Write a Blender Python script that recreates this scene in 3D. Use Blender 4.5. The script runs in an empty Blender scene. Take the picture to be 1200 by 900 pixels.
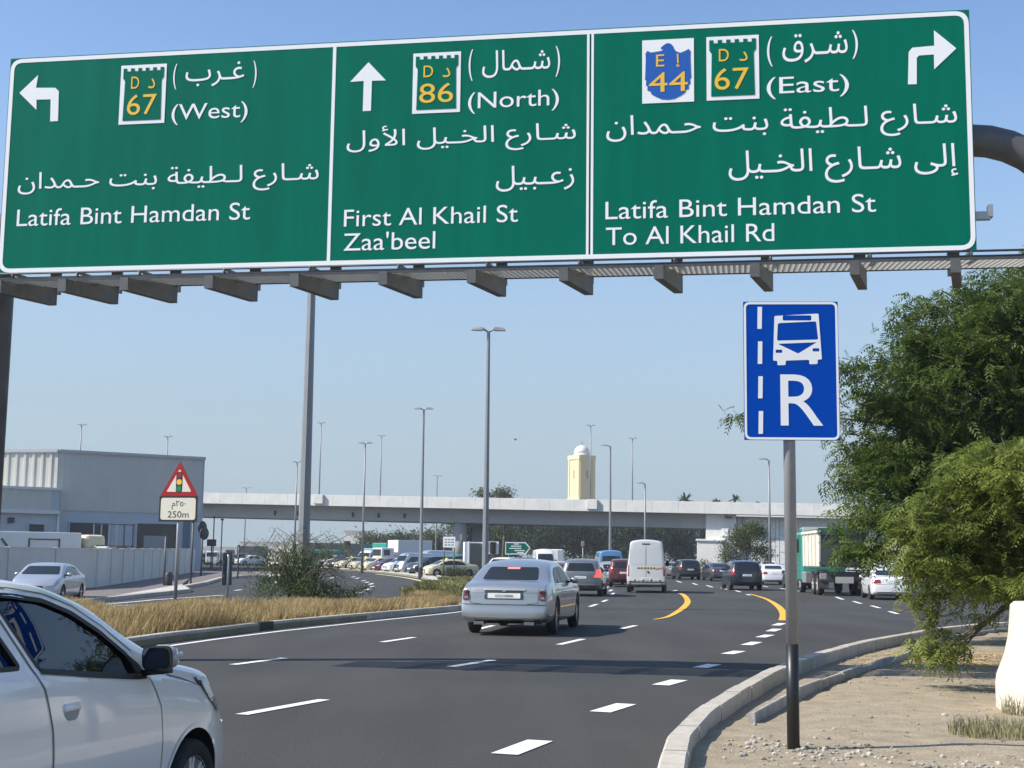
import bpy, bmesh, math, random, unicodedata
import numpy as np
from mathutils import Vector, Matrix
from mathutils.bvhtree import BVHTree
from mathutils.geometry import delaunay_2d_cdt

SC = bpy.context.scene
COL = SC.collection
R = math.radians
random.seed(7)
RNG = np.random.default_rng(7)

# ------------------------------------------------------------------ camera, sky, sun, exposure
F_PX, HC = 1600.0, 1.6                       # focal length in pixels of the 1200 px photo, eye height
PITCH = math.atan((657.5 - 450) / F_PX)
ROLL = -0.0125
_rt, _up = Vector((1, 0, 0)), Vector((0, -math.sin(PITCH), math.cos(PITCH)))
C_F = Vector((0, math.cos(PITCH), math.sin(PITCH)))
C_R = math.cos(ROLL) * _rt - math.sin(ROLL) * _up
C_U = math.cos(ROLL) * _up + math.sin(ROLL) * _rt
cam_d = bpy.data.cameras.new('camera')
cam_d.sensor_width = 36; cam_d.lens = F_PX / 1200 * 36
cam_d.clip_start = 0.1; cam_d.clip_end = 5000
cam = bpy.data.objects.new('camera', cam_d); COL.objects.link(cam)
cam.matrix_world = Matrix(((C_R.x, C_U.x, -C_F.x, 0), (C_R.y, C_U.y, -C_F.y, 0), (C_R.z, C_U.z, -C_F.z, HC), (0, 0, 0, 1)))
SC.camera = cam

SUN_EL = 42.0
SUN_AZ = 258.0                               # compass style, clockwise from +Y (view direction): from the left, a little behind
w = bpy.data.worlds.new('World'); SC.world = w; w.use_nodes = True
nt = w.node_tree
bg = nt.nodes['Background']
sky = nt.nodes.new('ShaderNodeTexSky'); sky.sky_type = 'NISHITA'; sky.sun_disc = False
sky.sun_elevation = R(SUN_EL); sky.sun_rotation = R(SUN_AZ)
sky.altitude = 0; sky.air_density = 1.0; sky.dust_density = 0.4; sky.ozone_density = 4.5
# dusty pale band above the horizon
tcw = nt.nodes.new('ShaderNodeTexCoord'); sx = nt.nodes.new('ShaderNodeSeparateXYZ'); nt.links.new(tcw.outputs['Generated'], sx.inputs[0])
mrw = nt.nodes.new('ShaderNodeMapRange'); mrw.interpolation_type = 'SMOOTHSTEP'
mrw.inputs['From Min'].default_value = 0.40; mrw.inputs['From Max'].default_value = 0.0; mrw.inputs['To Max'].default_value = 0.97
nt.links.new(sx.outputs['Z'], mrw.inputs['Value'])
mxw = nt.nodes.new('ShaderNodeMix'); mxw.data_type = 'RGBA'
nt.links.new(mrw.outputs['Result'], mxw.inputs[0]); nt.links.new(sky.outputs[0], mxw.inputs[6]); mxw.inputs[7].default_value = (2.12, 2.62, 3.02, 1)
nt.links.new(mxw.outputs[2], bg.inputs[0]); bg.inputs[1].default_value = 0.12
sl = bpy.data.lights.new('sun', 'SUN'); sl.energy = 4.0; sl.angle = R(0.53); sl.color = (1.0, 0.94, 0.84)
so = bpy.data.objects.new('sun', sl); COL.objects.link(so)
sd = Vector((math.sin(R(SUN_AZ)) * math.cos(R(SUN_EL)), math.cos(R(SUN_AZ)) * math.cos(R(SUN_EL)), math.sin(R(SUN_EL))))
so.rotation_euler = sd.to_track_quat('Z', 'Y').to_euler()
so.location = (-20, 0, 40)
SC.view_settings.view_transform = 'Standard'; SC.view_settings.look = 'None'
SC.view_settings.exposure = 0.75; SC.view_settings.gamma = 1.0
SC.view_settings.use_curve_mapping = False

# ------------------------------------------------------------------ geometry of the site
Y0, SLOPE, Y1 = 50.0, 0.0035, 260.0
def G(y):
    return SLOPE * (min(max(y, Y0), Y1) - Y0)
def ray(px, py):
    return C_F + C_R * ((px - 600) / F_PX) + C_U * ((450 - py) / F_PX)
def gp(px, py, z=0.0):
    """ground point seen at a pixel of the 1200x900 photo"""
    v = ray(px, py)
    t = (z - HC) / v.z if v.z < -1e-6 else 1e9
    if 0 < t * v.y <= Y0:
        return Vector((v.x * t, v.y * t, z))
    t = (z - SLOPE * Y0 - HC) / (v.z - SLOPE * v.y)
    if t < 0 or t * v.y > Y1: t = Y1 / v.y
    return Vector((v.x * t, v.y * t, z + G(v.y * t)))
def at(px, py, y):
    v = ray(px, py); t = y / v.y
    return Vector((v.x * t, y, HC + v.z * t))
def ground_at(px, y):
    p = at(px, 660, y); return Vector((p.x, y, G(y)))
def head(deg):
    return -R(deg)                            # heading clockwise from +Y -> rotation_euler.z

# ------------------------------------------------------------------ materials
MATS = {}
def mat(name, col, rough=0.6, metal=0.0, var=0.0, scale=6.0, bump=0.0, bscale=60.0, coat=0.0, spec=0.5,
        island=0.0, emit=0.0, col2=None, detail=6.0, trans=0.0, stretch=None):
    if name in MATS: return MATS[name]
    m = bpy.data.materials.new(name); m.use_nodes = True
    n, l = m.node_tree.nodes, m.node_tree.links
    b = n['Principled BSDF']
    b.inputs['Roughness'].default_value = rough; b.inputs['Metallic'].default_value = metal
    b.inputs['Specular IOR Level'].default_value = spec
    b.inputs['Coat Weight'].default_value = coat; b.inputs['Coat Roughness'].default_value = 0.04
    c = (*col, 1.0)
    b.inputs['Base Color'].default_value = c
    out = None
    tc = n.new('ShaderNodeTexCoord')
    if var or col2:
        nz = n.new('ShaderNodeTexNoise'); nz.inputs['Scale'].default_value = scale; nz.inputs['Detail'].default_value = detail
        nz.inputs['Roughness'].default_value = 0.65
        if stretch:
            mp = n.new('ShaderNodeMapping'); mp.inputs['Scale'].default_value = stretch
            l.new(tc.outputs['Object'], mp.inputs['Vector']); l.new(mp.outputs[0], nz.inputs['Vector'])
        else: l.new(tc.outputs['Object'], nz.inputs['Vector'])
        cr = n.new('ShaderNodeValToRGB')
        cr.color_ramp.elements[0].position = 0.3; cr.color_ramp.elements[1].position = 0.7
        a = col2 if col2 else tuple(x * (1 - var) for x in col)
        bb = col if col2 else tuple(min(1, x * (1 + var)) for x in col)
        cr.color_ramp.elements[0].color = (*a, 1); cr.color_ramp.elements[1].color = (*bb, 1)
        l.new(nz.outputs['Fac'], cr.inputs['Fac']); out = cr.outputs['Color']
    if island:
        ge = n.new('ShaderNodeNewGeometry')
        mr = n.new('ShaderNodeMapRange'); mr.inputs['To Min'].default_value = 1 - island; mr.inputs['To Max'].default_value = 1 + island
        l.new(ge.outputs['Random Per Island'], mr.inputs['Value'])
        hs = n.new('ShaderNodeHueSaturation')
        l.new(mr.outputs['Result'], hs.inputs['Value'])
        if out: l.new(out, hs.inputs['Color'])
        else: hs.inputs['Color'].default_value = c
        out = hs.outputs['Color']
    if out: l.new(out, b.inputs['Base Color'])
    if bump:
        nb = n.new('ShaderNodeTexNoise'); nb.inputs['Scale'].default_value = bscale; nb.inputs['Detail'].default_value = 5
        l.new(tc.outputs['Object'], nb.inputs['Vector'])
        bp = n.new('ShaderNodeBump'); bp.inputs['Strength'].default_value = bump; bp.inputs['Distance'].default_value = 0.02
        l.new(nb.outputs['Fac'], bp.inputs['Height']); l.new(bp.outputs['Normal'], b.inputs['Normal'])
    if emit:
        b.inputs['Emission Color'].default_value = c; b.inputs['Emission Strength'].default_value = emit
    if trans:
        t = n.new('ShaderNodeBsdfTranslucent'); mx = n.new('ShaderNodeMixShader'); mx.inputs[0].default_value = trans
        if out: l.new(out, t.inputs['Color'])
        else: t.inputs['Color'].default_value = c
        l.new(b.outputs[0], mx.inputs[1]); l.new(t.outputs[0], mx.inputs[2])
        l.new(mx.outputs[0], n['Material Output'].inputs['Surface'])
    MATS[name] = m
    return m

def leaf_mat(name, c1, c2, trans=0.3):
    if name in MATS: return MATS[name]
    m = bpy.data.materials.new(name); m.use_nodes = True
    n, l = m.node_tree.nodes, m.node_tree.links
    b = n['Principled BSDF']; b.inputs['Roughness'].default_value = 0.55; b.inputs['Specular IOR Level'].default_value = 0.3
    ge = n.new('ShaderNodeNewGeometry'); cr = n.new('ShaderNodeValToRGB')
    tc = n.new('ShaderNodeTexCoord'); nz = n.new('ShaderNodeTexNoise'); nz.inputs['Scale'].default_value = 0.9; nz.inputs['Detail'].default_value = 2
    l.new(tc.outputs['Object'], nz.inputs['Vector'])
    ad = n.new('ShaderNodeMath'); ad.operation = 'MULTIPLY_ADD'; ad.inputs[1].default_value = 0.55
    l.new(ge.outputs['Random Per Island'], ad.inputs[0])
    sc_ = n.new('ShaderNodeMath'); sc_.operation = 'MULTIPLY_ADD'; sc_.inputs[1].default_value = 1.6; sc_.inputs[2].default_value = -0.55
    l.new(nz.outputs['Fac'], sc_.inputs[0]); l.new(sc_.outputs[0], ad.inputs[2])
    cr.color_ramp.elements[0].color = (*c1, 1); cr.color_ramp.elements[1].color = (*c2, 1)
    l.new(ad.outputs[0], cr.inputs['Fac']); l.new(cr.outputs[0], b.inputs['Base Color'])
    t = n.new('ShaderNodeBsdfTranslucent'); mx = n.new('ShaderNodeMixShader'); mx.inputs[0].default_value = trans
    l.new(cr.outputs[0], t.inputs['Color']); l.new(b.outputs[0], mx.inputs[1]); l.new(t.outputs[0], mx.inputs[2])
    l.new(mx.outputs[0], n['Material Output'].inputs['Surface'])
    MATS[name] = m
    return m

def glass_mat(name, tint, opac, fres=1.0):
    """tinted window glass: see-through tint + mirror reflection"""
    if name in MATS: return MATS[name]
    m = bpy.data.materials.new(name); m.use_nodes = True
    n, l = m.node_tree.nodes, m.node_tree.links
    n.remove(n['Principled BSDF'])
    tr = n.new('ShaderNodeBsdfTransparent'); tr.inputs[0].default_value = (*tint, 1)
    di = n.new('ShaderNodeBsdfDiffuse'); di.inputs[0].default_value = (0.02, 0.025, 0.025, 1)
    m1 = n.new('ShaderNodeMixShader'); m1.inputs[0].default_value = opac
    l.new(tr.outputs[0], m1.inputs[1]); l.new(di.outputs[0], m1.inputs[2])
    gl = n.new('ShaderNodeBsdfGlossy'); gl.inputs['Roughness'].default_value = 0.0; gl.inputs[0].default_value = (.9, .95, 1, 1)
    fr = n.new('ShaderNodeFresnel'); fr.inputs[0].default_value = 1.6
    ml = n.new('ShaderNodeMath'); ml.operation = 'MULTIPLY'; ml.inputs[1].default_value = fres
    l.new(fr.outputs[0], ml.inputs[0])
    m2 = n.new('ShaderNodeMixShader'); l.new(ml.outputs[0], m2.inputs[0]); l.new(m1.outputs[0], m2.inputs[1]); l.new(gl.outputs[0], m2.inputs[2])
    l.new(m2.outputs[0], n['Material Output'].inputs['Surface'])
    MATS[name] = m
    return m

# ------------------------------------------------------------------ mesh builder
class MB:
    def __init__(s): s.v, s.f, s.m, s.s = [], [], [], []
    def add(s, vs, fs, m=0, smooth=False, M=None):
        o = len(s.v)
        for p in vs:
            p = Vector(p)
            s.v.append(tuple(M @ p) if M is not None else tuple(p))
        for f in fs:
            s.f.append(tuple(i + o for i in f)); s.m.append(m); s.s.append(smooth)
        return s
    def box(s, c, d, m=0, M=None, rz=0.0, bev=0.0):
        x, y, z = (k / 2 for k in d)
        if bev:
            bm = bmesh.new(); bmesh.ops.create_cube(bm, size=1.0)
            for v in bm.verts: v.co = Vector((v.co.x * d[0], v.co.y * d[1], v.co.z * d[2]))
            bmesh.ops.bevel(bm, geom=bm.edges[:], offset=bev, segments=2, affect='EDGES', profile=0.5)
            vs = [v.co.copy() for v in bm.verts]; bm.verts.index_update()
            fs = [[v.index for v in f.verts] for f in bm.faces]; bm.free()
        else:
            vs = [(-x, -y, -z), (x, -y, -z), (x, y, -z), (-x, y, -z), (-x, -y, z), (x, -y, z), (x, y, z), (-x, y, z)]
            fs = [(0, 3, 2, 1), (4, 5, 6, 7), (0, 1, 5, 4), (1, 2, 6, 5), (2, 3, 7, 6), (3, 0, 4, 7)]
        T = Matrix.Translation(c) @ Matrix.Rotation(rz, 4, 'Z')
        return s.add(vs, fs, m, False, (M @ T) if M is not None else T)
    def beam(s, a, b, wd, h, m=0, up=(0, 0, 1)):
        a, b = Vector(a), Vector(b); d = (b - a); L = d.length; d.normalize()
        u = Vector(up); x = d.cross(u)
        if x.length < 1e-4: x = d.cross(Vector((1, 0, 0)))
        x.normalize(); z = x.cross(d)
        M = Matrix(((x.x, d.x, z.x, 0), (x.y, d.y, z.y, 0), (x.z, d.z, z.z, 0), (0, 0, 0, 1)))
        M.translation = (a + b) / 2
        return s.box((0, 0, 0), (wd, L, h), m, M)
    def tube(s, pts, rad, n=8, m=0, caps=True, smooth=True):
        pts = [Vector(p) for p in pts]
        if not hasattr(rad, '__len__'): rad = [rad] * len(pts)
        d0 = (pts[1] - pts[0]).normalized()
        x = d0.cross(Vector((0, 0, 1)))
        if x.length < 1e-3: x = Vector((1, 0, 0))
        x.normalize()
        vs, fs = [], []
        for i, p in enumerate(pts):
            d = (pts[min(i + 1, len(pts) - 1)] - pts[max(i - 1, 0)]).normalized()
            x = (x - d * x.dot(d)); x.normalize(); y = d.cross(x)
            for k in range(n):
                a = 2 * math.pi * k / n
                vs.append(p + (x * math.cos(a) + y * math.sin(a)) * rad[i])
        for i in range(len(pts) - 1):
            for k in range(n):
                a, b = i * n + k, i * n + (k + 1) % n
                fs.append((a, b, b + n, a + n))
        if caps:
            fs.append(tuple(range(n - 1, -1, -1))); fs.append(tuple((len(pts) - 1) * n + k for k in range(n)))
        return s.add(vs, fs, m, smooth)
    def lathe(s, prof, n=24, m=0, M=None, smooth=True):
        vs, fs = [], []
        for r_, z in prof:
            for k in range(n):
                a = 2 * math.pi * k / n
                vs.append((r_ * math.cos(a), r_ * math.sin(a), z))
        for i in range(len(prof) - 1):
            for k in range(n):
                a, b = i * n + k, i * n + (k + 1) % n
                fs.append((a, b, b + n, a + n))
        return s.add(vs, fs, m, smooth, M)
    def prism(s, poly, z0, z1, m=0, M=None):
        n = len(poly)
        vs = [(p[0], p[1], z0) for p in poly] + [(p[0], p[1], z1) for p in poly]
        fs = [tuple(range(n - 1, -1, -1)), tuple(range(n, 2 * n))] + [(i, (i + 1) % n, n + (i + 1) % n, n + i) for i in range(n)]
        return s.add(vs, fs, m, False, M)
    def sphere(s, c, r, m=0, nu=12, nv=8, sc=(1, 1, 1), M=None):
        pr = [(max(1e-4, math.sin(math.pi * i / nv)) * r, -math.cos(math.pi * i / nv) * r) for i in range(nv + 1)]
        T = Matrix.Translation(c) @ Matrix.Diagonal((*sc, 1))
        return s.lathe(pr, nu, m, (M @ T) if M is not None else T)
    def build(s, name, mats, parent=None, loc=None, sharp=None):
        me = bpy.data.meshes.new(name)
        me.from_pydata(s.v, [], s.f)
        if not isinstance(mats, (list, tuple)): mats = [mats]
        for x in mats: me.materials.append(x)
        me.polygons.foreach_set('material_index', s.m)
        me.polygons.foreach_set('use_smooth', s.s)
        if sharp: me.set_sharp_from_angle(angle=R(sharp))
        me.update()
        o = bpy.data.objects.new(name, me); COL.objects.link(o)
        if parent: o.parent = parent
        if loc is not None: o.location = loc
        return o

def tag(o, label=None, cat=None, group=None, kind=None):
    if label: o['label'] = label
    if cat: o['category'] = cat
    if group: o['group'] = group
    if kind: o['kind'] = kind
    return o
def empty(name, loc=(0, 0, 0), rz=0.0):
    o = bpy.data.objects.new(name, None); COL.objects.link(o); o.location = loc; o.rotation_euler = (0, 0, rz)
    o.empty_display_size = 0.3
    return o
def copy_tree(o, parent=None):
    c = o.copy(); COL.objects.link(c)
    if parent: c.parent = parent
    for ch in o.children: copy_tree(ch, c)
    return c

def cdt(poly, holes=(), step=None):
    """triangulate a 2-D polygon with holes; optional inner grid points. returns verts, tris"""
    vs, es = [], []
    def ring(pl):
        if step:
            q = []
            for i in range(len(pl)):
                a, b = Vector(pl[i][:2]), Vector(pl[(i + 1) % len(pl)][:2])
                k = max(1, int((b - a).length / step))
                for j in range(k): q.append(a.lerp(b, j / k))
            pl = q
        o = len(vs)
        for p in pl: vs.append(Vector((p[0], p[1])))
        for i in range(len(pl)): es.append((o + i, o + (i + 1) % len(pl)))
    ring(poly)
    for h in holes: ring(h)
    if step:
        xs = [p[0] for p in poly]; ys = [p[1] for p in poly]
        nx, ny = int((max(xs) - min(xs)) / step), int((max(ys) - min(ys)) / step)
        for i in range(1, nx + 1):
            for j in range(1, ny + 1):
                vs.append(Vector((min(xs) + i * step + 0.003, min(ys) + j * step + 0.002)))
    ov, oe, of, *_ = delaunay_2d_cdt(vs, es, [], 0, 1e-5)
    def inside(x, y, pl):
        c = False; j = len(pl) - 1
        for i in range(len(pl)):
            xi, yi, xj, yj = pl[i][0], pl[i][1], pl[j][0], pl[j][1]
            if (yi > y) != (yj > y) and x < (xj - xi) * (y - yi) / (yj - yi) + xi: c = not c
            j = i
        return c
    keep = []
    for t in of:
        x = sum(ov[i].x for i in t) / len(t); y = sum(ov[i].y for i in t) / len(t)
        if inside(x, y, poly) and not any(inside(x, y, h) for h in holes): keep.append(t)
    return ov, keep

def rpoly(pts, r, n=4):
    """round the corners of a polygon"""
    out = []
    N = len(pts)
    for i in range(N):
        p, a, b = Vector(pts[i]), Vector(pts[i - 1]), Vector(pts[(i + 1) % N])
        da, db = (a - p), (b - p)
        k = min(r, da.length * .45, db.length * .45)
        s, e = p + da.normalized() * k, p + db.normalized() * k
        for j in range(n + 1):
            t = j / n
            out.append(tuple(s * (1 - t) ** 2 + p * 2 * t * (1 - t) + e * t * t))
    return out
def rrect(x0, y0, x1, y1, r, n=4):
    return rpoly([(x0, y0), (x1, y0), (x1, y1), (x0, y1)], r, n)

# ------------------------------------------------------------------ lettering
_txt = {}
def text2d(s, weight=0.0):
    """outline of a word, filled by the non-zero winding rule"""
    k = (s, weight)
    if k in _txt: return _txt[k]
    c = bpy.data.curves.new('text', 'FONT'); c.body = s; c.fill_mode = 'NONE'; c.offset = weight; c.resolution_u = 5
    o = bpy.data.objects.new('text', c); COL.objects.link(o)
    dg = bpy.context.evaluated_depsgraph_get(); dg.update()
    me = bpy.data.meshes.new_from_object(o.evaluated_get(dg))
    P = [(v.co.x, v.co.y) for v in me.vertices]; E = [tuple(e.vertices) for e in me.edges]
    bpy.data.objects.remove(o); bpy.data.curves.remove(c); bpy.data.meshes.remove(me)
    nxt = {}
    for a, b in E: nxt.setdefault(a, []).append(b); nxt.setdefault(b, []).append(a)
    seen, loops = set(), []
    for i in range(len(P)):
        if i in seen or i not in nxt: continue
        lp = [i]; seen.add(i); cur = i
        while True:
            cand = [j for j in nxt[cur] if j not in seen]
            if not cand: break
            cur = cur + 1 if cur + 1 in cand else cand[0]
            seen.add(cur); lp.append(cur)
        loops.append([P[j] for j in lp])
    vs, es = [], []
    for lp in loops:
        o_ = len(vs); vs += [Vector(p) for p in lp]; es += [(o_ + i, o_ + (i + 1) % len(lp)) for i in range(len(lp))]
    ov, oe, of, *_ = delaunay_2d_cdt(vs, es, [], 0, 1e-6)
    segs = []
    for lp in loops:
        A = np.array(lp); segs.append(np.hstack([A, np.roll(A, -1, 0)]))
    S = np.vstack(segs)
    fs = []
    for t in of:
        x = sum(ov[i].x for i in t) / 3; y = sum(ov[i].y for i in t) / 3
        up = (S[:, 1] <= y) & (S[:, 3] > y); dn = (S[:, 1] > y) & (S[:, 3] <= y)
        cr = (S[:, 2] - S[:, 0]) * (y - S[:, 1]) - (x - S[:, 0]) * (S[:, 3] - S[:, 1])
        if int((up & (cr > 0)).sum()) - int((dn & (cr < 0)).sum()): fs.append(tuple(t))
    _txt[k] = ([(v.x, v.y) for v in ov], fs)
    return _txt[k]
RIGHT_ONLY = set('اأإآدذرزوؤةى')
def shape_ar(s):
    """presentation forms in visual (left-to-right) order"""
    out = []
    s = s.replace('لأ', '\ue000').replace('لا', '\ue001')
    for i, ch in enumerate(s):
        if ch in ' ()!': out.append(ch); continue
        if ch == 'ـ': out.append('ـ'); continue
        prev = s[i - 1] if i else ' '
        nxt = s[i + 1] if i + 1 < len(s) else ' '
        jp = prev not in ' ()' and prev not in RIGHT_ONLY and prev not in '\ue000\ue001'
        jn = nxt not in ' ()'
        if ch == '\ue000': out.append(unicodedata.lookup('ARABIC LIGATURE LAM WITH ALEF WITH HAMZA ABOVE ' + ('FINAL' if jp else 'ISOLATED') + ' FORM')); continue
        if ch == '\ue001': out.append(unicodedata.lookup('ARABIC LIGATURE LAM WITH ALEF ' + ('FINAL' if jp else 'ISOLATED') + ' FORM')); continue
        base = unicodedata.name(ch)
        if ch in RIGHT_ONLY: form = 'FINAL' if jp else 'ISOLATED'
        else: form = {(1, 1): 'MEDIAL', (1, 0): 'FINAL', (0, 1): 'INITIAL', (0, 0): 'ISOLATED'}[(int(jp), int(jn))]
        if form == 'ISOLATED' and ch == 'ع': out.append(ch); continue
        try: out.append(unicodedata.lookup(base + ' ' + form + ' FORM'))
        except KeyError: out.append(ch)
    return ''.join(reversed(out))
def put_text(mb, s, x0, x1, y0, y1, weight=0.0, m=0, off=0.0, mode='box', shear=0.0, M=None):
    """fit a word into the box x0..x1, y0..y1 on the XZ plane (y = -off). mode 'cap': y0 baseline, y1 cap height"""
    vs, fs = text2d(s, weight)
    xs = [p[0] for p in vs]; ys = [p[1] for p in vs]
    ax, bx = min(xs), max(xs)
    if mode == 'cap': ay, by = 0.0, max(p[1] for p in text2d('H', weight)[0])
    else: ay, by = min(ys), max(ys)
    q = [(x0 + (p[0] - ax) / (bx - ax) * (x1 - x0), -off, y0 + (p[1] - ay) / (by - ay) * (y1 - y0)) for p in vs]
    mb.add(q, fs, m, False, M)
def put_poly(mb, poly, off, m=0, holes=(), M=None):
    v, f = cdt(poly, holes)
    mb.add([(p[0], -off, p[1]) for p in v], [tuple(reversed(t)) if False else t for t in f], m, False, M)
def put_ring(mb, a, b, off, m=0, M=None):
    n = len(a)
    mb.add([(p[0], -off, p[1]) for p in a] + [(p[0], -off, p[1]) for p in b], [(i, (i + 1) % n, n + (i + 1) % n, n + i) for i in range(n)], m, False, M)

# ------------------------------------------------------------------ ground, roads, kerbs, markings
def drape(poly, top, name, m, bottom=None, grid=None, noise=0.0):
    """a sheet (or slab, if bottom is given) following the gentle rise of the site"""
    bm = bmesh.new()
    f = bm.faces.new([bm.verts.new((p[0], p[1], 0)) for p in poly])
    f.normal_update()
    if f.normal.z < 0: f.normal_flip()
    for yy in (Y0, Y1):
        bmesh.ops.bisect_plane(bm, geom=bm.verts[:] + bm.edges[:] + bm.faces[:], plane_co=(0, yy, 0), plane_no=(0, 1, 0))
    if bottom is not None:
        r_ = bmesh.ops.extrude_face_region(bm, geom=bm.faces[:])
        for g in r_['geom']:
            if isinstance(g, bmesh.types.BMVert): g.co.z = 1.0
        # lower copy keeps z = 0
    for v in bm.verts:
        lv = top if (bottom is None or v.co.z > .5) else bottom
        v.co.z = lv + G(v.co.y)
    bmesh.ops.recalc_face_normals(bm, faces=bm.faces[:])
    if bottom is None:
        for f in bm.faces:
            if f.normal.z < 0: f.normal_flip()
    me = bpy.data.meshes.new(name); bm.to_mesh(me); bm.free(); me.materials.append(m)
    o = bpy.data.objects.new(name, me); COL.objects.link(o)
    return o
def XY(*px): return [gp(a, b).xy for a, b in px]

def asphalt_mat():
    m = bpy.data.materials.new('asphalt'); m.use_nodes = True
    n, l = m.node_tree.nodes, m.node_tree.links; b = n['Principled BSDF']
    tc = n.new('ShaderNodeTexCoord')
    a = n.new('ShaderNodeTexNoise'); a.inputs['Scale'].default_value = 55; a.inputs['Detail'].default_value = 6; a.inputs['Roughness'].default_value = .7
    c = n.new('ShaderNodeTexNoise'); c.inputs['Scale'].default_value = .22; c.inputs['Detail'].default_value = 4
    mp = n.new('ShaderNodeMapping'); mp.inputs['Scale'].default_value = (1, .12, 1); mp.inputs['Rotation'].default_value = (0, 0, R(14))
    d = n.new('ShaderNodeTexNoise'); d.inputs['Scale'].default_value = .9; d.inputs['Detail'].default_value = 5
    l.new(tc.outputs['Object'], a.inputs['Vector']); l.new(tc.outputs['Object'], c.inputs['Vector'])
    l.new(tc.outputs['Object'], mp.inputs['Vector']); l.new(mp.outputs[0], d.inputs['Vector'])
    r1 = n.new('ShaderNodeValToRGB'); r1.color_ramp.elements[0].position = .3; r1.color_ramp.elements[1].position = .72
    r1.color_ramp.elements[0].color = (.032, .0315, .030, 1); r1.color_ramp.elements[1].color = (.074, .072, .068, 1)
    l.new(a.outputs['Fac'], r1.inputs['Fac'])
    s = n.new('ShaderNodeMath'); s.operation = 'ADD'; l.new(c.outputs['Fac'], s.inputs[0]); l.new(d.outputs['Fac'], s.inputs[1])
    mr = n.new('ShaderNodeMapRange'); mr.inputs['From Min'].default_value = .6; mr.inputs['From Max'].default_value = 1.4
    mr.inputs['To Min'].default_value = .72; mr.inputs['To Max'].default_value = 1.3
    l.new(s.outputs[0], mr.inputs['Value'])
    h = n.new('ShaderNodeHueSaturation'); l.new(mr.outputs[0], h.inputs['Value']); l.new(r1.outputs[0], h.inputs['Color'])
    l.new(h.outputs[0], b.inputs['Base Color']); b.inputs['Roughness'].default_value = .85; b.inputs['Specular IOR Level'].default_value = .3
    v = n.new('ShaderNodeTexVoronoi'); v.inputs['Scale'].default_value = 70
    l.new(tc.outputs['Object'], v.inputs['Vector'])
    bp = n.new('ShaderNodeBump'); bp.inputs['Strength'].default_value = .35; bp.inputs['Distance'].default_value = .01
    l.new(v.outputs['Distance'], bp.inputs['Height']); l.new(bp.outputs[0], b.inputs['Normal'])
    return m
M_ASPH = asphalt_mat()
M_SAND = mat('sand', (.34, .28, .2), .95, var=.22, scale=2.2, bump=.5, bscale=35, detail=10)
M_SANDV = mat('verge sand', (.305, .25, .172), .95, var=.24, scale=3.0, bump=.8, bscale=28, detail=12)
M_KERB = mat('kerb concrete', (.45, .41, .345), .85, var=.18, scale=5, bump=.4, bscale=60, island=.10)
M_EDGE = mat('edging concrete', (.34, .33, .31), .9, var=.3, scale=4, bump=.5, bscale=50)
M_PAVE = mat('paving', (.17, .145, .13), .9, var=.2, scale=3, bump=.3, bscale=30)
M_LINE = mat('road paint white', (.74, .74, .72), .7, var=.16, scale=30, bump=.2, detail=10)
M_YEL = mat('road paint yellow', (.82, .42, .03), .7, var=.10, scale=20, bump=.2)
M_PALE = mat('pale paving', (.48, .46, .42), .9, var=.15, scale=4)

g = drape([(-2500, -60), (2500, -60), (2500, 4000), (-2500, 4000)], -.012, 'ground', M_SAND); tag(g, kind='structure')
rd = drape([(-150, -40), (150, -40), (150, 232), (-150, 232)], -.004, 'road', M_ASPH); tag(rd, kind='structure')

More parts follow.
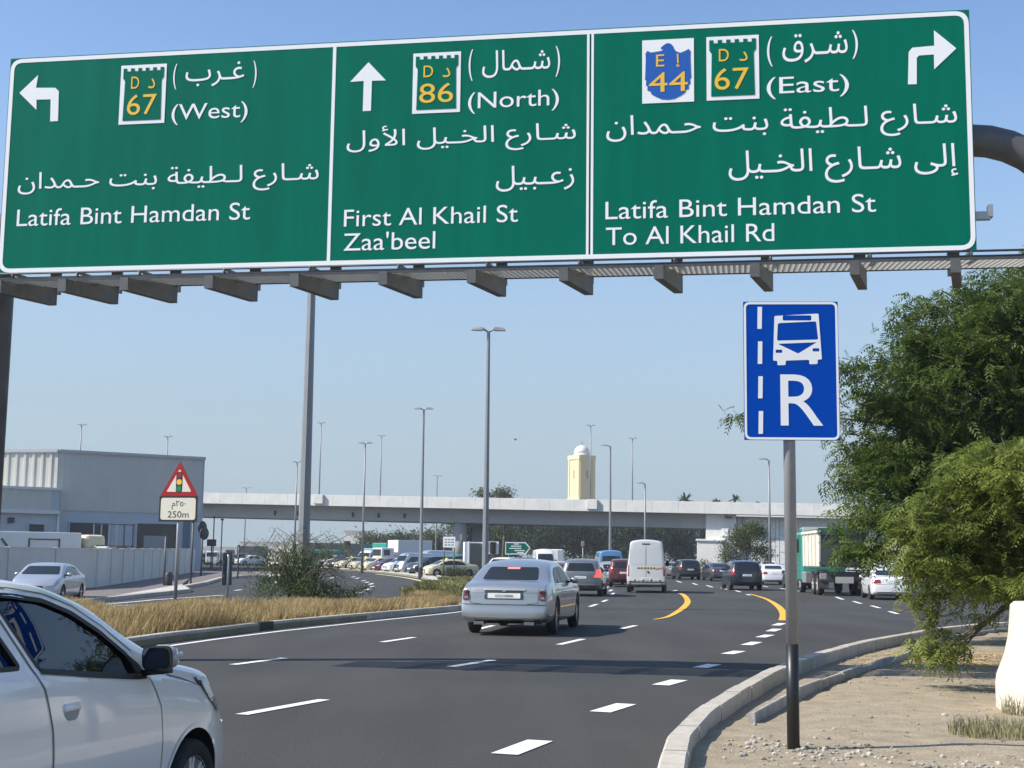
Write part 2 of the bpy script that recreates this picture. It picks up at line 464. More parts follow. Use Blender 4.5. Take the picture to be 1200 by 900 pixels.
def resample(pl, step):
    out = [Vector(pl[0][:2])]
    acc = 0.0
    for i in range(len(pl) - 1):
        a, b = Vector(pl[i][:2]), Vector(pl[i + 1][:2]); L = (b - a).length
        k = max(1, round(L / step))
        for j in range(1, k + 1): out.append(a.lerp(b, j / k))
    return out
def spline(pts, n=8):
    P = [Vector(p[:2]) for p in pts]; out = []
    for i in range(len(P) - 1):
        p0, p1, p2, p3 = P[max(i - 1, 0)], P[i], P[i + 1], P[min(i + 2, len(P) - 1)]
        for j in range(n):
            t = j / n
            out.append(.5 * ((2 * p1) + (p2 - p0) * t + (2 * p0 - 5 * p1 + 4 * p2 - p3) * t * t + (3 * p1 - p0 - 3 * p2 + p3) * t ** 3))
    out.append(P[-1]); return out
def kerb(name, pl, wd, h, m, stone=0.9, gap=.008, side=1, wob=0.0, label=None):
    """row of kerb stones; side=+1: stones lie to the right of the line"""
    pl = resample(pl, .22)
    mb = MB(); i = 0
    rnd = random.Random(len(pl))
    nst = max(1, int(round(stone / .22)))
    def off(k, d):
        t = (pl[min(k + 1, len(pl) - 1)] - pl[max(k - 1, 0)]).normalized(); nn = Vector((t.y, -t.x)) * side
        return pl[k] + nn * d
    while i < len(pl) - 1:
        j = min(i + nst, len(pl) - 1)
        dz = rnd.uniform(-wob, wob); dd = rnd.uniform(-wob, wob)
        secs = []
        for k in range(i, j + 1):
            a, b = off(k, dd), off(k, dd + wd)
            if k == j and j < len(pl) - 1:
                t = (pl[j] - pl[j - 1]).normalized() * gap; a, b = a - t, b - t
            t1, t2 = off(k, dd + .02), off(k, dd + wd - .012)
            if k == j and j < len(pl) - 1: t1, t2 = t1 - t, t2 - t
            z = G(a.y) + dz
            secs.append([(a.x, a.y, z - .1), (a.x, a.y, z + h - .02), (t1.x, t1.y, z + h), (t2.x, t2.y, z + h), (b.x, b.y, z + h - .012), (b.x, b.y, z - .1)])
        vs = [p for s_ in secs for p in s_]; ns = len(secs); fs = []
        for k in range(ns - 1):
            for q in range(5):
                a = k * 6 + q; fs.append((a, a + 6, a + 7, a + 1))
        fs.append(tuple(range(6))); fs.append(tuple((ns - 1) * 6 + q for q in reversed(range(6))))
        mb.add(vs, fs)
        i = j
    o = mb.build(name, m); tag(o, label, kind='structure')
    bm = bmesh.new(); bm.from_mesh(o.data); bmesh.ops.recalc_face_normals(bm, faces=bm.faces[:]); bm.to_mesh(o.data); bm.free()
    return o

# right-hand verge: kerb, inner edging, sand
KR = [(.55, -6), (.62, 3), (.85, 8)] + XY((778, 900), (797, 872), (820, 850), (858, 824), (900, 800), (950, 780), (1000, 765), (1050, 754), (1100, 745), (1150, 739), (1190, 736))
KR = KR + [(17.5, 43.2), (24, 48.5), (34, 53), (60, 58)]
KRS = spline(KR, 6)
kerb('kerb', KRS, .20, .19, M_KERB, side=1, gap=.018, wob=.006)
IN = XY((876, 852), (905, 835), (940, 817), (1005, 793), (1077, 769), (1112, 753), (1165, 744), (1192, 741)) + [Vector((19, 42.5)), Vector((27, 47.5))]
INS = spline(IN, 6)
kerb('edging_strip', INS, .07, .15, M_EDGE, stone=1.3, side=1, wob=.015)
# verge slab: a fine mesh with real unevenness
def verge():
    outer = [p + Vector((.16, -.05)) for p in KRS]
    poly = outer + [Vector((60, -6))]
    v, f = cdt([(p[0], p[1]) for p in poly], (), None)
    # add inner points for the near part only
    pts = [Vector(p) for p in poly]; es = [(i, (i + 1) % len(pts)) for i in range(len(pts))]
    rn = random.Random(5)
    for i in range(5200):
        x, y = 1 + 17 * rn.random(), 7 + 32 * rn.random() ** 1.4
        pts.append(Vector((x, y)))
    ov, _, of, *_ = delaunay_2d_cdt(pts, es, [], 1, 1e-4)
    from mathutils import noise
    zs = []
    for p in ov:
        n1 = noise.noise((p.x * .45, p.y * .45, 0)); n2 = noise.noise((p.x * 2.1, p.y * 2.1, 3)); n3 = noise.noise((p.x * 7, p.y * 7, 5))
        dk = min((q.x - p.x) ** 2 + (q.y - p.y) ** 2 for q in KRS) ** .5
        tr_ = max(0.0, min(1.0, (p.y - 13.5) / 3)) * max(0.0, min(1.0, (1.0 - dk) / .25))
        zv = .05 + .03 * n1 + .018 * n2 + .010 * n3
        zs.append(zv * (1 - tr_) + (.006 + .006 * n3) * tr_ + G(p.y))
    mb = MB(); mb.add([(p.x, p.y, z) for p, z in zip(ov, zs)], of, 0, True)
    o = mb.build('sand_verge', M_SANDV); tag(o, kind='structure')
    bm = bmesh.new(); bm.from_mesh(o.data)
    for fc in bm.faces:
        fc.normal_update()
        if fc.normal.z < 0: fc.normal_flip()
    bm.to_mesh(o.data); bm.free()
    return o
VERGE = verge()
VB = BVHTree.FromObject(VERGE, bpy.context.evaluated_depsgraph_get())
def vz(x, y):
    h = VB.ray_cast(Vector((x, y, 5)), Vector((0, 0, -1)))
    return h[0].z if h[0] else 0.0

# stones and straw on the verge
def pebbles(name, pts, m, smin, smax):
    mb = MB(); rn = random.Random(11)
    bm = bmesh.new(); bmesh.ops.create_icosphere(bm, subdivisions=1, radius=1); bm.verts.index_update()
    bv = [v.co.copy() for v in bm.verts]; bf = [[v.index for v in f.verts] for f in bm.faces]; bm.free()
    for x, y in pts:
        s_ = smin + (smax - smin) * rn.random() ** 3
        q = Matrix.Translation((x, y, vz(x, y) + s_ * .25)) @ Matrix.Rotation(rn.random() * 6, 4, 'Z') @ Matrix.Diagonal((s_, s_ * rn.uniform(.6, .95), s_ * rn.uniform(.4, .7), 1))
        mb.add([v * rn.uniform(.8, 1.15) for v in bv], bf, 0, False, q)
    return mb.build(name, m)
rn = random.Random(3)
pb = gp(930, 885)
pts = [(pb.x + rn.gauss(.05, .42), pb.y + rn.gauss(-.1, .38)) for _ in range(420)] + [(rn.uniform(1.9, 8), rn.uniform(8.6, 20)) for _ in range(260)] \
    + [(rn.uniform(3.2, 4.8) , rn.gauss(10.9, .25)) for _ in range(260)]
def inside_verge(x, y):
    # right of the kerb line
    best = min(KRS, key=lambda p: (p.x - x) ** 2 + (p.y - y) ** 2)
    return x > best.x + .35
pts = [p for p in pts if inside_verge(*p)]
tag(pebbles('gravel', pts, mat('pebble', (.36, .33, .28), .9, island=.3, var=.1), 0.006, .036), 'loose pale stones around the foot of the blue sign post', kind='stuff')['category'] = 'gravel'
def straw():
    mb = MB(); rn = random.Random(21)
    c = gp(1140, 782)
    for _ in range(5200):
        x, y = c.x + rn.gauss(.25, 1.25), c.y + rn.gauss(.3, 1.7)
        if not inside_verge(x, y): continue
        a = rn.random() * math.pi; L = rn.uniform(.05, .19); z = vz(x, y) + rn.uniform(.006, .03)
        d = Vector((math.cos(a), math.sin(a), rn.uniform(-.12, .12))) * L / 2; s_ = Vector((-math.sin(a), math.cos(a), 0)) * rn.uniform(.005, .014)
        p = Vector((x, y, z))
        mb.add([p - d - s_, p + d - s_, p + d + s_, p - d + s_], [(0, 1, 2, 3)])
    for _ in range(700):
        x, y = rn.uniform(1.6, 9), 8.6 + 16 * rn.random() ** 1.3
        if not inside_verge(x, y): continue
        a = rn.random() * math.pi; L = rn.uniform(.02, .09); z = vz(x, y) + .006
        d = Vector((math.cos(a), math.sin(a), 0)) * L / 2; s_ = Vector((-math.sin(a), math.cos(a), 0)) * rn.uniform(.004, .012)
        p = Vector((x, y, z)); mb.add([p - d - s_, p + d - s_, p + d + s_, p - d + s_], [(0, 1, 2, 3)], 1)
    o = mb.build('straw_litter', [mat('straw', (.50, .36, .17), .8, island=.4), mat('dead leaf', (.16, .11, .07), .9, island=.5)]); tag(o, 'dry fallen straw and leaf litter under the right-hand trees', 'leaf litter', kind='stuff')
straw()

# median island with its kerb
KL = XY((-60, 800), (60, 776), (180, 755), (250, 746), (320, 737), (430, 726), (540, 715.5)) 
KLN = KL + XY((566, 711), (584, 704), (590, 696), (578, 689), (556, 684.5), (530, 679), (505, 675), (475, 670.8), (440, 667.8), (400, 665.4), (365, 663.8), (330, 662.8))
INNER = XY((330, 664.4), (365, 665.6), (400, 667.8), (440, 671), (475, 675), (497, 679), (514, 684.5), (519, 690.5), (508, 697), (480, 702.5), (440, 708), (400, 711.5), (320, 714), (230, 715), (120, 716), (-40, 727))
isl = drape([tuple(p) for p in KLN + INNER], .11, 'median_island', mat('median soil', (.30, .25, .17), .95, var=.35, scale=1.5, bump=.6, col2=(.16, .17, .09)), bottom=-.05)
tag(isl, kind='structure')
kerb('kerb', spline(KLN[:12], 5), .2, .17, M_KERB, side=-1)
ka, kb = KL[3], KL[4]; kt = (kb - ka).normalized(); kn = Vector((-kt.y, kt.x)); kc = ka.lerp(kb, .88) + kn * .098
bk = MB(); bk.beam((kc.x - kt.x * .4, kc.y - kt.y * .4, .088), (kc.x + kt.x * .4, kc.y + kt.y * .4, .088), .222, .178); tag(bk.build('kerb_paint', mat('black kerb paint', (.02, .02, .02), .7)), kind='structure')
kerb('kerb', resample(KLN[11:], 1.2), .25, .16, M_KERB, side=-1, stone=2.0)
kerb('kerb', spline(INNER, 4), .3, .16, M_KERB, side=-1, stone=2.0)
# concrete strip round the bend of the slip road
strip = drape([tuple(p) for p in XY((330, 663.2), (400, 666), (440, 668.8), (480, 672.5), (508, 677), (524, 683.5), (530, 690), (524, 696), (508, 697), (519, 690.5), (514, 684.5), (497, 679), (475, 675), (440, 671), (400, 667.8), (330, 664.6))], .135, 'concrete_strip', M_PALE)
tag(strip, kind='structure')

# far-left pavements
p1 = drape([tuple(p) for p in XY((-60, 735), (104, 706.5), (224, 693.5), (213, 687.5), (226, 677), (226, 672.5), (110, 690), (-60, 722))], .13, 'pavement', M_PAVE, bottom=-.05); tag(p1, kind='structure')
p2 = drape([tuple(p) for p in XY((219, 689), (243, 684.5), (262, 678.5), (290, 676), (330, 675.5), (330, 671.5), (226, 671.5))], .13, 'pavement', M_PAVE, bottom=-.05); tag(p2, kind='structure')
kerb('kerb', resample(XY((-60, 735.5), (104, 707), (224, 694)), 1), .25, .15, M_KERB, side=-1, stone=1.8)
kerb('kerb', resample(XY((219, 689.6), (243, 685), (262, 679), (290, 676.5), (330, 676)), 1), .3, .15, M_KERB, side=-1, stone=1.8)
pp = drape([tuple(p) for p in XY((135, 702), (222, 693.2), (213, 687.7), (200, 690))], .136, 'pavement_slab', M_PALE); tag(pp, kind='structure')
# raised kerb of the far junction
kerb('kerb', resample(XY((222, 657.6), (300, 659), (345, 660.2)), 3), .6, .2, M_PALE, stone=6)

# markings
def mark(pts, wd, name='lane_marking', m=M_LINE, z=.004):
    """strip along a ground polyline; wd may be a list"""
    pl = pts; mb = MB(); vs = []
    for i, p in enumerate(pl):
        t = (Vector(pl[min(i + 1, len(pl) - 1)]) - Vector(pl[max(i - 1, 0)])).normalized(); nn = Vector((t.y, -t.x))
        q = wd[i] if hasattr(wd, '__len__') else wd
        for s_ in (-.5, .5):
            a = Vector(p) + nn * q * s_; vs.append((a.x, a.y, z + G(a.y)))
    mb.add(vs, [(2 * i, 2 * i + 1, 2 * i + 3, 2 * i + 2) for i in range(len(pl) - 1)])
    return mb
def dashes(px, wd):
    mb = MB()
    for a, b in px:
        k = mark(XY(a, b), wd); mb.add(k.v, k.f)
    o = mb.build('lane_marking', M_LINE); tag(o, kind='structure'); return o
dashes([((283, 837.5), (380, 820)), ((528, 781.5), (578, 773.5)), ((655, 755.5), (683, 749)), ((728, 737), (745, 733))], .15)
dashes([((273, 779), (333, 771.3)), ((448, 752.5), (485, 747)), ((562, 737), (578, 733)), ((669, 716.5), (677, 714)), ((691, 711), (699.5, 708)), ((706, 705.2), (711.5, 703)), ((716, 697.3), (719.5, 695)), ((714, 692.8), (717.5, 691)), ((709, 689.6), (713, 687.8)), ((702, 686.6), (706, 684.6))], .15)
dashes([((591, 884), (633, 868)), ((703, 834.5), (734, 825)), ((774, 803), (796, 797)), ((820, 782.6), (837, 778.6)), ((852, 766.5), (867, 763)), ((874.5, 756), (887, 752.4)), ((891, 747), (902, 744)), ((902.5, 740), (911, 737)), ((909, 733), (917, 730.4))], .24)
dashes([((1052, 719.5), (1042, 716.5)), ((1031, 712.6), (1021, 709.8)), ((1009, 707.4), (1000, 704.6)), ((988, 702.6), (979.5, 699.6)), ((965.5, 697.6), (958.5, 695.5)), ((944, 694.2), (935, 692.3)), ((922, 690.8), (914.6, 689.4)), ((900, 688), (894, 686.8))], .16)
dashes([((867.5, 693.8), (862, 692)), ((852, 690.8), (845, 688.9)), ((835, 688.2), (828, 686)), ((817, 685.4), (811.6, 683.4)), ((798.6, 682.8), (793, 680.9)), ((788, 693), (793, 691.6)), ((879, 697.6), (875, 696.4))], .17)
dashes([((400, 698.6), (407.5, 697.2)), ((419, 695), (425, 693.4)), ((428, 691.6), (433, 690)), ((433, 688), (437.5, 686.8)), ((433, 685), (437, 683.6)), ((428, 682.9), (432, 682)), ((424, 681), (428, 680.2)), ((417, 678.2), (421, 677.2)), ((412, 676.5), (416, 675.7)), ((387, 677.6), (394, 676.2)), ((310, 704), (322, 703)), ((275, 692), (283, 691))], .2)
ol = mark(resample(XY((195, 757.5), (250, 749.6), (330, 739.6), (430, 728.6), (520, 719.3), (548, 716)), 1.0), .13).build('edge_line', M_LINE); tag(ol, kind='structure')
ol = mark(resample(XY((-40, 727.5), (108, 709.5), (180, 703), (262, 697.5)), 1.0), .18).build('edge_line', M_LINE); tag(ol, kind='structure')
yl = mark(spline(XY((440, 710), (480, 704), (500, 699), (510, 693), (506, 687), (494, 681), (470, 676.3), (440, 672.6)), 5), .3).build('edge_line', mat('pale yellow paint', (.75, .68, .42), .7, var=.15, scale=20)); tag(yl, kind='structure')
c1 = spline(XY((766, 726), (783, 722.6), (797, 714.8), (805, 707.5), (805.4, 702.5), (801, 697.2), (797, 695.4)), 6)
o = mark(c1, [.08 + .16 * min(1, i / 14) for i in range(len(c1))]).build('yellow_marking', M_YEL); tag(o, kind='structure')
c2 = spline(XY((879, 696), (897, 701.6), (911, 709.8), (918, 718.7), (917.3, 727)), 7)
o = mark(c2, [.12 + .13 * min(1, i / 14) for i in range(len(c2))]).build('yellow_marking', M_YEL); tag(o, kind='structure')

# ------------------------------------------------------------------ far structures
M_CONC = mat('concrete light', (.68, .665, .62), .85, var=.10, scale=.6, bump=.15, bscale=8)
M_CONCG = mat('concrete girder', (.38, .375, .36), .85, var=.10, scale=.35, bump=.15, bscale=8)  # greyer copy of the concrete; the overhang's shade put into the girder colour
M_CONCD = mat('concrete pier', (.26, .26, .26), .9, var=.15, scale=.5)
M_DARK = mat('dark metal', (.035, .037, .04), .5)
M_STEEL = mat('galvanised steel', (.42, .43, .44), .45, .6, var=.1, scale=3)
M_STEELD = mat('weathered steel', (.10, .105, .11), .55, .3, var=.2, scale=4)
M_POLE = mat('lamp post grey', (.25, .26, .27), .5, .3, var=.08, scale=2)

# the flyover: local X along the deck, camera side at -Y
BL, BR = Vector((-36.5 * 205 / 160, 205.0)), Vector((23.9 * 185 / 170, 185.0))
BD = (BR - BL).normalized(); BANG = math.atan2(BD.y, BD.x)
BO = at(825, 600, 185.0)                      # corner where the deck meets the abutment
fly = empty('flyover', (BO.x, 185.0, 0), BANG); fly.rotation_euler = (0, R(1.0), BANG)
tag(fly, 'long pale concrete flyover crossing the road behind the traffic', 'bridge')
ZG, ZP, ZT = 6.34, 8.48, 9.87                # girder soffit, parapet foot, parapet top
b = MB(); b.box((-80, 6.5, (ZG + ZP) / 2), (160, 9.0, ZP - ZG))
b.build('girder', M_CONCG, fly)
b = MB()
x = .0
seg = 3.6
while x > -160:
    b.box((x - seg / 2, 0, (ZP + ZT) / 2 - .1), (seg - .014, .34, ZT - ZP + .2), bev=.02)
    x -= seg
x = 0
while x < 100:
    b.box((x + seg / 2, 0, (ZP + ZT) / 2 - .1), (seg - .014, .34, ZT - ZP + .2), bev=.02)
    x += seg
b.build('parapet', M_CONC, fly)
b = MB(); b.box((-30, 12.6, (ZP + ZT) / 2), (260, .34, ZT - ZP)); b.build('parapet', M_CONC, fly)
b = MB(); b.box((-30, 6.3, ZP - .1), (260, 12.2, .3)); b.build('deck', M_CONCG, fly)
pxx = (at(533, 640, 198).x - BO.x) / BD.x
for k, (dx, dy, r_) in enumerate(((-.2, 3.2, 1.0), (1.5, 7.5, 1.15))):
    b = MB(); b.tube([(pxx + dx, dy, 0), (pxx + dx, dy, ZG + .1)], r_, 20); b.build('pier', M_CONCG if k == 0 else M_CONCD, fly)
for px in (312, 341, 408, 439, 470):
    q = at(px, 598, 200); dx = (q.x - BO.x) / BD.x
    b = MB(); b.box((dx, 1.93, ZP - 1.35), (.35, .16, .7), bev=.04); b.box((dx, 1.8, ZP - 1.2), (.2, .2, .25)); b.build('wall_light', M_DARK, fly)
# abutment: stepped solid end, recessed patterned panels
pat = mat('abutment panels', (.68, .665, .625), .85, var=.07, scale=1.2)
b = MB(); b.box((2.05, 6.2, 3.95 + .25), (4.1, 10.5, 9.1)); b.build('abutment_block', M_CONC, fly)
b = MB(); b.box((.8, .35, 2.3), (3.6, 1.2, 4.6), bev=.05); b.box((.8, .3, 4.72), (3.9, 1.5, .28), bev=.04); b.build('abutment_step', M_CONC, fly)
b = MB(); b.box((50, 6.5, 4.3), (92, 9.6, 8.9)); b.box((50, .9, ZP - .32), (91.6, 2.0, .3))
rn = random.Random(8)
x = 4.6
while x < 50:
    wd = rn.choice((.55, .8, 1.1)); z = .2
    while z < ZP - .9:
        h = rn.choice((1.2, 1.6, 2.2, 2.6)); h = min(h, ZP - .75 - z)
        b.box((x + wd / 2, 1.66, z + h / 2), (wd - .07, rn.choice((.16, .22, .30)), h - .07)); z += h
    x += wd
b.build('retaining_wall', pat, fly)
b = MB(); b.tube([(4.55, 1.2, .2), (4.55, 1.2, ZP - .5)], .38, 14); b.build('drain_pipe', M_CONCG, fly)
b = MB(); b.box((2.6, .88, 5.9), (.9, .1, 1.1)); b.build('panel', mat('sign white', (.78, .78, .76), .5), fly)
b = MB(); b.box((3.1, .5, ZP - .6), (.9, .25, .25)); b.box((2.75, .2, ZP - .55), (.3, .5, .4)); b.build('camera_bracket', M_DARK, fly)
for px in (372, 691):
    q = at(px, 585, 200.5 if px < 500 else 189.6)
    dx = (q.x - BO.x) / BD.x
    b = MB(); b.box((dx + .25, -.35, (ZP + ZT) / 2 + .05), (1.5, .5, 1.35), bev=.05); b.build('lamp_base', M_CONC, fly)

# ramp wall of the junction on the far left
rw = MB(); a, c = ground_at(355, 215), ground_at(487, 225)
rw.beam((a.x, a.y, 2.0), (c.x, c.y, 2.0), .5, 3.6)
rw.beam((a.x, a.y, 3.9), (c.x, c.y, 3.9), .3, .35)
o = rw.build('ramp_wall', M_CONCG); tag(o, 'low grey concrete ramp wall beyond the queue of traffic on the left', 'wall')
for (px, w_, y_, h_, lab) in ((318, 22, 520, 6.5, 'long low white building on the skyline left of the bush'), (352, 5, 480, 9, 'small pale block on the skyline beside the near lamp post'), (419, 8, 470, 10, 'pale square block on the skyline left of the round trees'), (266, 60, 600, 5, 'hazy long white shed on the far left skyline')):
    p = ground_at(px, y_)
    r_ = empty('distant_building', p); tag(r_, lab, 'building')
    b = MB(); b.box((0, 0, h_ / 2), (w_, 12, h_)); b.build('wall', M_CONC, r_)
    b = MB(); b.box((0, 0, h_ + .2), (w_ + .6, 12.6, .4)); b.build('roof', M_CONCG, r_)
    nw = max(2, int(w_ / 4))
    for k in range(nw):
        b = MB(); b.box((-w_ / 2 + (k + .5) * w_ / nw, -6.02, h_ * .55), (1.2, .06, 1.2)); b.build('window', M_DARK, r_)

# mosque-like tower
tp = ground_at(681, 300)
tw = empty('tower', (tp.x, tp.y, tp.z), R(33)); tag(tw, 'square cream tower with a white dome standing behind the flyover', 'tower')
M_CREAM = mat('cream render', (.66, .58, .36), .85, var=.05, scale=1)
zt = at(681, 534, 300).z - tp.z
b = MB()
for sx_, sz0, sz1 in ((4.5, 0, zt - 9.3), (4.2, zt - 9.3, zt)): b.box((0, 0, (sz0 + sz1) / 2), (sx_, sx_, sz1 - sz0))
for k in range(4):
    Mx = Matrix.Rotation(k * math.pi / 2, 4, 'Z')
    for sx_ in (-1.75, 1.75): b.box((sx_, -2.13, zt - 4.8), (.5, .22, 9.2), 0, Mx)
    b.box((0, -2.14, zt - .5), (4.3, .26, .9), 0, Mx)
b.build('shaft', M_CREAM, tw)
for k in range(4):
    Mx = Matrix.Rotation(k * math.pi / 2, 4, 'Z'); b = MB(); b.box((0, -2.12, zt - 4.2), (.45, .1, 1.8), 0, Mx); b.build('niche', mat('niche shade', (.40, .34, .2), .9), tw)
b = MB(); b.lathe([(1.75, zt), (1.75, zt + .5), (1.68, zt + .55)] + [(1.72 * math.cos(t), zt + .55 + 1.75 * math.sin(t)) for t in [i * math.pi / 16 for i in range(9)]], 24)
b.build('dome', mat('dome white', (.72, .70, .64), .6), tw)
b = MB(); b.tube([(0, 0, zt + 2.2), (0, 0, zt + 4.3)], [.09, .03], 6); b.sphere((0, 0, zt + 2.9), .22); b.build('finial', M_STEEL, tw)

# ------------------------------------------------------------------ warehouse on the left, with its yard wall
def clad_mat(name, col, pitch):
    return mat(name, col, .55, .0, var=.05, scale=.5)
M_CLAD = mat('grey-green cladding', (.50, .495, .45), .5, var=.05, scale=.4)
M_CLADL = mat('sunlit cladding', (.52, .50, .44), .55, var=.05, scale=.4)  # paler, warmer copy for the left face; its sunlight put into the colour
M_BLUEW = mat('blue-grey render', (.42, .465, .51), .8, var=.07, scale=.5)
ZB_ = 130.0
A = at(63, 640, ZB_); B_ = at(236, 640, ZB_ * 1.06)
roofz = at(64, 532, ZB_).z
A, B_ = Vector((A.x, A.y)), Vector((B_.x, B_.y))
u_ = (B_ - A).normalized(); n_ = Vector((u_.y, -u_.x))         # outward normal towards the camera
Cq = Vector((A.x - 17, A.y + 3.2)); 
wh = empty('warehouse', (A.x, A.y, G(A.y)), 0); tag(wh, 'grey corrugated warehouse behind the pale yard wall on the left', 'building')
def loc(p, z): return (p.x - A.x, p.y - A.y, z)
back = [B_ + Vector((-9, 30)), Cq + Vector((4, 22))]
bandz = at(150, 603, ZB_ + 2).z
def wallquad(mb, p, q, z0, z1, m=0):
    mb.add([loc(p, z0), loc(q, z0), loc(q, z1), loc(p, z1)], [(0, 1, 2, 3)], m)
b = MB()
poly = [A, B_] + back + [Cq]
b.prism([loc(p, 0)[:2] for p in poly], 0, roofz - .02)
b.build('wall', M_BLUEW, wh)
def ribs(p, q, z0, z1, pitch, nrm, depth, m, name):
    mb = MB(); L = (q - p).length; d = (q - p).normalized(); k = int(L / pitch)
    prof = []
    for i in range(k):
        s_ = i * pitch
        prof += [(s_, .06), (s_ + pitch * .55, .06), (s_ + pitch * .65, .06 + depth), (s_ + pitch * .9, .06 + depth)]
    prof.append((k * pitch, .06))
    vs = []
    for s_, dd in prof:
        w_ = p + d * s_ + nrm * dd; vs += [loc(w_, z0), loc(w_, z1)]
    mb.add(vs, [(2 * i, 2 * i + 2, 2 * i + 3, 2 * i + 1) for i in range(len(prof) - 1)])
    return mb.build(name, m, wh)
ribs(A, B_, bandz, roofz, .62, n_, .022, M_CLAD, 'cladding')
d2 = (Cq - A).normalized(); nl = Vector((-d2.y, d2.x)); nl = nl if nl.x < 0 else -nl
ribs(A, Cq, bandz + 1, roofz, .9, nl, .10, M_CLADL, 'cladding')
b = MB()
for p, q, nn in ((A, B_, n_), (Cq, A, nl)):
    aa, bb = p + nn * .1, q + nn * .1
    b.beam(loc(aa, roofz + .02), loc(bb, roofz + .02), .34, .28)
b.build('roof_edge', mat('flashing', (.42, .44, .44), .5), wh)
b = MB(); b.prism([loc(p, 0)[:2] for p in poly], roofz - .02, roofz + .05); b.build('roof', M_CLAD, wh)
# lower front annex on the left
ax0 = at(-70, 640, ZB_ - 4); ax1 = at(66, 640, ZB_ - 1.2)
P, Q = Vector((ax0.x, ax0.y - 4)), Vector((ax1.x, ax1.y)); 
az = at(62, 577, ZB_ - 1.2).z; fz = at(62, 602.5, ZB_ - 1.2).z
b = MB(); b.prism([loc(p, 0)[:2] for p in (P, Q, Q + Vector((-.4, 1.6)), P + Vector((-.4, 9)))], 0, az - .02); b.build('annex', M_BLUEW, wh)
na = Vector(((Q - P).y, -(Q - P).x)).normalized()
ribs(P, Q, fz, az, .8, na, .03, M_CLAD, 'cladding')
b = MB(); b.beam(loc(P + na * .2, fz - .12), loc(Q + na * .2 , fz - .12), .5, .34); b.beam(loc(P, az + .02), loc(Q, az + .02), .4, .25); b.build('fascia', mat('fascia white', (.62, .63, .62), .6), wh)
def on_face(px0, py0, px1, py1, p, nn, push, depth, m, name, frame=None):
    """a panel on a facade, given by two opposite photo corners"""
    def hit(px, py):
        v = ray(px, py); t = (Vector((p.x, p.y, 0)) - Vector((0, 0, 0))).dot(Vector((nn.x, nn.y, 0))) / (v.x * nn.x + v.y * nn.y)
        return Vector((v.x * t, v.y * t)), HC + v.z * t
    a_, z1 = hit(px0, py0); b2, z0 = hit(px1, py1)
    a_, b2 = a_ + nn * push, b2 + nn * push
    mb = MB(); mb.beam(loc(a_, (z0 + z1) / 2), loc(b2, (z0 + z1) / 2), depth, abs(z1 - z0))
    o = mb.build(name, m, wh)
    if frame:
        f_ = MB()
        f_.beam(loc(a_ + nn * .05, z1), loc(b2 + nn * .05, z1), depth + .08, .12)
        f_.beam(loc(a_ + nn * .05, z0), loc(a_ + nn * .05, z1), depth + .08, .12, up=(1, 0, 0)); f_.beam(loc(b2 + nn * .05, z0), loc(b2 + nn * .05, z1), depth + .08, .12, up=(1, 0, 0))
        f_.build('frame', frame, o)
    return o
M_OPEN = mat('dark opening', (.045, .05, .055), .9)
on_face(81, 615, 127, 654, A, n_, .02, .1, M_OPEN, 'doorway', M_BLUEW)
on_face(160, 616, 206, 656, A, n_, .02, .1, mat('brown opening', (.09, .07, .06), .9, var=.3, scale=.7), 'doorway', M_BLUEW)
on_face(168, 631, 192, 656, A, n_, .12, .1, mat('roller shutter', (.28, .29, .29), .6, var=.1, scale=2), 'shutter')
on_face(215, 610, 221, 656, A, n_, .05, .1, mat('slate blue panel', (.10, .14, .20), .6), 'panel')
on_face(33, 617, 52, 629, P, na, .02, .1, M_OPEN, 'window', M_BLUEW)
on_face(9, 610, 12, 617, P, na, .1, .2, M_DARK, 'air_vent'); on_face(13, 610, 16, 616, P, na, .1, .2, M_DARK, 'air_vent')
b = MB(); q = Q + na * .15; b.tube([loc(q, 0), loc(q, fz)], .11, 8); b.build('drain_pipe', M_CONC, wh)

# yard wall
W0, W1, W2 = gp(-60, 701).xy, gp(110, 691.5).xy, gp(226, 672.5).xy
wl = empty('yard_wall', (W1.x, W1.y, 0)); tag(wl, 'long pale panelled boundary wall behind the silver sedan on the left', 'wall')
M_WALL = mat('yard wall render', (.64, .62, .575), .85, var=.08, scale=.7, bump=.1)
b = MB(); pst = MB(); cp = MB()
for (p, q, h0, h1) in ((W0, W1, 1.84, 1.84), (W1, W2, 1.84, 2.0)):
    L = (q - p).length; k = max(2, int(L / 4.2)); d = (q - p).normalized(); nn = Vector((d.y, -d.x))
    for i in range(k):
        a_, c_ = p.lerp(q, i / k), p.lerp(q, (i + 1) / k); hh = h0 + (h1 - h0) * i / k
        za = G(a_.y)
        b.beam((a_.x - W1.x, a_.y - W1.y, za + hh / 2), (c_.x - W1.x, c_.y - W1.y, za + hh / 2), .18, hh)
        pst.beam((a_.x - W1.x, a_.y - W1.y, za - .05), (a_.x - W1.x, a_.y - W1.y, za + hh + .06), .3, .28, up=(d.x, d.y, 0))
        cp.beam((a_.x - W1.x, a_.y - W1.y, za + hh + .035), (c_.x - W1.x, c_.y - W1.y, za + hh + .035), .24, .07)
b.build('panel', M_WALL, wl); pst.build('wall_post', M_WALL, wl); cp.build('coping', M_WALL, wl)

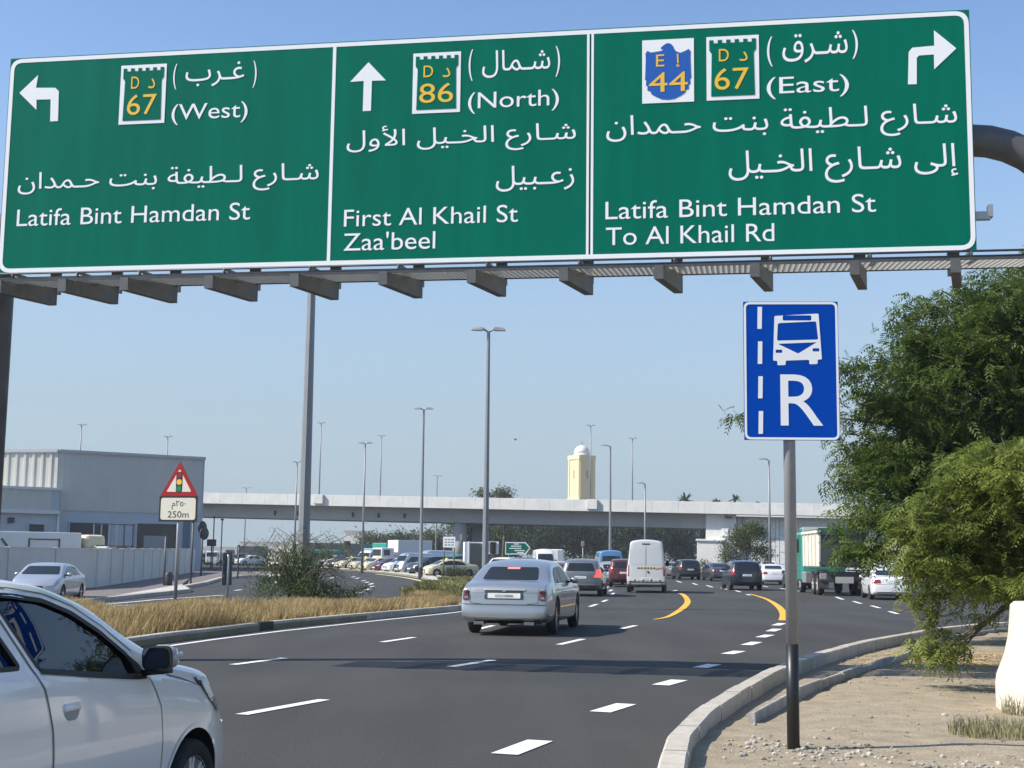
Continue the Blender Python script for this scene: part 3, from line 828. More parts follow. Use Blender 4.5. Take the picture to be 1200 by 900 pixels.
# things in the yard
def yard_pt(px, y): return ground_at(px, y)
p = yard_pt(42, 92)
tr = empty('trailer', (p.x, p.y, p.z), math.atan2(u_.y, u_.x) + .08); tag(tr, 'white lorry body with a cream rounded end parked behind the yard wall', 'trailer')
Mw = mat('white panel', (.70, .71, .70), .5, var=.05, scale=.6)
ppm = F_PX / 92
b = MB(); b.box((-1.2, 0, 2.35), (7.6, 2.3, 1.25), bev=.06); b.build('body', Mw, tr)
b = MB(); b.box((3.6, 0, 2.35), (1.5, 2.2, 1.05), bev=.3); b.build('nose', mat('cream paint', (.62, .56, .38), .5), tr)
b = MB(); b.box((.3, 0, 1.4), (8.8, 1.9, .45)); b.build('chassis', M_DARK, tr)
for x in (-3.5, -2.3, 2.2):
    for y in (-.95, .95):
        b = MB(); b.lathe([(.12, -.14), (.46, -.14), (.5, -.08), (.5, .08), (.46, .14), (.12, .14)], 16, 0, Matrix.Translation((x, y, .5)) @ Matrix.Rotation(R(90), 4, 'X')); b.build('wheel', mat('tyre', (.02, .02, .021), .85), tr)
b = MB()
for s_ in ((-.9, 2.1, .08, .7), (1.1, 2.1, .08, .7)): b.box((s_[0], -1.19, s_[1] + .1), (s_[2], .05, s_[3]))
b.box((.1, -1.19, 2.5), (2.0, .05, .07)); b.build('door_frame', M_DARK, tr)
b = MB(); b.beam((-2.3, -1.2, 2.0), (-2.7, -1.2, 2.5), .07, .12); b.build('handle', M_DARK, tr)
# steel rack standing by the doorway
p = yard_pt(126, 112); rk = empty('steel_rack', (p.x, p.y, p.z), .3); tag(rk, 'tall steel frame rack standing against the warehouse doorway', 'rack')
for x in (-1.2, -.6, 0, .6, 1.2, 1.9):
    b = MB(); b.box((x, 0, 2.0), (.1, .1, 4.0)); b.box((x, .8, 2.0), (.1, .1, 4.0)); b.build('upright', M_STEEL if x < 1 else M_STEELD, rk)
b = MB()
for z in (1.1, 2.2, 3.95): b.box((.35, .4, z), (3.3, .9, .08))
b.build('shelf', M_STEELD, rk)
p = yard_pt(134, 78); jk = empty('scrap_pile', p); tag(jk, 'low heap of dark scrap and a white tub showing over the yard wall', 'scrap')
b = MB(); rn = random.Random(5)
for k in range(26): b.box((rn.uniform(-1.2, 1.0), rn.uniform(-.5, .5), rn.uniform(.3, 1.95)), (rn.uniform(.2, .9), rn.uniform(.2, .6), rn.uniform(.08, .4)), 0, None, rn.random() * 3)
b.box((0, 0, .8), (2.2, 1.2, 1.6)); b.build('scrap', mat('rust dark', (.09, .075, .06), .9, var=.4, scale=2), jk)
b = MB(); b.box((-.6, -.5, 1.9), (.8, .5, .28), bev=.08); b.build('tub', Mw, jk)

# ------------------------------------------------------------------ street lamps
GRP_L = 'tall lamp posts along the roads'
def lamp(px, H, y, label, arms=2, r0=.13, r1=.06, zbase=None, px_top=None, ang=0.0, sleeve=False, arm=1.3):
    p = ground_at(px, y)
    if zbase is not None: p.z = zbase
    e = empty('street_lamp', p, ang); tag(e, label, 'street lamp', GRP_L)
    b = MB(); b.tube([(0, 0, 0), (0, 0, H * .5), (0, 0, H)], [r0, (r0 + r1) / 2, r1], 10 if r0 < .15 else 8, 0, True, r0 < .15); b.build('pole', M_POLE, e)
    for s_ in ((-1, 1) if arms == 2 else (-1,)):
        b = MB(); b.tube([(0, 0, H - .05), (s_ * arm * .5, 0, H + .1), (s_ * arm * .62, 0, H + .1)], .045, 6); b.build('arm', M_POLE, e)
        b = MB(); b.add([(s_ * arm * .5, -.16, H + .02), (s_ * (arm + .25), -.13, H + .03), (s_ * (arm + .25), .13, H + .03), (s_ * arm * .5, .16, H + .02),
                         (s_ * arm * .5, -.12, H + .17), (s_ * (arm + .2), -.08, H + .14), (s_ * (arm + .2), .08, H + .14), (s_ * arm * .5, .12, H + .17)],
                        [(0, 1, 2, 3), (7, 6, 5, 4), (0, 4, 5, 1), (1, 5, 6, 2), (2, 6, 7, 3), (3, 7, 4, 0)] if s_ > 0 else [(3, 2, 1, 0), (4, 5, 6, 7), (1, 5, 4, 0), (2, 6, 5, 1), (3, 7, 6, 2), (0, 4, 7, 3)])
        b.build('lamp_head', mat('lamp head', (.30, .31, .32), .5), e)
    if sleeve:
        b = MB(); b.tube([(0, 0, 0), (0, 0, .85)], r0 + .03, 8, 0, True, False); b.build('base_sleeve', M_DARK, e)
    return e
def lamp_top(px, y, pyt, base=0.0): return at(px, pyt, y).z - base
def L_(px, pyt, y, label, px_t=None, **k):
    g_ = G(y); return lamp(px_t or px, lamp_top(px, y, pyt, g_), y, label, **k)
p363 = gp(355, 712)
lamp(355, 12.6, p363.y, 'thick grey lamp post rising from the dry grass up behind the green sign', r0=.215, r1=.12, sleeve=True)
L_(572.5, 388, 59, 'tall double-armed lamp post just behind the silver limousine', px_t=568.6, r0=.15, r1=.07, arm=.5)
L_(499, 480, 104, 'double-armed lamp post at the tip of the island beside the queue', px_t=493, r0=.15, r1=.07, sleeve=True, arm=.5)
L_(427.5, 520, 130, 'double-armed lamp post standing beside the white minibus', px_t=424.5, arm=.45)
L_(346, 542, 152, 'lamp post just left of the thick post, rising in front of the flyover', px_t=344.5, arm=.4)
L_(715.5, 523, 129, 'single-armed grey lamp post right of the cream tower', px_t=715, arms=1, arm=.7, r0=.16)
L_(756.5, 567, 126, 'short single-armed lamp post rising behind the white van', px_t=756, arms=1, arm=.5)
e9 = L_(905, 539, 112, 'single-armed lamp post by the bushy tree with a round red sign at its foot', px_t=902.5, arms=1, arm=.6)
L_(510.5, 558, 235, 'distant double lamp post seen beside the flyover pier', r0=.15, arm=.6)
L_(285.5, 572, 240, 'small far lamp post over the flyover between warehouse and bush', r0=.15, arm=.6)
for (px, pyt, y, lab) in ((371.5, 496, 200.5, 'lamp post on the flyover just right of the thick post'), (443.5, 511, 210, 'lamp post on the far side of the flyover above the white minibus'),
                          (691.5, 499, 189.5, 'lamp post on the flyover in front of the cream tower'), (741, 514, 200, 'lamp post on the far side of the flyover right of the tower'),
                          (87, 498, 176, 'lamp post rising behind the warehouse roof, left one'), (190, 512, 182, 'lamp post rising behind the warehouse roof near the warning triangle')):
    lamp(px, at(px, pyt, y).z - 9.0, y, lab, zbase=9.0, r0=.11, r1=.07, arm=.42)
lamp(107, at(107, 530.5, 170).z - 9.0, 170, 'lamp post whose head just peeks over the warehouse roof', zbase=9.0, r0=.1, r1=.07, arm=.5)
# thin poles seen below the deck on the left
for px, y, h, lab in ((249, 150, 5.6, 'thin grey post left of the grey lorry trailer'), (258.5, 160, 5.6, 'slim grey mast above the far white lorry')):
    e = empty('post', ground_at(px, y)); tag(e, lab, 'post'); b = MB(); b.tube([(0, 0, 0), (0, 0, h)], .07, 6); b.build('pole', M_POLE, e); b = MB(); b.box((0, 0, h), (.3, .3, .2)); b.build('cap', M_DARK, e)
b = MB(); q = ground_at(902.5, 112)
b.lathe([(0.001, 0), (.32, 0), (.32, .03), (0.001, .03)], 20, 0, Matrix.Translation((0, -.2, .95)) @ Matrix.Rotation(R(90), 4, 'X'))
b.lathe([(0.001, .035), (.2, .035)], 20, 1, Matrix.Translation((0, -.2, .95)) @ Matrix.Rotation(R(90), 4, 'X'))
b.build('round_sign', [mat('sign red', (.6, .03, .03), .5), mat('sign white', (.78, .78, .76), .5)], e9)
# a bird
bp_ = at(604, 515, 150); bd = MB()
bd.sphere((0, 0, 0), .12, 0, 8, 6, (1, 2.2, .9))
bd.add([(0.05, .12, .03), (.55, .0, .22), (.5, -.16, .2), (.05, -.15, .03)], [(0, 1, 2, 3)]); bd.add([(-.05, .12, .03), (-.55, .0, .22), (-.5, -.16, .2), (-.05, -.15, .03)], [(3, 2, 1, 0)])
o = bd.build('bird', M_DARK, None, bp_); tag(o, 'tiny dark bird flying in the open sky above the flyover', 'bird')

# ------------------------------------------------------------------ overhead direction sign and its gantry
SX, SY, SZB, SPSI = -7.973, 20.711, 5.90, -0.165       # lower left corner of the board: about 6 m of clearance
SW, SH, KS = 11.823, 2.815, 1.2286                     # board drawn 11.8 x 2.8, then scaled about the camera together with its gantry
SZL = 5.10                                             # height of its lower edge before that scaling about the camera
SU = Vector((math.cos(SPSI), math.sin(SPSI), 0)); SN = Vector((math.sin(SPSI), -math.cos(SPSI), 0))
def s2(px, py, off=0.0):
    """photo pixel -> (along, up) on the sign face"""
    v = ray(px, py); O = Vector((SX, SY, SZB)) + SN * off
    t = (O - Vector((0, 0, HC))).dot(SN) / v.dot(SN)
    d = Vector((0, 0, HC)) + v * t - O
    return (d.dot(SU) / KS, d.z / KS)
M_GREEN = mat('sign green', (.0005, .148, .094), .6, spec=.04, var=.10, scale=1.0, stretch=(3.0, 3.0, .25))
M_WHITE = mat('sign white sheet', (.86, .87, .86), .4)
M_YSIGN = mat('sign yellow', (.85, .52, .04), .4)
M_BLUES = mat('sign shield blue', (.01, .10, .42), .4)
M_ALU = mat('sign back aluminium', (.45, .46, .47), .4, .7)
sign = empty('direction_sign', (SX, SY, SZB), SPSI); sign.scale = (KS, KS, KS)
tag(sign, 'huge green overhead road sign in three panels with white arrows and lettering', 'road sign')
u1, u2 = s2(388.5, 183)[0], s2(691.5, 170)[0]
edges = [0.0, u1, u2, SW]
panels = []
for k in range(3):
    b = MB(); b.box(((edges[k] + edges[k + 1]) / 2, .03, SH / 2), (edges[k + 1] - edges[k] - .006, .06, SH)); 
    o = b.build('sign_panel', [M_GREEN], sign); panels.append(o)
    fr = MB()
    for q in range(int((edges[k + 1] - edges[k]) / .9)):
        fr.box((edges[k] + .5 + q * .9, .10, SH / 2), (.06, .08, SH - .1))
    fr.build('stiffener', M_ALU, o)
tag(panels[0], 'green panel to the west with a left-turn arrow'); tag(panels[1], 'green panel to the north with an upward arrow'); tag(panels[2], 'green panel to the east with a right-turn arrow and two shields')
# border with rounded outer corners, and the lines between the panels
bd = MB()
bw, ins, rr_ = .052, .012, .16
put_ring(bd, rrect(ins, ins, SW - ins, SH - ins, rr_, 6), rrect(ins + bw, ins + bw, SW - ins - bw, SH - ins - bw, rr_ - bw, 6), .004)
for a0 in (u1 - .02, u2 - .042, u2 + .010):
    wd_ = .042 if a0 < u1 else .030
    put_poly(bd, [(a0, ins + bw - .002), (a0 + wd_, ins + bw - .002), (a0 + wd_, SH - ins - bw + .002), (a0, SH - ins - bw + .002)], .004)
bd.build('border', M_WHITE, sign)
def P_(*px): return [s2(a, b_) for a, b_ in px]
def arrow(px, panel):
    b = MB(); put_poly(b, P_(*px), .005); b.build('arrow', M_WHITE, panel)
arrow([(23, 109), (45, 88), (42.5, 103), (65, 103), (69.2, 107), (68.2, 142), (59, 142.5), (59.6, 116.5), (43, 117), (43, 129)], panels[0])
arrow([(432, 73), (410.4, 96.2), (426.4, 95), (425.2, 130.4), (434.8, 130), (436, 94.8), (452.4, 94.4)], panels[1])
arrow([(1063.9, 99), (1064.8, 61), (1069, 56), (1094.7, 53.7), (1094.3, 35.5), (1120.7, 56.8), (1094.7, 81.5), (1094.3, 64), (1077, 65.2), (1074.3, 68), (1074.3, 98.8)], panels[2])
def tline(s, xl, xr, yb_l, cap_px, panel, yb_r=None, weight=.012, mode='cap', mb=None, m=0):
    """one line of writing: left end, right end, baseline at the left end, cap height"""
    a, z0 = s2(xl, yb_l); c, z1 = s2(xr, yb_r if yb_r is not None else yb_l)
    t_, zt_ = s2(xl, yb_l - cap_px)
    zb_ = (z0 + z1) / 2 if yb_r is not None else z0
    put_text(mb, s, a, c, zb_, zb_ + (zt_ - z0), weight, m, .005, mode)
def abox(s, xl, xr, y_top_l, y_bot_l, y_top_r, y_bot_r, mb, weight=.034, m=0):
    """arabic writing fitted to its measured box"""
    a, zb_l = s2(xl, y_bot_l); c, zt_r = s2(xr, y_top_r)
    _, zt_l = s2(xl, y_top_l); _, zb_r = s2(xr, y_bot_r)
    put_text(mb, shape_ar(s), a, c, (zb_l + zb_r) / 2, (zt_l + zt_r) / 2, weight, m, .005, 'box')
LAT = .011
def latin(k, *a, **kw):
    b = MB(); tline(*a[:5], panels[k], *a[5:], mb=b, **kw); b.build('lettering', M_WHITE, panels[k])
def arabic(k, *a, **kw):
    b = MB(); abox(*a, b, **kw); b.build('arabic_lettering', M_WHITE, panels[k])
# west
latin(0, '(West)', 201, 290, 139.8, 18, 138, .013); latin(0, 'Latifa Bint Hamdan St', 19.5, 293, 265, 19.3, 257.3, LAT)
arabic(0, 'شـارع لـطيفة بنت حـمدان', 20.5, 374, 200, 230, 192, 224); arabic(0, 'غـرب', 217, 287, 74, 103, 73, 99, weight=.03)
arabic(0, '(', 202.5, 208, 75, 105, 75, 105, weight=.004); arabic(0, ')', 296, 301.5, 71, 103, 71, 103, weight=.004)
# north
latin(1, '(North)', 548.5, 655, 127, 18.5, 123.5, .013); latin(1, 'First Al Khail St', 403, 607, 265.6, 19.6, 260, LAT); latin(1, "Zaa'beel", 402.5, 510, 294, 20, 291.2, LAT)
arabic(1, 'شـارع الخـيل الأول', 406, 675, 147, 181, 141, 176); arabic(1, 'زعـبيل', 581, 673, 194, 225, 193, 222, weight=.03); arabic(1, 'شـمال', 565, 645, 59, 91, 57, 89, weight=.03)
arabic(1, '(', 549, 554.5, 58, 95, 58, 95, weight=.004); arabic(1, ')', 651, 656.5, 54, 90, 54, 90, weight=.004)
# east
latin(2, '(East)', 898.5, 995, 109.5, 19, 107, .013); latin(2, 'Latifa Bint Hamdan St', 709.5, 1026.7, 256.8, 20.5, 248.5, LAT); latin(2, 'To Al Khail Rd', 710, 907.5, 287, 20.5, 283, LAT)
arabic(2, 'شـارع لـطيفة بنت حـمدان', 710.5, 1121, 134, 169, 121, 160); arabic(2, 'إلى شـارع الخـيل', 854, 1122, 174, 215, 171, 213); arabic(2, 'شـرق', 917, 993, 39, 74, 37, 72, weight=.03)
arabic(2, '(', 899, 905, 43, 78, 43, 78, weight=.004); arabic(2, ')', 999, 1005, 35, 69, 35, 69, weight=.004)

def fort_shield(px, num, d_px, dal_px, num_px, panel):
    """white frame round a green fort outline with battlements, yellow D and number"""
    TL, TR, BR_, BL_ = P_(*px)
    x0, x1 = (TL[0] + BL_[0]) / 2, (TR[0] + BR_[0]) / 2; z0, z1 = (BL_[1] + BR_[1]) / 2, (TL[1] + TR[1]) / 2
    W_, H_ = x1 - x0, z1 - z0
    X = lambda t: x0 + W_ * t
    Z = lambda t: z0 + H_ * t
    b = MB(); put_poly(b, [(x0, z0), (x1, z0), (x1, z1), (x0, z1)], .006)
    inner = [(X(.085), Z(.06)), (X(.915), Z(.06)), (X(.90), Z(.73)), (X(.945), Z(.78)), (X(.945), Z(.945))]
    n = 6; a_, c_ = .945, .055; st = (a_ - c_) / (2 * n - 1)
    t = a_
    for k in range(n):
        t0 = a_ - st * 2 * k; inner += [(X(t0), Z(.945)), (X(t0 - st), Z(.945))]
        if k < n - 1: inner += [(X(t0 - st), Z(.895)), (X(t0 - 2 * st), Z(.895))]
    inner += [(X(.055), Z(.78)), (X(.10), Z(.73))]
    put_poly(b, inner, .010, 1)
    bx = lambda q: (min(P_((q[0], q[3]), (q[2], q[1]))[0][0], 99), P_((q[2], q[1]))[0][0], P_((q[0], q[3]))[0][1], P_((q[2], q[1]))[0][1])
    a = bx(d_px); put_text(b, 'D', *a, .014, 2, .014, 'box')
    a = bx(dal_px); put_text(b, shape_ar('د'), *a, .01, 2, .014, 'box')
    a = bx(num_px); put_text(b, num, *a, .016, 2, .014, 'box')
    b.build('route_shield', [M_WHITE, M_GREEN, M_YSIGN], panel)
fort_shield([(141.6, 77), (195, 75), (193.6, 144), (140, 146.4)], '67', (154, 90, 164, 104.5), (174, 92, 182.5, 104), (149, 110, 184.5, 135.5), panels[0])
fort_shield([(484.8, 63), (540.8, 60.4), (538.8, 131), (482.8, 134)], '86', (496.5, 77, 508, 91), (519, 79.5, 528, 91), (491.5, 97, 531.5, 121.5), panels[1])
fort_shield([(828.6, 43.8), (890.2, 40.7), (888.9, 115.3), (827.3, 118.7)], '67', (842.5, 57.5, 854, 72.5), (866.5, 60.5, 876, 72), (837.5, 79, 877.5, 106), panels[2])
# falcon shield
TL, TR, BR_, BL_ = P_((752.8, 47.7), (813.9, 44.6), (812.6, 118.7), (752.4, 122.2))
x0, x1 = (TL[0] + BL_[0]) / 2, (TR[0] + BR_[0]) / 2; z0, z1 = (BL_[1] + BR_[1]) / 2, (TL[1] + TR[1]) / 2
b = MB(); put_poly(b, [(x0, z0), (x1, z0), (x1, z1), (x0, z1)], .006)
half = [(.50, .045), (.62, .055), (.74, .10), (.82, .14), (.84, .19), (.90, .20), (.895, .27), (.93, .28), (.92, .36), (.945, .37), (.94, .46), (.93, .70), (.935, .79), (.90, .83), (.83, .80), (.74, .775), (.66, .80), (.615, .845)]
left = [(1 - a, z) for a, z in reversed(half[:-1])]
fal = half + [(.60, .885), (.555, .925), (.49, .94), (.43, .915), (.36, .87), (.375, .835), (.43, .85)] + [(.39, .82)] + [(a, z) for a, z in left[2:]]
put_poly(b, [(x0 + (x1 - x0) * a, z0 + (z1 - z0) * z) for a, z in fal], .010, 1)
X = lambda t: x0 + (x1 - x0) * t
Z = lambda t: z0 + (z1 - z0) * t
put_text(b, 'E', X(.27), X(.43), Z(.57), Z(.76), .014, 2, .014, 'box')
put_text(b, shape_ar('إ'), X(.665), X(.735), Z(.55), Z(.76), .008, 2, .014, 'box')
put_text(b, '44', X(.13), X(.88), Z(.17), Z(.475), .02, 2, .014, 'box')
b.build('route_shield', [M_WHITE, M_BLUES, M_YSIGN], panels[2])

# gantry: bent tube frame, walkway, brackets
gan = empty('sign_gantry', (SX, SY, -.366), SPSI); gan.scale = (KS, KS, KS)  # origin ends up below ground because the gantry is scaled about the camera
tag(gan, 'dark steel tube gantry with a grating walkway carrying the green sign', 'sign gantry')
M_TUBE = mat('gantry tube', (.115, .115, .118), .5, .2, var=.25, scale=2.5, bump=.15, bscale=12)
bu, bz = s2(1142, 162, -.35)
zc = SZL + bz
rb = 1.15; uL, uR = -.17, SW + 1.15
path = [(uL, .36, -.1), (uL, .36, zc - rb)]
for k in range(1, 9):
    a_ = math.pi / 2 * k / 8; path.append((uL + rb - rb * math.cos(a_), .36, zc - rb + rb * math.sin(a_)))
for k in range(1, 12): path.append((uL + rb + (uR - uL - 2 * rb) * k / 12, .36, zc))
for k in range(0, 9):
    a_ = math.pi / 2 * k / 8; path.append((uR - rb + rb * math.sin(a_), .36, zc - rb + rb * math.cos(a_)))
path.append((uR, .36, .3))
b = MB(); b.tube(path, .185, 18); b.build('tube_frame', M_TUBE, gan)
b = MB(); b.beam((SW - .3, .1, .42 + SZL), (SW + .17, .1, .42 + SZL), .08, .09); b.box((SW + .17, .1, SZL + .47), (.05, .12, .14)); b.build('beam_stub', M_STEEL, gan)
for u_c in (uL, uR):
    b = MB(); b.box((u_c, .36, .33), (.7, .7, .06)); b.box((u_c, .36, .18), (1.0, 1.0, .26), bev=.03); b.build('column_base', M_CONC, gan)
# walkway
wz = -.25                                     # grating level below the sign's lower edge
far_px = [62, 134, 203, 297, 392, 490, 588, 690, 795, 901, 1011, 1122]
bus_ = [s2(x, 341 - .003 * x)[0] for x in far_px]
M_BRK = mat('bracket steel', (.12, .122, .12), .6, .2, var=.2, scale=6)
LB = 1.0; DX = -.17
for u_b in bus_:
    b = MB(); b.add([(u_b - .05, .02, SZL + wz - .165), (u_b - .05 + DX, -LB, SZL + wz - .20), (u_b - .05 + DX, -LB, SZL + wz - .05), (u_b - .05, .02, SZL + wz + .06),
                     (u_b + .05, .02, SZL + wz - .165), (u_b + .05 + DX, -LB, SZL + wz - .20), (u_b + .05 + DX, -LB, SZL + wz - .05), (u_b + .05, .02, SZL + wz + .06)],
                    [(0, 1, 2, 3), (7, 6, 5, 4), (0, 4, 5, 1), (1, 5, 6, 2), (2, 6, 7, 3), (3, 7, 4, 0)])
    b.build('bracket', M_BRK, gan)
    b = MB(); b.box((u_b - .02, .10, SZL - .06), (.13, .05, .40)); b.build('hanger', M_STEELD, gan)
    b = MB(); b.tube([(u_b, -LB + .06, SZL + wz - .05), (u_b, -LB + .03, SZL + wz + .03)], .016, 6); b.beam((u_b, -LB + .05, SZL + wz + .03), (u_b, -.4, SZL + wz + .06), .03, .03); b.build('rail_post', M_STEELD, gan)
b = MB(); u_s, u_e = -.35, bus_[-1] + .75
TW = Matrix.Translation((0, 0, SZL + wz + .045)) @ Matrix.Rotation(math.atan2(.11, LB), 4, 'X')
n_ = int((u_e - u_s) / .06)
for k in range(n_ + 1): b.box((u_s + (u_e - u_s) * k / n_ + DX * .5, -LB / 2 + .02, .02), (.006, LB - .1, .035), 0, TW)
for k in range(12): b.box(((u_s + u_e) / 2 + DX * .5, -LB + .08 + (LB - .12) * k / 11, .021), (u_e - u_s, .007, .028), 0, TW)
o = b.build('walkway_grating', mat('grating', (.52, .52, .50), .6, .1), gan)
zr = SZL + wz - .05
b = MB(); b.tube([(u_s, -LB + .03, zr + .08), (u_e, -LB + .03, zr + .08)], .013, 6); b.tube([(u_s, -LB + .05, zr + .03), (u_e, -LB + .05, zr + .03)], .012, 6)
b.tube([(u_e, -LB + .03, zr + .08), (u_e, -LB + .03, zr + .0)], .013, 6); b.build('handrail', M_STEELD, gan)
b = MB(); b.box(((u_s + u_e) / 2, -.02, .02), (u_e - u_s, .03, .05), 0, TW); b.box(((u_s + u_e) / 2, -LB + .03, .012), (u_e - u_s, .02, .028), 0, TW); b.build('walkway_edge', M_STEELD, gan)

# flared concrete block, standing apart from the gantry column
b = MB(); prof = [(.78, -.1), (.78, .28), (.765, .38), (.68, .62), (.64, .82), (.61, 1.16), (.57, 1.20), (.0001, 1.2)]
vs, fs = [], []
for r_, z in prof:
    for k in range(20):
        t = 2 * math.pi * k / 20; c_, s_ = math.cos(t), math.sin(t); p_ = 4.0
        q_ = (abs(c_) ** p_ + abs(s_) ** p_) ** (-1 / p_); vs.append((r_ * c_ * q_ * 1.05, r_ * s_ * q_, z))
for i in range(len(prof) - 1):
    for k in range(20):
        a_, c_ = i * 20 + k, i * 20 + (k + 1) % 20; fs.append((a_, c_, c_ + 20, a_ + 20))
b.add(vs, fs, 0, True); fp = gp(1280, 843); o = b.build('concrete_block', mat('white plinth', (.60, .55, .47), .85, var=.22, scale=3, bump=.4, bscale=14, detail=10), None, (fp.x, fp.y + .35, .02), sharp=40)
o.rotation_euler = (0, 0, -.16); tag(o, 'flared off-white concrete block standing on the sand at the right edge', 'concrete block')

# ------------------------------------------------------------------ blue bus lane sign
pb = gp(930, 885)
bs = empty('bus_lane_sign', (pb.x, pb.y, .02), R(-4))
tag(bs, 'blue sign with a white bus and letter R on a grey post', 'road sign')
ppm = F_PX / pb.y
def h2(px, py):
    v = ray(px, py); t = (pb.y - .09) / v.y; return (v.x * t - pb.x, HC + v.z * t - .02)
TLq, TRq, BRq, BLq = h2(874, 355.3), h2(984, 351), h2(983, 514.7), h2(872.3, 516.7)
x0, x1 = (TLq[0] + BLq[0]) / 2, (TRq[0] + BRq[0]) / 2; z0, z1 = (BLq[1] + BRq[1]) / 2, (TLq[1] + TRq[1]) / 2
M_BLUE = mat('bus sign blue', (.0005, .062, .41), .5, spec=.06, var=.04, scale=2)
T = Matrix.Translation((0, -.075, 0))
b = MB(); b.box(((x0 + x1) / 2, -.07, (z0 + z1) / 2), (x1 - x0, .008, z1 - z0)); pl = b.build('sign_plate', [M_BLUE], bs)
b = MB(); put_ring(b, rrect(x0 + .004, z0 + .004, x1 - .004, z1 - .004, .055, 6), rrect(x0 + .024, z0 + .024, x1 - .024, z1 - .024, .038, 6), .002, 0, T); b.build('border', M_WHITE, pl)
k_ = (x1 - x0) / 111.0                        # metres per photo pixel on the plate
X = lambda px: x0 + (px - 873.2) * k_
Z = lambda py: z1 - (py - 353.2) * k_
for y_a, y_b in ((359.5, 386), (401, 428), (442.7, 469), (484, 511)):
    b = MB(); put_poly(b, [(X(889.6), Z(y_b)), (X(894.8), Z(y_b)), (X(895.4), Z(y_a)), (X(890.2), Z(y_a))], .002, 0, (), T); b.build('lane_dash', M_WHITE, pl)
b = MB()
bus_o = rpoly([(X(909.8), Z(370.5)), (X(961.5), Z(367.6)), (X(964.6), Z(422.5)), (X(959.6), Z(422.7)), (X(959.5), Z(428)), (X(949.8), Z(428.3)), (X(949.8), Z(423)), (X(922.3), Z(424)), (X(922.3), Z(429.3)), (X(912.6), Z(429.6)), (X(912.6), Z(424.2)), (X(907.6), Z(424.2))], .012, 3)
holes = [rrect(X(919.5), Z(376), X(953), Z(369.8), .012, 3),
         rpoly([(X(912.5), Z(400.2)), (X(960.6), Z(398.8)), (X(958.6), Z(377)), (X(913.8), Z(379.2))], .015, 3),
         rpoly([(X(913.5), Z(404)), (X(959), Z(402)), (X(937), Z(415.5))], .006, 2),
         rrect(X(910.8), Z(414.8), X(918.4), Z(411), .006, 3), rrect(X(954), Z(413), X(961.6), Z(409.2), .006, 3)]
put_poly(b, bus_o, .002, 0, holes, T); b.build('bus_symbol', M_WHITE, pl)
b = MB(); put_text(b, 'R', X(915.7), X(965), Z(501), Z(440.5), .026, 0, .002, 'box', 0, T); b.build('letter', M_WHITE, pl)
b = MB(); b.tube([(0, 0, .9), (0, 0, 3.0), (0, 0, z1 - .05)], .052, 20); post = b.build('post', mat('sign post grey', (.27, .28, .29), .5, .2, var=.12, scale=3), bs)
b = MB(); b.tube([(0, 0, -.1), (0, 0, .45), (0, 0, .905)], .0535, 20); b.build('post_foot', mat('black sleeve', (.012, .012, .013), .4), bs)
b = MB()
for zz in (z0 + .15, z1 - .2): b.box((0, -.03, zz), (.3, .07, .05))
b.build('clamp', M_STEEL, bs)

# ------------------------------------------------------------------ warning sign, sign backs and the rest of the small signs
pw = gp(205, 712); ws = empty('warning_sign', (pw.x, pw.y, .1), R(-14)); tag(ws, 'red triangle traffic light warning sign over a cream 250m plate in the dry grass', 'road sign')
def h3(px, py):
    v = ray(px, py); t = (pw.y - .1) / v.y; return ((v.x * t - pw.x) / math.cos(R(14)), HC + v.z * t - .1)
b = MB(); top_ = h3(209, 541)[1]; b.tube([(0, 0, -.2), (0, 0, top_ - .3)], .055, 10); b.build('post', M_STEEL, ws)
a_, c_, d_ = h3(210, 540.5), h3(186.5, 580.5), h3(233.3, 582)
cxm = (c_[0] + d_[0]) / 2; wt = (d_[0] - c_[0]); zt_ = a_[1]; zb_ = (c_[1] + d_[1]) / 2
tri = lambda k: rpoly([(cxm - wt / 2 * k, zb_ + (1 - k) * (zt_ - zb_) * .36), (cxm + wt / 2 * k, zb_ + (1 - k) * (zt_ - zb_) * .36), (cxm, zb_ + (1 - k) * (zt_ - zb_) * .36 + k * (zt_ - zb_))], .07 * k, 4)
b = MB(); b.prism([(p[0], p[1]) for p in tri(1.0)], .055, .075, 0, Matrix.Rotation(R(90), 4, 'X')); put_poly(b, tri(.99), .0765, 0); 
put_poly(b, tri(.66), .080, 1)
zc_ = zb_ + (zt_ - zb_) * .36
put_poly(b, rrect(cxm - .112, zb_ + .12, cxm + .112, zb_ + .12 + .66, .08, 4), .083, 2)
for k, mm in enumerate((3, 4, 0)):
    cz = zb_ + .12 + .115 + .215 * k
    put_poly(b, [(cxm + .092 * math.cos(t * math.pi / 8), cz + .092 * math.sin(t * math.pi / 8)) for t in range(16)], .086, mm)
M_RED = mat('warning red', (.36, .018, .022), .55, spec=.2)
b.build('triangle', [M_RED, mat('cream sheet', (.72, .68, .56), .5), mat('black print', (.015, .015, .015), .5), mat('signal green', (.0, .22, .08), .4), M_YSIGN], ws)
e0, e1 = h3(184.6, 611), h3(233.6, 581.5)
b = MB(); b.box(((e0[0] + e1[0]) / 2, -.065, (e0[1] + e1[1]) / 2), (e1[0] - e0[0], .02, e1[1] - e0[1])); 
put_poly(b, rrect(e0[0] + .015, e0[1] + .015, e1[0] - .015, e1[1] - .015, .12, 4), .0765, 0)
put_poly(b, rrect(e0[0] + .06, e0[1] + .06, e1[0] - .06, e1[1] - .06, .09, 4), .080, 1)
q0, q1 = h3(196, 607), h3(222.5, 600); put_text(b, '250m', q0[0], q1[0], q0[1] + .02, q1[1] + .02, .02, 0, .084, 'cap')
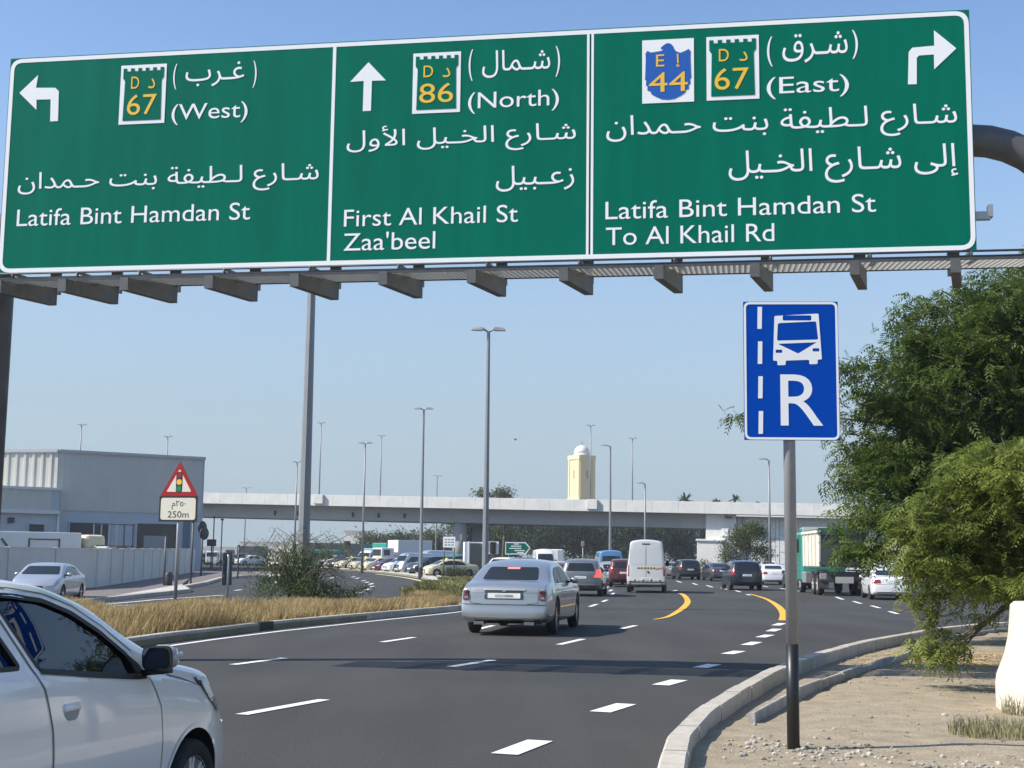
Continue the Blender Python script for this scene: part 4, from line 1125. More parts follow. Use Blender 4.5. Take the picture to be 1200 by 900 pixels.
q0, q1 = h3(201, 597), h3(219, 586.5); put_text(b, '\ufee1٢٥٠', q0[0], q1[0], q0[1], q1[1], .014, 0, .084, 'box')
b.build('distance_plate', [mat('black print', (.015, .015, .015), .5), mat('cream sheet', (.72, .68, .56), .5)], ws)

pk = gp(265.5, 711); e = empty('road_sign', (pk.x, pk.y, .1), R(40)); tag(e, 'dark plain back of a small upright sign in the dry grass', 'road sign')
zt_ = HC + ray(267, 648).z / ray(267, 648).y * pk.y - .1; zb_ = HC + ray(267, 686).z / ray(267, 686).y * pk.y - .1
b = MB(); b.tube([(0, 0, -.2), (0, 0, zt_ - .05)], .045, 8); b.build('post', M_STEEL, e)
b = MB(); b.box((0, .06, (zt_ + zb_) / 2), (.36, .03, zt_ - zb_), bev=.01); b.box((0, .03, zb_ + .3), (.3, .05, .06)); b.box((0, .03, zt_ - .3), (.3, .05, .06)); b.build('sign_plate', mat('sign back dark', (.12, .125, .13), .6, .3), e)

pz = ground_at(526, 112); e = empty('information_board', pz, R(-6)); tag(e, 'white notice board on two posts at the end of the planted island', 'sign board')
zt_, zb_ = at(526, 629, 112).z - pz.z, at(526, 641.5, 112).z - pz.z
for x in (-.42, .42):
    b = MB(); b.tube([(x, .06, 0), (x, .06, zt_ - .1)], .05, 8); b.build('post', M_STEELD, e)
b = MB(); b.box((0, 0, (zt_ + zb_) / 2), (1.0, .1, zt_ - zb_)); bo = b.build('board', M_WHITE, e)
b = MB()
for r_ in range(3):
    for c_ in range(3): b.box((-.28 + c_ * .28, -.056, zb_ + .2 + r_ * .22), (.2, .01, .09))
b.build('print', mat('grey print', (.25, .25, .25), .6), bo)

pz = ground_at(606, 140); e = empty('arrow_sign', pz, R(-3)); tag(e, 'green arrow-shaped direction sign behind the silver limousine', 'road sign')
xq = lambda px: (at(px, 642, 140).x - pz.x); zq = lambda py: at(606, py, 140).z - pz.z
pol = [(xq(592), zq(650)), (xq(616), zq(649.5)), (xq(621.5), zq(642)), (xq(616), zq(635.3)), (xq(592), zq(635.3))]
b = MB(); b.prism(pol, 0, .08, 0, Matrix.Rotation(R(90), 4, 'X')); put_poly(b, pol, .085, 0)
cx_, cz_ = xq(606), zq(642.6)
inn = [(cx_ + (p[0] - cx_) * .93, cz_ + (p[1] - cz_) * .84) for p in pol]; put_ring(b, pol, inn, .09, 1)
for (xa, xb, ya) in ((602, 608, 637.5), (599, 611, 640), (597, 611, 642.6), (603, 615, 645.2), (606, 614, 647.5)):
    put_poly(b, [(xq(xa), zq(ya + .6)), (xq(xb), zq(ya + .6)), (xq(xb), zq(ya - .5)), (xq(xa), zq(ya - .5))], .092, 1)
b.build('sign_plate', [M_GREEN, M_WHITE], e)
for x in (596, 612):
    b = MB(); b.tube([(xq(x), .08, 0), (xq(x), .08, zq(637))], .06, 8); b.build('post', M_STEEL, e)

def signal(px, y, py0, py1, label, yaw=0.0, mast=True, wd=.42, disc=False, white=False):
    p = ground_at(px, y); e = empty('traffic_light', p, yaw); tag(e, label, 'traffic light')
    z1, z0 = at(px, py0, y).z - p.z, at(px, py1, y).z - p.z
    b = MB(); b.tube([(0, .2, 0), (0, .2, z1 - .1)], .07, 8); b.build('post', M_STEELD, e)
    b = MB(); b.box((0, 0, (z0 + z1) / 2), (wd, .3, z1 - z0), bev=.04); hd = b.build('signal_head', M_DARK, e)
    h = (z1 - z0) / 3.3
    for k, c in enumerate(((.05, .16, .1), (.2, .13, .02), (.22, .02, .02))):
        b = MB(); b.lathe([(.001, .16), (h * .34, .16), (h * .4, .3), (h * .4, .14)], 12, 0, Matrix.Translation((0, 0, z0 + h * (.65 + k))) @ Matrix.Rotation(R(90), 4, 'X')); b.build('lens', mat('lens %d' % k, c, .3), hd)
    if white:
        b = MB(); b.box((0, .12, (z0 + z1) / 2), (wd * 1.9, .04, (z1 - z0) * 1.05), bev=.015); b.box((-wd * 1.5, .1, (z0 + z1) / 2 + .4), (.3, .3, .6)); b.build('backboard', M_WHITE, e)
    return e
signal(406, 165, 634, 643.5, 'dark traffic light left of the tall lamp post over the queue', R(30), wd=.8)
signal(577.5, 118, 635, 649, 'black traffic light with a white backboard by the green arrow sign', R(-4), wd=.5, white=True)
signal(247, 150, 632, 640, 'yellowish boxed traffic light above the far white lorry', R(10), wd=1.0)
p = ground_at(236, 96); e = empty('traffic_light', p, R(60)); tag(e, 'dark round-backed traffic light cluster at the warehouse corner', 'traffic light')
z1, z0 = at(236, 613, 96).z - p.z, at(236, 631, 96).z - p.z
b = MB(); b.tube([(0, 0, 0), (0, 0, z1 - .2)], .07, 8); b.build('post', M_STEELD, e)
for (zz, yy) in ((z1 - .3, .1), (z0 + .35, -.1)):
    b = MB(); b.lathe([(.001, 0), (.42, 0), (.46, .05), (.42, .1), (.001, .1)], 18, 0, Matrix.Translation((0, yy, zz)) @ Matrix.Rotation(R(90), 4, 'X')); b.box((.1, yy + .15, zz), (.4, .3, .6), bev=.05); b.build('signal_head', M_DARK, e)
p = ground_at(194, 60); e = empty('litter_bin', gp(197, 689) , R(10)); tag(e, 'black litter bin on a post on the pavement by the yard wall', 'litter bin')
yb = gp(197, 689).y; sc_ = yb / F_PX
b = MB(); b.tube([(-5 * sc_, 0, 0), (-5 * sc_, 0, 59 * sc_)], .05, 8); b.build('post', M_STEELD, e)
b = MB(); b.lathe([(.001, .05), (4.2 * sc_, .05), (4.6 * sc_, 6 * sc_), (4.6 * sc_, 16 * sc_), (3.2 * sc_, 18.5 * sc_), (.001, 18.5 * sc_)], 14); b.build('bin', M_DARK, e)
for px, pyb, pyt, lab in ((223.3, 687, 613, 'thin grey post at the corner of the yard wall'), (278.5, 678, 640, 'short slim post on the far pavement left of the bush')):
    q = gp(px, pyb); e = empty('post', q); tag(e, lab, 'post'); h = (pyb - pyt) * q.y / F_PX
    b = MB(); b.tube([(0, 0, 0), (0, 0, h)], .055, 8); b.build('pole', M_STEELD, e); b = MB(); b.sphere((0, 0, h), .08); b.build('cap', M_DARK, e)
# advertising box beside the limousine
p = ground_at(556, 118); e = empty('advertising_panel', p, R(18)); tag(e, 'tall white advertising box with a dark green poster left of the limousine roof', 'advertising panel')
s_ = 118 / F_PX; zt_ = at(556, 636, 118).z - p.z
b = MB(); b.box((0, .2, zt_ / 2 + .1), (25 * s_, .42, zt_ - .1), bev=.04); b.build('case', M_WHITE, e)
b = MB(); b.box((2.3 * s_, -.03, zt_ / 2 + .12), (18 * s_, .05, zt_ - .35)); po = b.build('poster', mat('poster', (.03, .14, .11), .3, col2=(.22, .12, .10), var=.1, scale=1.0, detail=3), e)
b = MB(); b.box((-7.2 * s_, -.08, zt_ / 2 + .12), (.12, .1, zt_)); b.build('frame', M_WHITE, e)
p = ground_at(824 - 1 - 58, 190); e = empty('traffic_light', ground_at(683, 150), 0); tag(e, 'slim post with a small red signal left of the tall single-armed lamp', 'traffic light')
b = MB(); b.tube([(0, 0, 0), (0, 0, 3.1)], .06, 8); b.build('post', M_POLE, e); b = MB(); b.box((0, 0, 3.2), (.35, .3, .6), bev=.05); b.build('signal_head', mat('dull pink metal', (.35, .22, .2), .5), e)

# ------------------------------------------------------------------ vehicles
M_BLACK = mat('black plastic', (.014, .014, .015), .55)
M_WELL = mat('wheel well', (.006, .006, .006), .9)
M_TYRE = mat('tyre', (.018, .018, .019), .85)
M_RIM = mat('alloy rim', (.50, .51, .52), .25, .9)
M_RIMD = mat('dark rim', (.08, .08, .085), .35, .7)
M_CHROME = mat('chrome', (.72, .73, .74), .12, 1.0)
M_TAIL = mat('tail lamp red', (.30, .012, .012), .15, coat=1)
M_TAILON = mat('tail lamp lit', (1.0, .05, .03), .2, emit=1.6)
M_BRK3 = mat('brake lamp lit', (1.0, .12, .10), .2, emit=2.2)
M_HEADL = mat('headlamp', (.55, .57, .58), .08, .4, coat=1)
M_HEADD = mat('headlamp dark', (.12, .125, .13), .08, .5, coat=1)
M_PLATE = mat('number plate', (.80, .80, .78), .4)
M_PLATEG = mat('plate smudge', (.45, .45, .45), .5)
M_TINT = glass_mat('tinted glass', (.10, .115, .115), .75)
def paint(name, col, metal=0.0, rough=.32):
    return mat('paint ' + name, col, rough, metal, coat=.8, spec=.5, var=.03, scale=1.5)
P_WHITE = paint('white', (.74, .75, .75)); P_SILVER = paint('silver', (.42, .44, .46), .75, .32); P_DKGREY = paint('dark grey', (.085, .088, .092), .6, .35)
P_BLUEB = paint('navy', (.012, .018, .038), .3, .3); P_BLACK = paint('black', (.012, .012, .013)); P_MAROON = paint('maroon', (.11, .015, .018), .3)
P_CREAM = paint('taxi cream', (.66, .59, .36)); P_GREEN = paint('green', (.02, .19, .11)); P_SKY = paint('light blue', (.10, .26, .50)); P_GREY = paint('grey', (.20, .205, .21), .5)
P_TEAL = paint('teal', (.02, .30, .22)); P_BEIGE = paint('beige', (.42, .37, .30), .4); P_LSILV = paint('pale silver', (.52, .54, .56), .55, .3)

def interp(tab):
    xs = [a for a, _ in tab]; ys = [b for _, b in tab]
    return lambda t: float(np.interp(t, xs, ys))
def smooth_tab(tab, L, sig=.07):
    xs = np.arange(-.6, L + .6, .02); f = np.interp(xs, [a for a, _ in tab], [b for _, b in tab])
    k = np.exp(-.5 * (np.arange(-15, 16) * .02 / sig) ** 2); k /= k.sum()
    g_ = np.convolve(np.pad(f, 15, mode='edge'), k, mode='valid')
    return lambda t: float(np.interp(t, xs, g_))

def car_loft(S):
    """closed body surface; y runs from -L/2 (rear) to L/2 (front)"""
    L, W = S['L'], S['W']
    top = smooth_tab(S['top'], L, S.get('sig', .07)); belt = smooth_tab(S['belt'], L, .1)
    bot = interp(S.get('bot', [(0, .30), (.35, .20), (L - .5, .19), (L, .26)]))
    tum = S.get('tum', .34); crown = S.get('crown', .03)
    aR, aF, rR, rF = S.get('aR', .10), S.get('aF', .14), S.get('rR', .6), S.get('rF', .9)
    ed = S.get('edge', .07)
    st = S.get('st', .09)
    ys = [0, ed * .15, ed * .5, ed] + list(np.arange(ed + st, L - ed - st * .5, st)) + [L - ed, L - ed * .5, L - ed * .15, L]
    def inset(d):
        return 0.0 if d >= ed else ed - math.sqrt(max(0, ed * ed - (ed - d) ** 2))
    def plan(y):
        w_ = W / 2
        if y < rR: w_ *= 1 - aR * (1 - y / rR) ** 2.2
        if L - y < rF: w_ *= 1 - aF * (1 - (L - y) / rF) ** 2.2
        return w_
    rearp = interp(S.get('rearp', [(0, .05), (.3, 0), (.6, 0), (1.0, .08)])); frontp = interp(S.get('frontp', [(0, .06), (.4, 0), (.6, .02), (.9, .2)]))
    fadeR, fadeF = S.get('fadeR', .5), S.get('fadeF', .5)
    bowR, bowF = S.get('bowR', .09), S.get('bowF', .22)
    def sec(y):
        i_ = inset(y) + inset(L - y)
        zt, zb = top(y) - i_, bot(y) + i_
        zs = min(belt(y), zt - .03); w_ = plan(y) - i_
        H = zs - zb
        p = [(0, zb), (.6 * w_, zb), (.90 * w_, zb + .012), (.955 * w_, zb + .05), (.975 * w_, zb + .12 * H), (.99 * w_, zb + .26 * H), (1.0 * w_, zb + .45 * H), (1.0 * w_, zb + .62 * H), (.992 * w_, zb + .80 * H), (.982 * w_, zb + .92 * H), (.965 * w_, zs)]
        h = zt - zs; rr = min(S.get('rr', .10), .5 * h)
        xe = lambda z: .955 * w_ - tum * (z - zs)
        for k in (.12, .35, .6, .85): z = zs + (h - rr) * k; p.append((xe(z), z))
        z0 = zt - rr; x0 = xe(z0); rx = min(rr * 1.5, x0 * .3)
        for a in (0, 25, 50, 72): p.append((x0 - rx + rx * math.cos(R(a)), z0 + rr * math.sin(R(a)) - crown * .25 * (a / 90)))
        for k in (.8, .5, .25, 0): x = (x0 - rx) * k; p.append((x, zt + crown * (1 - k * k)))
        return p
    V, F = [], []
    def place(x, y, z):
        d = y; dy = 0.0
        if d < fadeR: k = 1 - d / fadeR; dy += (rearp(z) + bowR * (abs(x) / (W / 2)) ** 2.4) * k
        d = L - y
        if d < fadeF: k = 1 - d / fadeF; dy -= (frontp(z) + bowF * (abs(x) / (W / 2)) ** 2.4) * k
        return (x, y + dy - L / 2, z)
    n = None
    for y in ys:
        s_ = sec(y); n = len(s_)
        ring = s_ + [(-x, z) for x, z in reversed(s_[1:-1])]
        V += [place(x, y, z) for x, z in ring]
    m = 2 * n - 2
    for i in range(len(ys) - 1):
        for k in range(m):
            a, b = i * m + k, i * m + (k + 1) % m
            F.append((a, a + m, b + m, b))
    # end caps: strips between mirrored points
    for i, y, flip in ((0, 0.0, 0), (len(ys) - 1, L, 1)):
        s_ = sec(y); nx = 8; grid = []
        for j, (x, z) in enumerate(s_):
            row = []
            for q in range(nx + 1):
                t = 1 - 2 * q / nx
                if q == 0: row.append(i * m + j)
                elif q == nx and 0 < j < n - 1: row.append(i * m + (m - j))
                elif (j in (0, n - 1)): row.append(i * m + j)
                else: V.append(place(x * t, y, z)); row.append(len(V) - 1)
            grid.append(row)
        for j in range(n - 1):
            for q in range(nx):
                f = [grid[j][q], grid[j][q + 1], grid[j + 1][q + 1], grid[j + 1][q]]
                f2 = []
                for a in f:
                    if a not in f2: f2.append(a)
                if len(f2) >= 3: F.append(tuple(f2) if not flip else tuple(reversed(f2)))
    return V, F

def bool_cut(V, F, cutters, mats):
    """body surface minus cutter meshes (MB); cutter faces take material 1"""
    def mk(nm, v, f, ms, idx=0):
        me = bpy.data.meshes.new(nm); me.from_pydata(v, [], f)
        for x in ms: me.materials.append(x)
        bm = bmesh.new(); bm.from_mesh(me); bmesh.ops.remove_doubles(bm, verts=bm.verts[:], dist=1e-5); bmesh.ops.recalc_face_normals(bm, faces=bm.faces[:])
        for f_ in bm.faces: f_.material_index = idx; f_.smooth = True
        bm.to_mesh(me); bm.free()
        o = bpy.data.objects.new(nm, me); COL.objects.link(o); return o
    a = mk('tmpbody', V, F, mats)
    tmp = [a]
    for c in cutters:
        b = mk('tmpcut', c.v, c.f, mats, 1); tmp.append(b)
        md = a.modifiers.new('b', 'BOOLEAN'); md.operation = 'DIFFERENCE'; md.solver = 'EXACT'; md.object = b
        try: md.material_mode = 'INDEX'
        except Exception: pass
    dg = bpy.context.evaluated_depsgraph_get(); dg.update()
    me = bpy.data.meshes.new_from_object(a.evaluated_get(dg))
    for o in tmp:
        d = o.data; bpy.data.objects.remove(o); bpy.data.meshes.remove(d)
    me.set_sharp_from_angle(angle=R(38))
    return me

class Body:
    def __init__(s, S):
        s.S = S; s.V, s.F = car_loft(S)
        s.bvh = BVHTree.FromPolygons([Vector(v) for v in s.V], s.F)
        s.L, s.W = S['L'], S['W']
    def hit(s, axis, a, b_):
        """axis: R/L side (a=y,b=z), B back / F front (a=x,b=z), T top (a=x,b=y)"""
        for sh in range(14):
            if axis in 'RL':
                o, d = Vector(((9 if axis == 'R' else -9), a, b_)), Vector((-1 if axis == 'R' else 1, 0, 0))
            elif axis in 'BF':
                o, d = Vector((a * (1 - .02 * sh), (-20 if axis == 'B' else 20), b_)), Vector((0, 1 if axis == 'B' else -1, 0))
            else: o, d = Vector((a, b_, 9)), Vector((0, 0, -1))
            h = s.bvh.ray_cast(o, d)
            if h[0] is not None:
                return h[0], (h[1] if h[1].dot(d) < 0 else -h[1])
        return None, None
    def decal(s, mb, axis, poly, eps=.005, m=0, step=.09, holes=()):
        v, f = cdt(poly, holes, step); out = []
        for p in v:
            h, n_ = s.hit(axis, p.x, p.y)
            if h is None: h, n_ = Vector((0, 0, .6)), Vector((0, 0, 1))
            out.append(h + n_ * eps)
        ref = {'R': Vector((1, 0, 0)), 'L': Vector((-1, 0, 0)), 'B': Vector((0, -1, 0)), 'F': Vector((0, 1, 0)), 'T': Vector((0, 0, 1))}[axis]
        fs = []
        for t in f:
            a, b_, c = (out[i] for i in t[:3])
            if (b_ - a).cross(c - a).dot(ref) < 0: t = tuple(reversed(t))
            fs.append(t)
        mb.add(out, fs, m, True)
    def strip(s, mb, axis, pts, wd, eps=.004, m=0, step=.06):
        pl = []
        for i in range(len(pts) - 1):
            a, b_ = Vector(pts[i]), Vector(pts[i + 1]); k = max(1, int((b_ - a).length / step))
            pl += [a.lerp(b_, j / k) for j in range(k)]
        pl.append(Vector(pts[-1])); vs = []
        for i, p in enumerate(pl):
            t = (pl[min(i + 1, len(pl) - 1)] - pl[max(i - 1, 0)]).normalized(); nn = Vector((t.y, -t.x)) * wd / 2
            for q in (p - nn, p + nn):
                h, n_ = s.hit(axis, q.x, q.y)
                if h is None: return
                vs.append(h + n_ * eps)
        mb.add(vs, [(2 * i, 2 * i + 1, 2 * i + 3, 2 * i + 2) for i in range(len(pl) - 1)], m, True)

def wheel(parent, x, y, r, w_, rim=M_RIM, detail=0, rr=.66):
    sgn = 1 if x > 0 else -1
    M = Matrix.Translation((0, 0, 0)) @ Matrix.Rotation(R(90), 4, 'Y')
    b = MB(); ri = r * rr
    b.lathe([(ri * .9, -w_ / 2 + .02), (ri, -w_ / 2), (r * .93, -w_ / 2), (r, -w_ / 2 + .03), (r, w_ / 2 - .03), (r * .93, w_ / 2), (ri, w_ / 2), (ri * .9, w_ / 2 - .02)], 28 if detail else 18, 0, M)
    o = b.build('wheel', M_TYRE, parent, (x, y, r), sharp=50)
    q = MB(); xo = sgn * (w_ / 2 - .03)
    D = Matrix.Translation((xo, 0, 0)) @ M
    if not detail:
        q.lathe([(.001, .0), (ri, .0), (ri * 1.02, .015 * sgn)], 18, 1, D)
        for k in range(5):
            q.box((xo + sgn * .012, 0, ri * .5), (.02, ri * .28, ri * .95), 0, Matrix.Rotation(2 * math.pi * k / 5, 4, 'X'))
    else:
        q.lathe([(.001, -.05 * sgn), (ri * .97, -.05 * sgn)], 28, 1, D)
        q.lathe([(ri * .90, -.03 * sgn), (ri * .93, .018 * sgn), (ri * 1.0, .022 * sgn), (ri * 1.02, 0)], 32, 0, D)
        q.lathe([(.001, .012 * sgn), (ri * .17, .010 * sgn), (ri * .21, -.02 * sgn)], 16, 0, D)
        for k in range(detail):
            for dd in (-.085, .085):
                Mx = Matrix.Rotation(2 * math.pi * k / detail + dd * 2.0, 4, 'X')
                q.add([(xo + sgn * .006, -.018, ri * .12), (xo + sgn * .006, .018, ri * .12), (xo + sgn * .012, .014 + dd * .14, ri * .94), (xo + sgn * .012, -.014 + dd * .14, ri * .94),
                       (xo - sgn * .03, -.018, ri * .12), (xo - sgn * .03, .018, ri * .12), (xo - sgn * .03, .014 + dd * .14, ri * .94), (xo - sgn * .03, -.014 + dd * .14, ri * .94)],
                      [(0, 1, 2, 3), (0, 4, 5, 1), (1, 5, 6, 2), (2, 6, 7, 3), (3, 7, 4, 0)], 0, False, Mx)
    q.build('rim', [rim, M_RIMD], o)
    return o

def mirror2(poly): return [(-a, b_) for a, b_ in poly]
def make_car(name, S):
    """generic road vehicle: body, windows, lamps, plates, mirrors, wheels"""
    B = Body(S); L, W = S['L'], S['W']
    root = empty(name)
    r_ = S['wr']; yr, yf = -L / 2 + S['ro'], L / 2 - S['fo']
    cut = MB()
    for y in (yr, yf):
        for sx_ in (-1, 1):
            cut.lathe([(.0001, -.22), (r_ * 1.13, -.22), (r_ * 1.13, .22), (.0001, .22)], 24, 0, Matrix.Translation((sx_ * (W / 2 - .10), y, r_)) @ Matrix.Rotation(R(90), 4, 'Y'))
    me = bool_cut(B.V, B.F, [cut], [S['paint'], M_WELL])
    body = bpy.data.objects.new('body', me); COL.objects.link(body); body.parent = root
    off = lambda pl: [(a - L / 2, b_) for a, b_ in pl]
    for pl in S.get('side', []):
        for ax in 'RL':
            b = MB(); B.decal(b, ax, rpoly(off(pl), .05, 3), .006, 0, .12); b.build('side_window', S.get('glass', M_TINT), root)
    for nm, ax, key in (('rear_window', 'B', 'rear'), ('windscreen', 'F', 'front')):
        if S.get(key): b = MB(); B.decal(b, ax, rpoly(S[key], .06, 3), .006, 0, .12); b.build(nm, S.get('glass', M_TINT), root)
    for pl in S.get('tails', []):
        for q in (pl, mirror2(pl)): b = MB(); B.decal(b, 'B', rpoly(q, .03, 2), .012, 0, .08); b.build('tail_light', S.get('tailm', M_TAIL), root)
    for pl in S.get('heads', []):
        for q in (pl, mirror2(pl)): b = MB(); B.decal(b, 'F', rpoly(q, .03, 2), .010, 0, .08); b.build('headlight', M_HEADL, root)
    if S.get('grille'): b = MB(); B.decal(b, 'F', rpoly(S['grille'], .04, 2), .008); b.build('grille', M_BLACK, root)
    for k, pl in enumerate(S.get('valance', [])):
        b = MB(); B.decal(b, 'BF'[k], rpoly(pl, .05, 2), .007); b.build('bumper_trim', M_BLACK, root)
    for ax, z in (('B', S.get('pz')), ('F', S.get('pzf'))):
        if z:
            b = MB(); B.decal(b, ax, rrect(-.26, z - .056, .26, z + .056, .01, 1), .016, 0, .2); B.decal(b, ax, rrect(-.16, z - .02, .2, z + .02, .01, 1), .019, 1, .2); b.build('number_plate', [M_PLATE, M_PLATEG], root)
    if S.get('seams', True):
        b = MB()
        for pl in S.get('seam', []):
            for ax in 'RL': B.strip(b, ax, off(pl), .014)
        for pl in S.get('seamb', []): B.strip(b, 'B', pl, .014)
        if b.v: b.build('panel_gap', M_BLACK, body)
    my, mz = S.get('mirror', (L * .67, 1.0)); my -= L / 2
    for sx_ in (-1, 1):
        h, n_ = B.hit('R' if sx_ > 0 else 'L', my, mz)
        x = h.x if h else sx_ * W / 2
        b = MB(); b.sphere((x + sx_ * .12, my, mz + .04), .1, 0, 10, 8, (1.05, .65, .75 * S.get('mh', 1))); b.beam((x - sx_ * .02, my, mz), (x + sx_ * .08, my, mz + .02), .06, .04, 1); b.build('wing_mirror', [S['paint'] if not S.get('mblack') else M_BLACK, M_BLACK], root)
    for y in (yr, yf):
        for sx_ in (-1, 1): wheel(root, sx_ * (W / 2 - .115), y, r_, .215, S.get('rim', M_RIM), S.get('spokes', 0))
    if S.get('extra'): S['extra'](B, root)
    return root, B

SPEC = {}
SPEC['sedan'] = dict(L=4.75, W=1.82, paint=P_SILVER, wr=.325, ro=1.02, fo=.90,
    top=[(0, .97), (.12, 1.02), (.75, 1.07), (1.5, 1.37), (2.0, 1.44), (2.7, 1.44), (3.05, 1.38), (3.85, .99), (4.45, .84), (4.75, .68)], belt=[(0, .93), (1, .96), (3.8, .90), (4.5, .72), (4.75, .6)],
    side=[[(1.2, 1.0), (1.62, 1.27), (2.05, 1.335), (2.3, 1.335), (2.3, .985)], [(2.38, .985), (2.38, 1.335), (2.75, 1.325), (3.1, 1.23), (3.6, 1.0), (3.55, .97)]],
    rear=[(-.62, 1.11), (.62, 1.11), (.54, 1.335), (-.54, 1.335)], front=[(-.70, 1.03), (.70, 1.03), (.58, 1.335), (-.58, 1.335)],
    tails=[[(.48, .76), (.86, .74), (.86, .90), (.52, .92)]], heads=[[(.46, .60), (.80, .64), (.82, .76), (.52, .70)]], grille=[(-.40, .36), (.40, .36), (.36, .62), (-.36, .62)],
    valance=[[(-.62, .24), (.62, .24), (.68, .36), (-.68, .36)], [(-.6, .25), (.6, .25), (.6, .32), (-.6, .32)]], pz=.83, pzf=.45, mirror=(3.3, .99),
    seam=[[(2.34, .3), (2.34, .97)], [(3.5, .3), (3.52, .95)], [(1.35, .95), (1.5, .6), (1.62, .45)]], seamb=[[(-.72, .70), (.72, .70)]])
SPEC['suv'] = dict(L=4.68, W=1.88, paint=P_DKGREY, wr=.36, ro=.92, fo=.88, tum=.26,
    top=[(0, 1.58), (.3, 1.63), (1, 1.68), (2.2, 1.67), (2.75, 1.6), (3.5, 1.14), (4.35, 1.0), (4.68, .80)], belt=[(0, 1.10), (2, 1.06), (3.6, 1.02), (4.68, .72)], rearp=[(.2, .10), (.42, .0), (.7, .02), (1.08, .05), (1.62, .36)], fadeR=1.1, edge=.08,
    bot=[(0, .36), (.35, .25), (4.2, .24), (4.68, .32)],
    side=[[(.55, 1.22), (.85, 1.46), (1.15, 1.5), (1.15, 1.15), (.7, 1.15)], [(1.22, 1.14), (1.22, 1.51), (1.98, 1.52), (1.98, 1.12)], [(2.06, 1.12), (2.06, 1.52), (2.6, 1.47), (3.28, 1.14), (3.2, 1.11)]],
    rear=[(-.66, 1.14), (.66, 1.14), (.54, 1.50), (-.54, 1.50)], front=[(-.74, 1.18), (.74, 1.18), (.6, 1.53), (-.6, 1.53)],
    tails=[[(.60, .88), (.90, .86), (.86, 1.22), (.72, 1.22), (.70, 1.0)]], heads=[[(.46, .74), (.84, .78), (.85, .92), (.52, .86)]], grille=[(-.42, .5), (.42, .5), (.44, .82), (-.44, .82)],
    valance=[[(-.80, .34), (.80, .34), (.82, .50), (-.82, .50)], [(-.7, .32), (.7, .32), (.7, .42), (-.7, .42)]], pz=.86, pzf=.55, mirror=(3.05, 1.13),
    seam=[[(2.02, .4), (2.02, 1.1)], [(3.25, .4), (3.25, 1.08)], [(1.18, 1.1), (1.2, .75)]], seamb=[[(-.78, .62), (.78, .62)]])
SPEC['hatch'] = dict(SPEC['suv'], L=4.05, W=1.74, paint=P_SILVER, wr=.31, ro=.68, fo=.82, rearp=[(.2, .06), (.42, 0), (.95, .05), (1.45, .42)],
    top=[(0, 1.40), (.3, 1.45), (.9, 1.49), (1.8, 1.49), (2.35, 1.42), (3.1, 1.0), (3.8, .86), (4.05, .68)], belt=[(0, .97), (2, .95), (3.1, .90), (4.05, .62)], bot=[(0, .30), (.3, .2), (3.7, .2), (4.05, .28)],
    side=[[(.65, 1.05), (.95, 1.30), (1.62, 1.35), (1.62, 1.0), (.75, 1.0)], [(1.7, 1.0), (1.7, 1.35), (2.2, 1.30), (2.85, 1.0)]],
    rear=[(-.60, 1.03), (.60, 1.03), (.5, 1.32), (-.5, 1.32)], front=[(-.66, 1.03), (.66, 1.03), (.54, 1.34), (-.54, 1.34)],
    tails=[[(.55, .82), (.82, .8), (.78, 1.08), (.62, 1.05)]], heads=[[(.42, .62), (.76, .66), (.78, .80), (.48, .74)]], grille=[(-.36, .4), (.36, .4), (.36, .62), (-.36, .62)],
    valance=[[(-.66, .27), (.66, .27), (.7, .42), (-.7, .42)], [(-.6, .25), (.6, .25), (.6, .33), (-.6, .33)]], pz=.76, pzf=.45, mirror=(2.65, 1.0), seam=[[(1.66, .3), (1.66, .98)], [(2.85, .3), (2.85, .92)]], seamb=[[(-.7, .58), (.7, .58)]])
SPEC['van'] = dict(L=5.7, W=2.0, paint=P_WHITE, wr=.35, ro=1.0, fo=.95, tum=.11, crown=.05, rr=.16, aR=.03, aF=.12, bowR=.03, bowF=.2, edge=.05, sig=.10,
    top=[(0, 2.60), (.3, 2.66), (3.6, 2.66), (4.1, 2.5), (4.85, 1.5), (5.4, 1.2), (5.7, 1.0)], belt=[(0, 1.35), (4.6, 1.25), (5.7, .85)], rearp=[(.3, .02), (.5, 0), (.7, .02), (2.6, .14)], fadeR=.8, bot=[(0, .42), (.4, .32), (5.2, .26), (5.7, .3)],
    side=[[(3.75, 1.38), (3.75, 1.98), (4.2, 1.98), (4.78, 1.42)]], rear=None, front=[(-.82, 1.5), (.82, 1.5), (.72, 2.2), (-.72, 2.2)],
    tails=[[(.87, .85), (.985, .85), (.97, 1.42), (.87, 1.42)]], heads=[[(.55, .82), (.9, .88), (.9, 1.1), (.62, 1.02)]], grille=[(-.5, .55), (.5, .55), (.5, .95), (-.5, .95)],
    valance=[[(-.94, .36), (.94, .36), (.94, .58), (-.94, .58)], [(-.8, .3), (.8, .3), (.8, .42), (-.8, .42)]], pz=.72, pzf=.5, mirror=(4.5, 1.45), mh=2.2, mblack=True,
    seam=[[(3.66, .5), (3.66, 2.1)], [(4.75, .5), (4.75, 1.35)], [(2.3, .6), (2.3, 2.2)]], seamb=[[(0, .62), (0, 2.4)]])
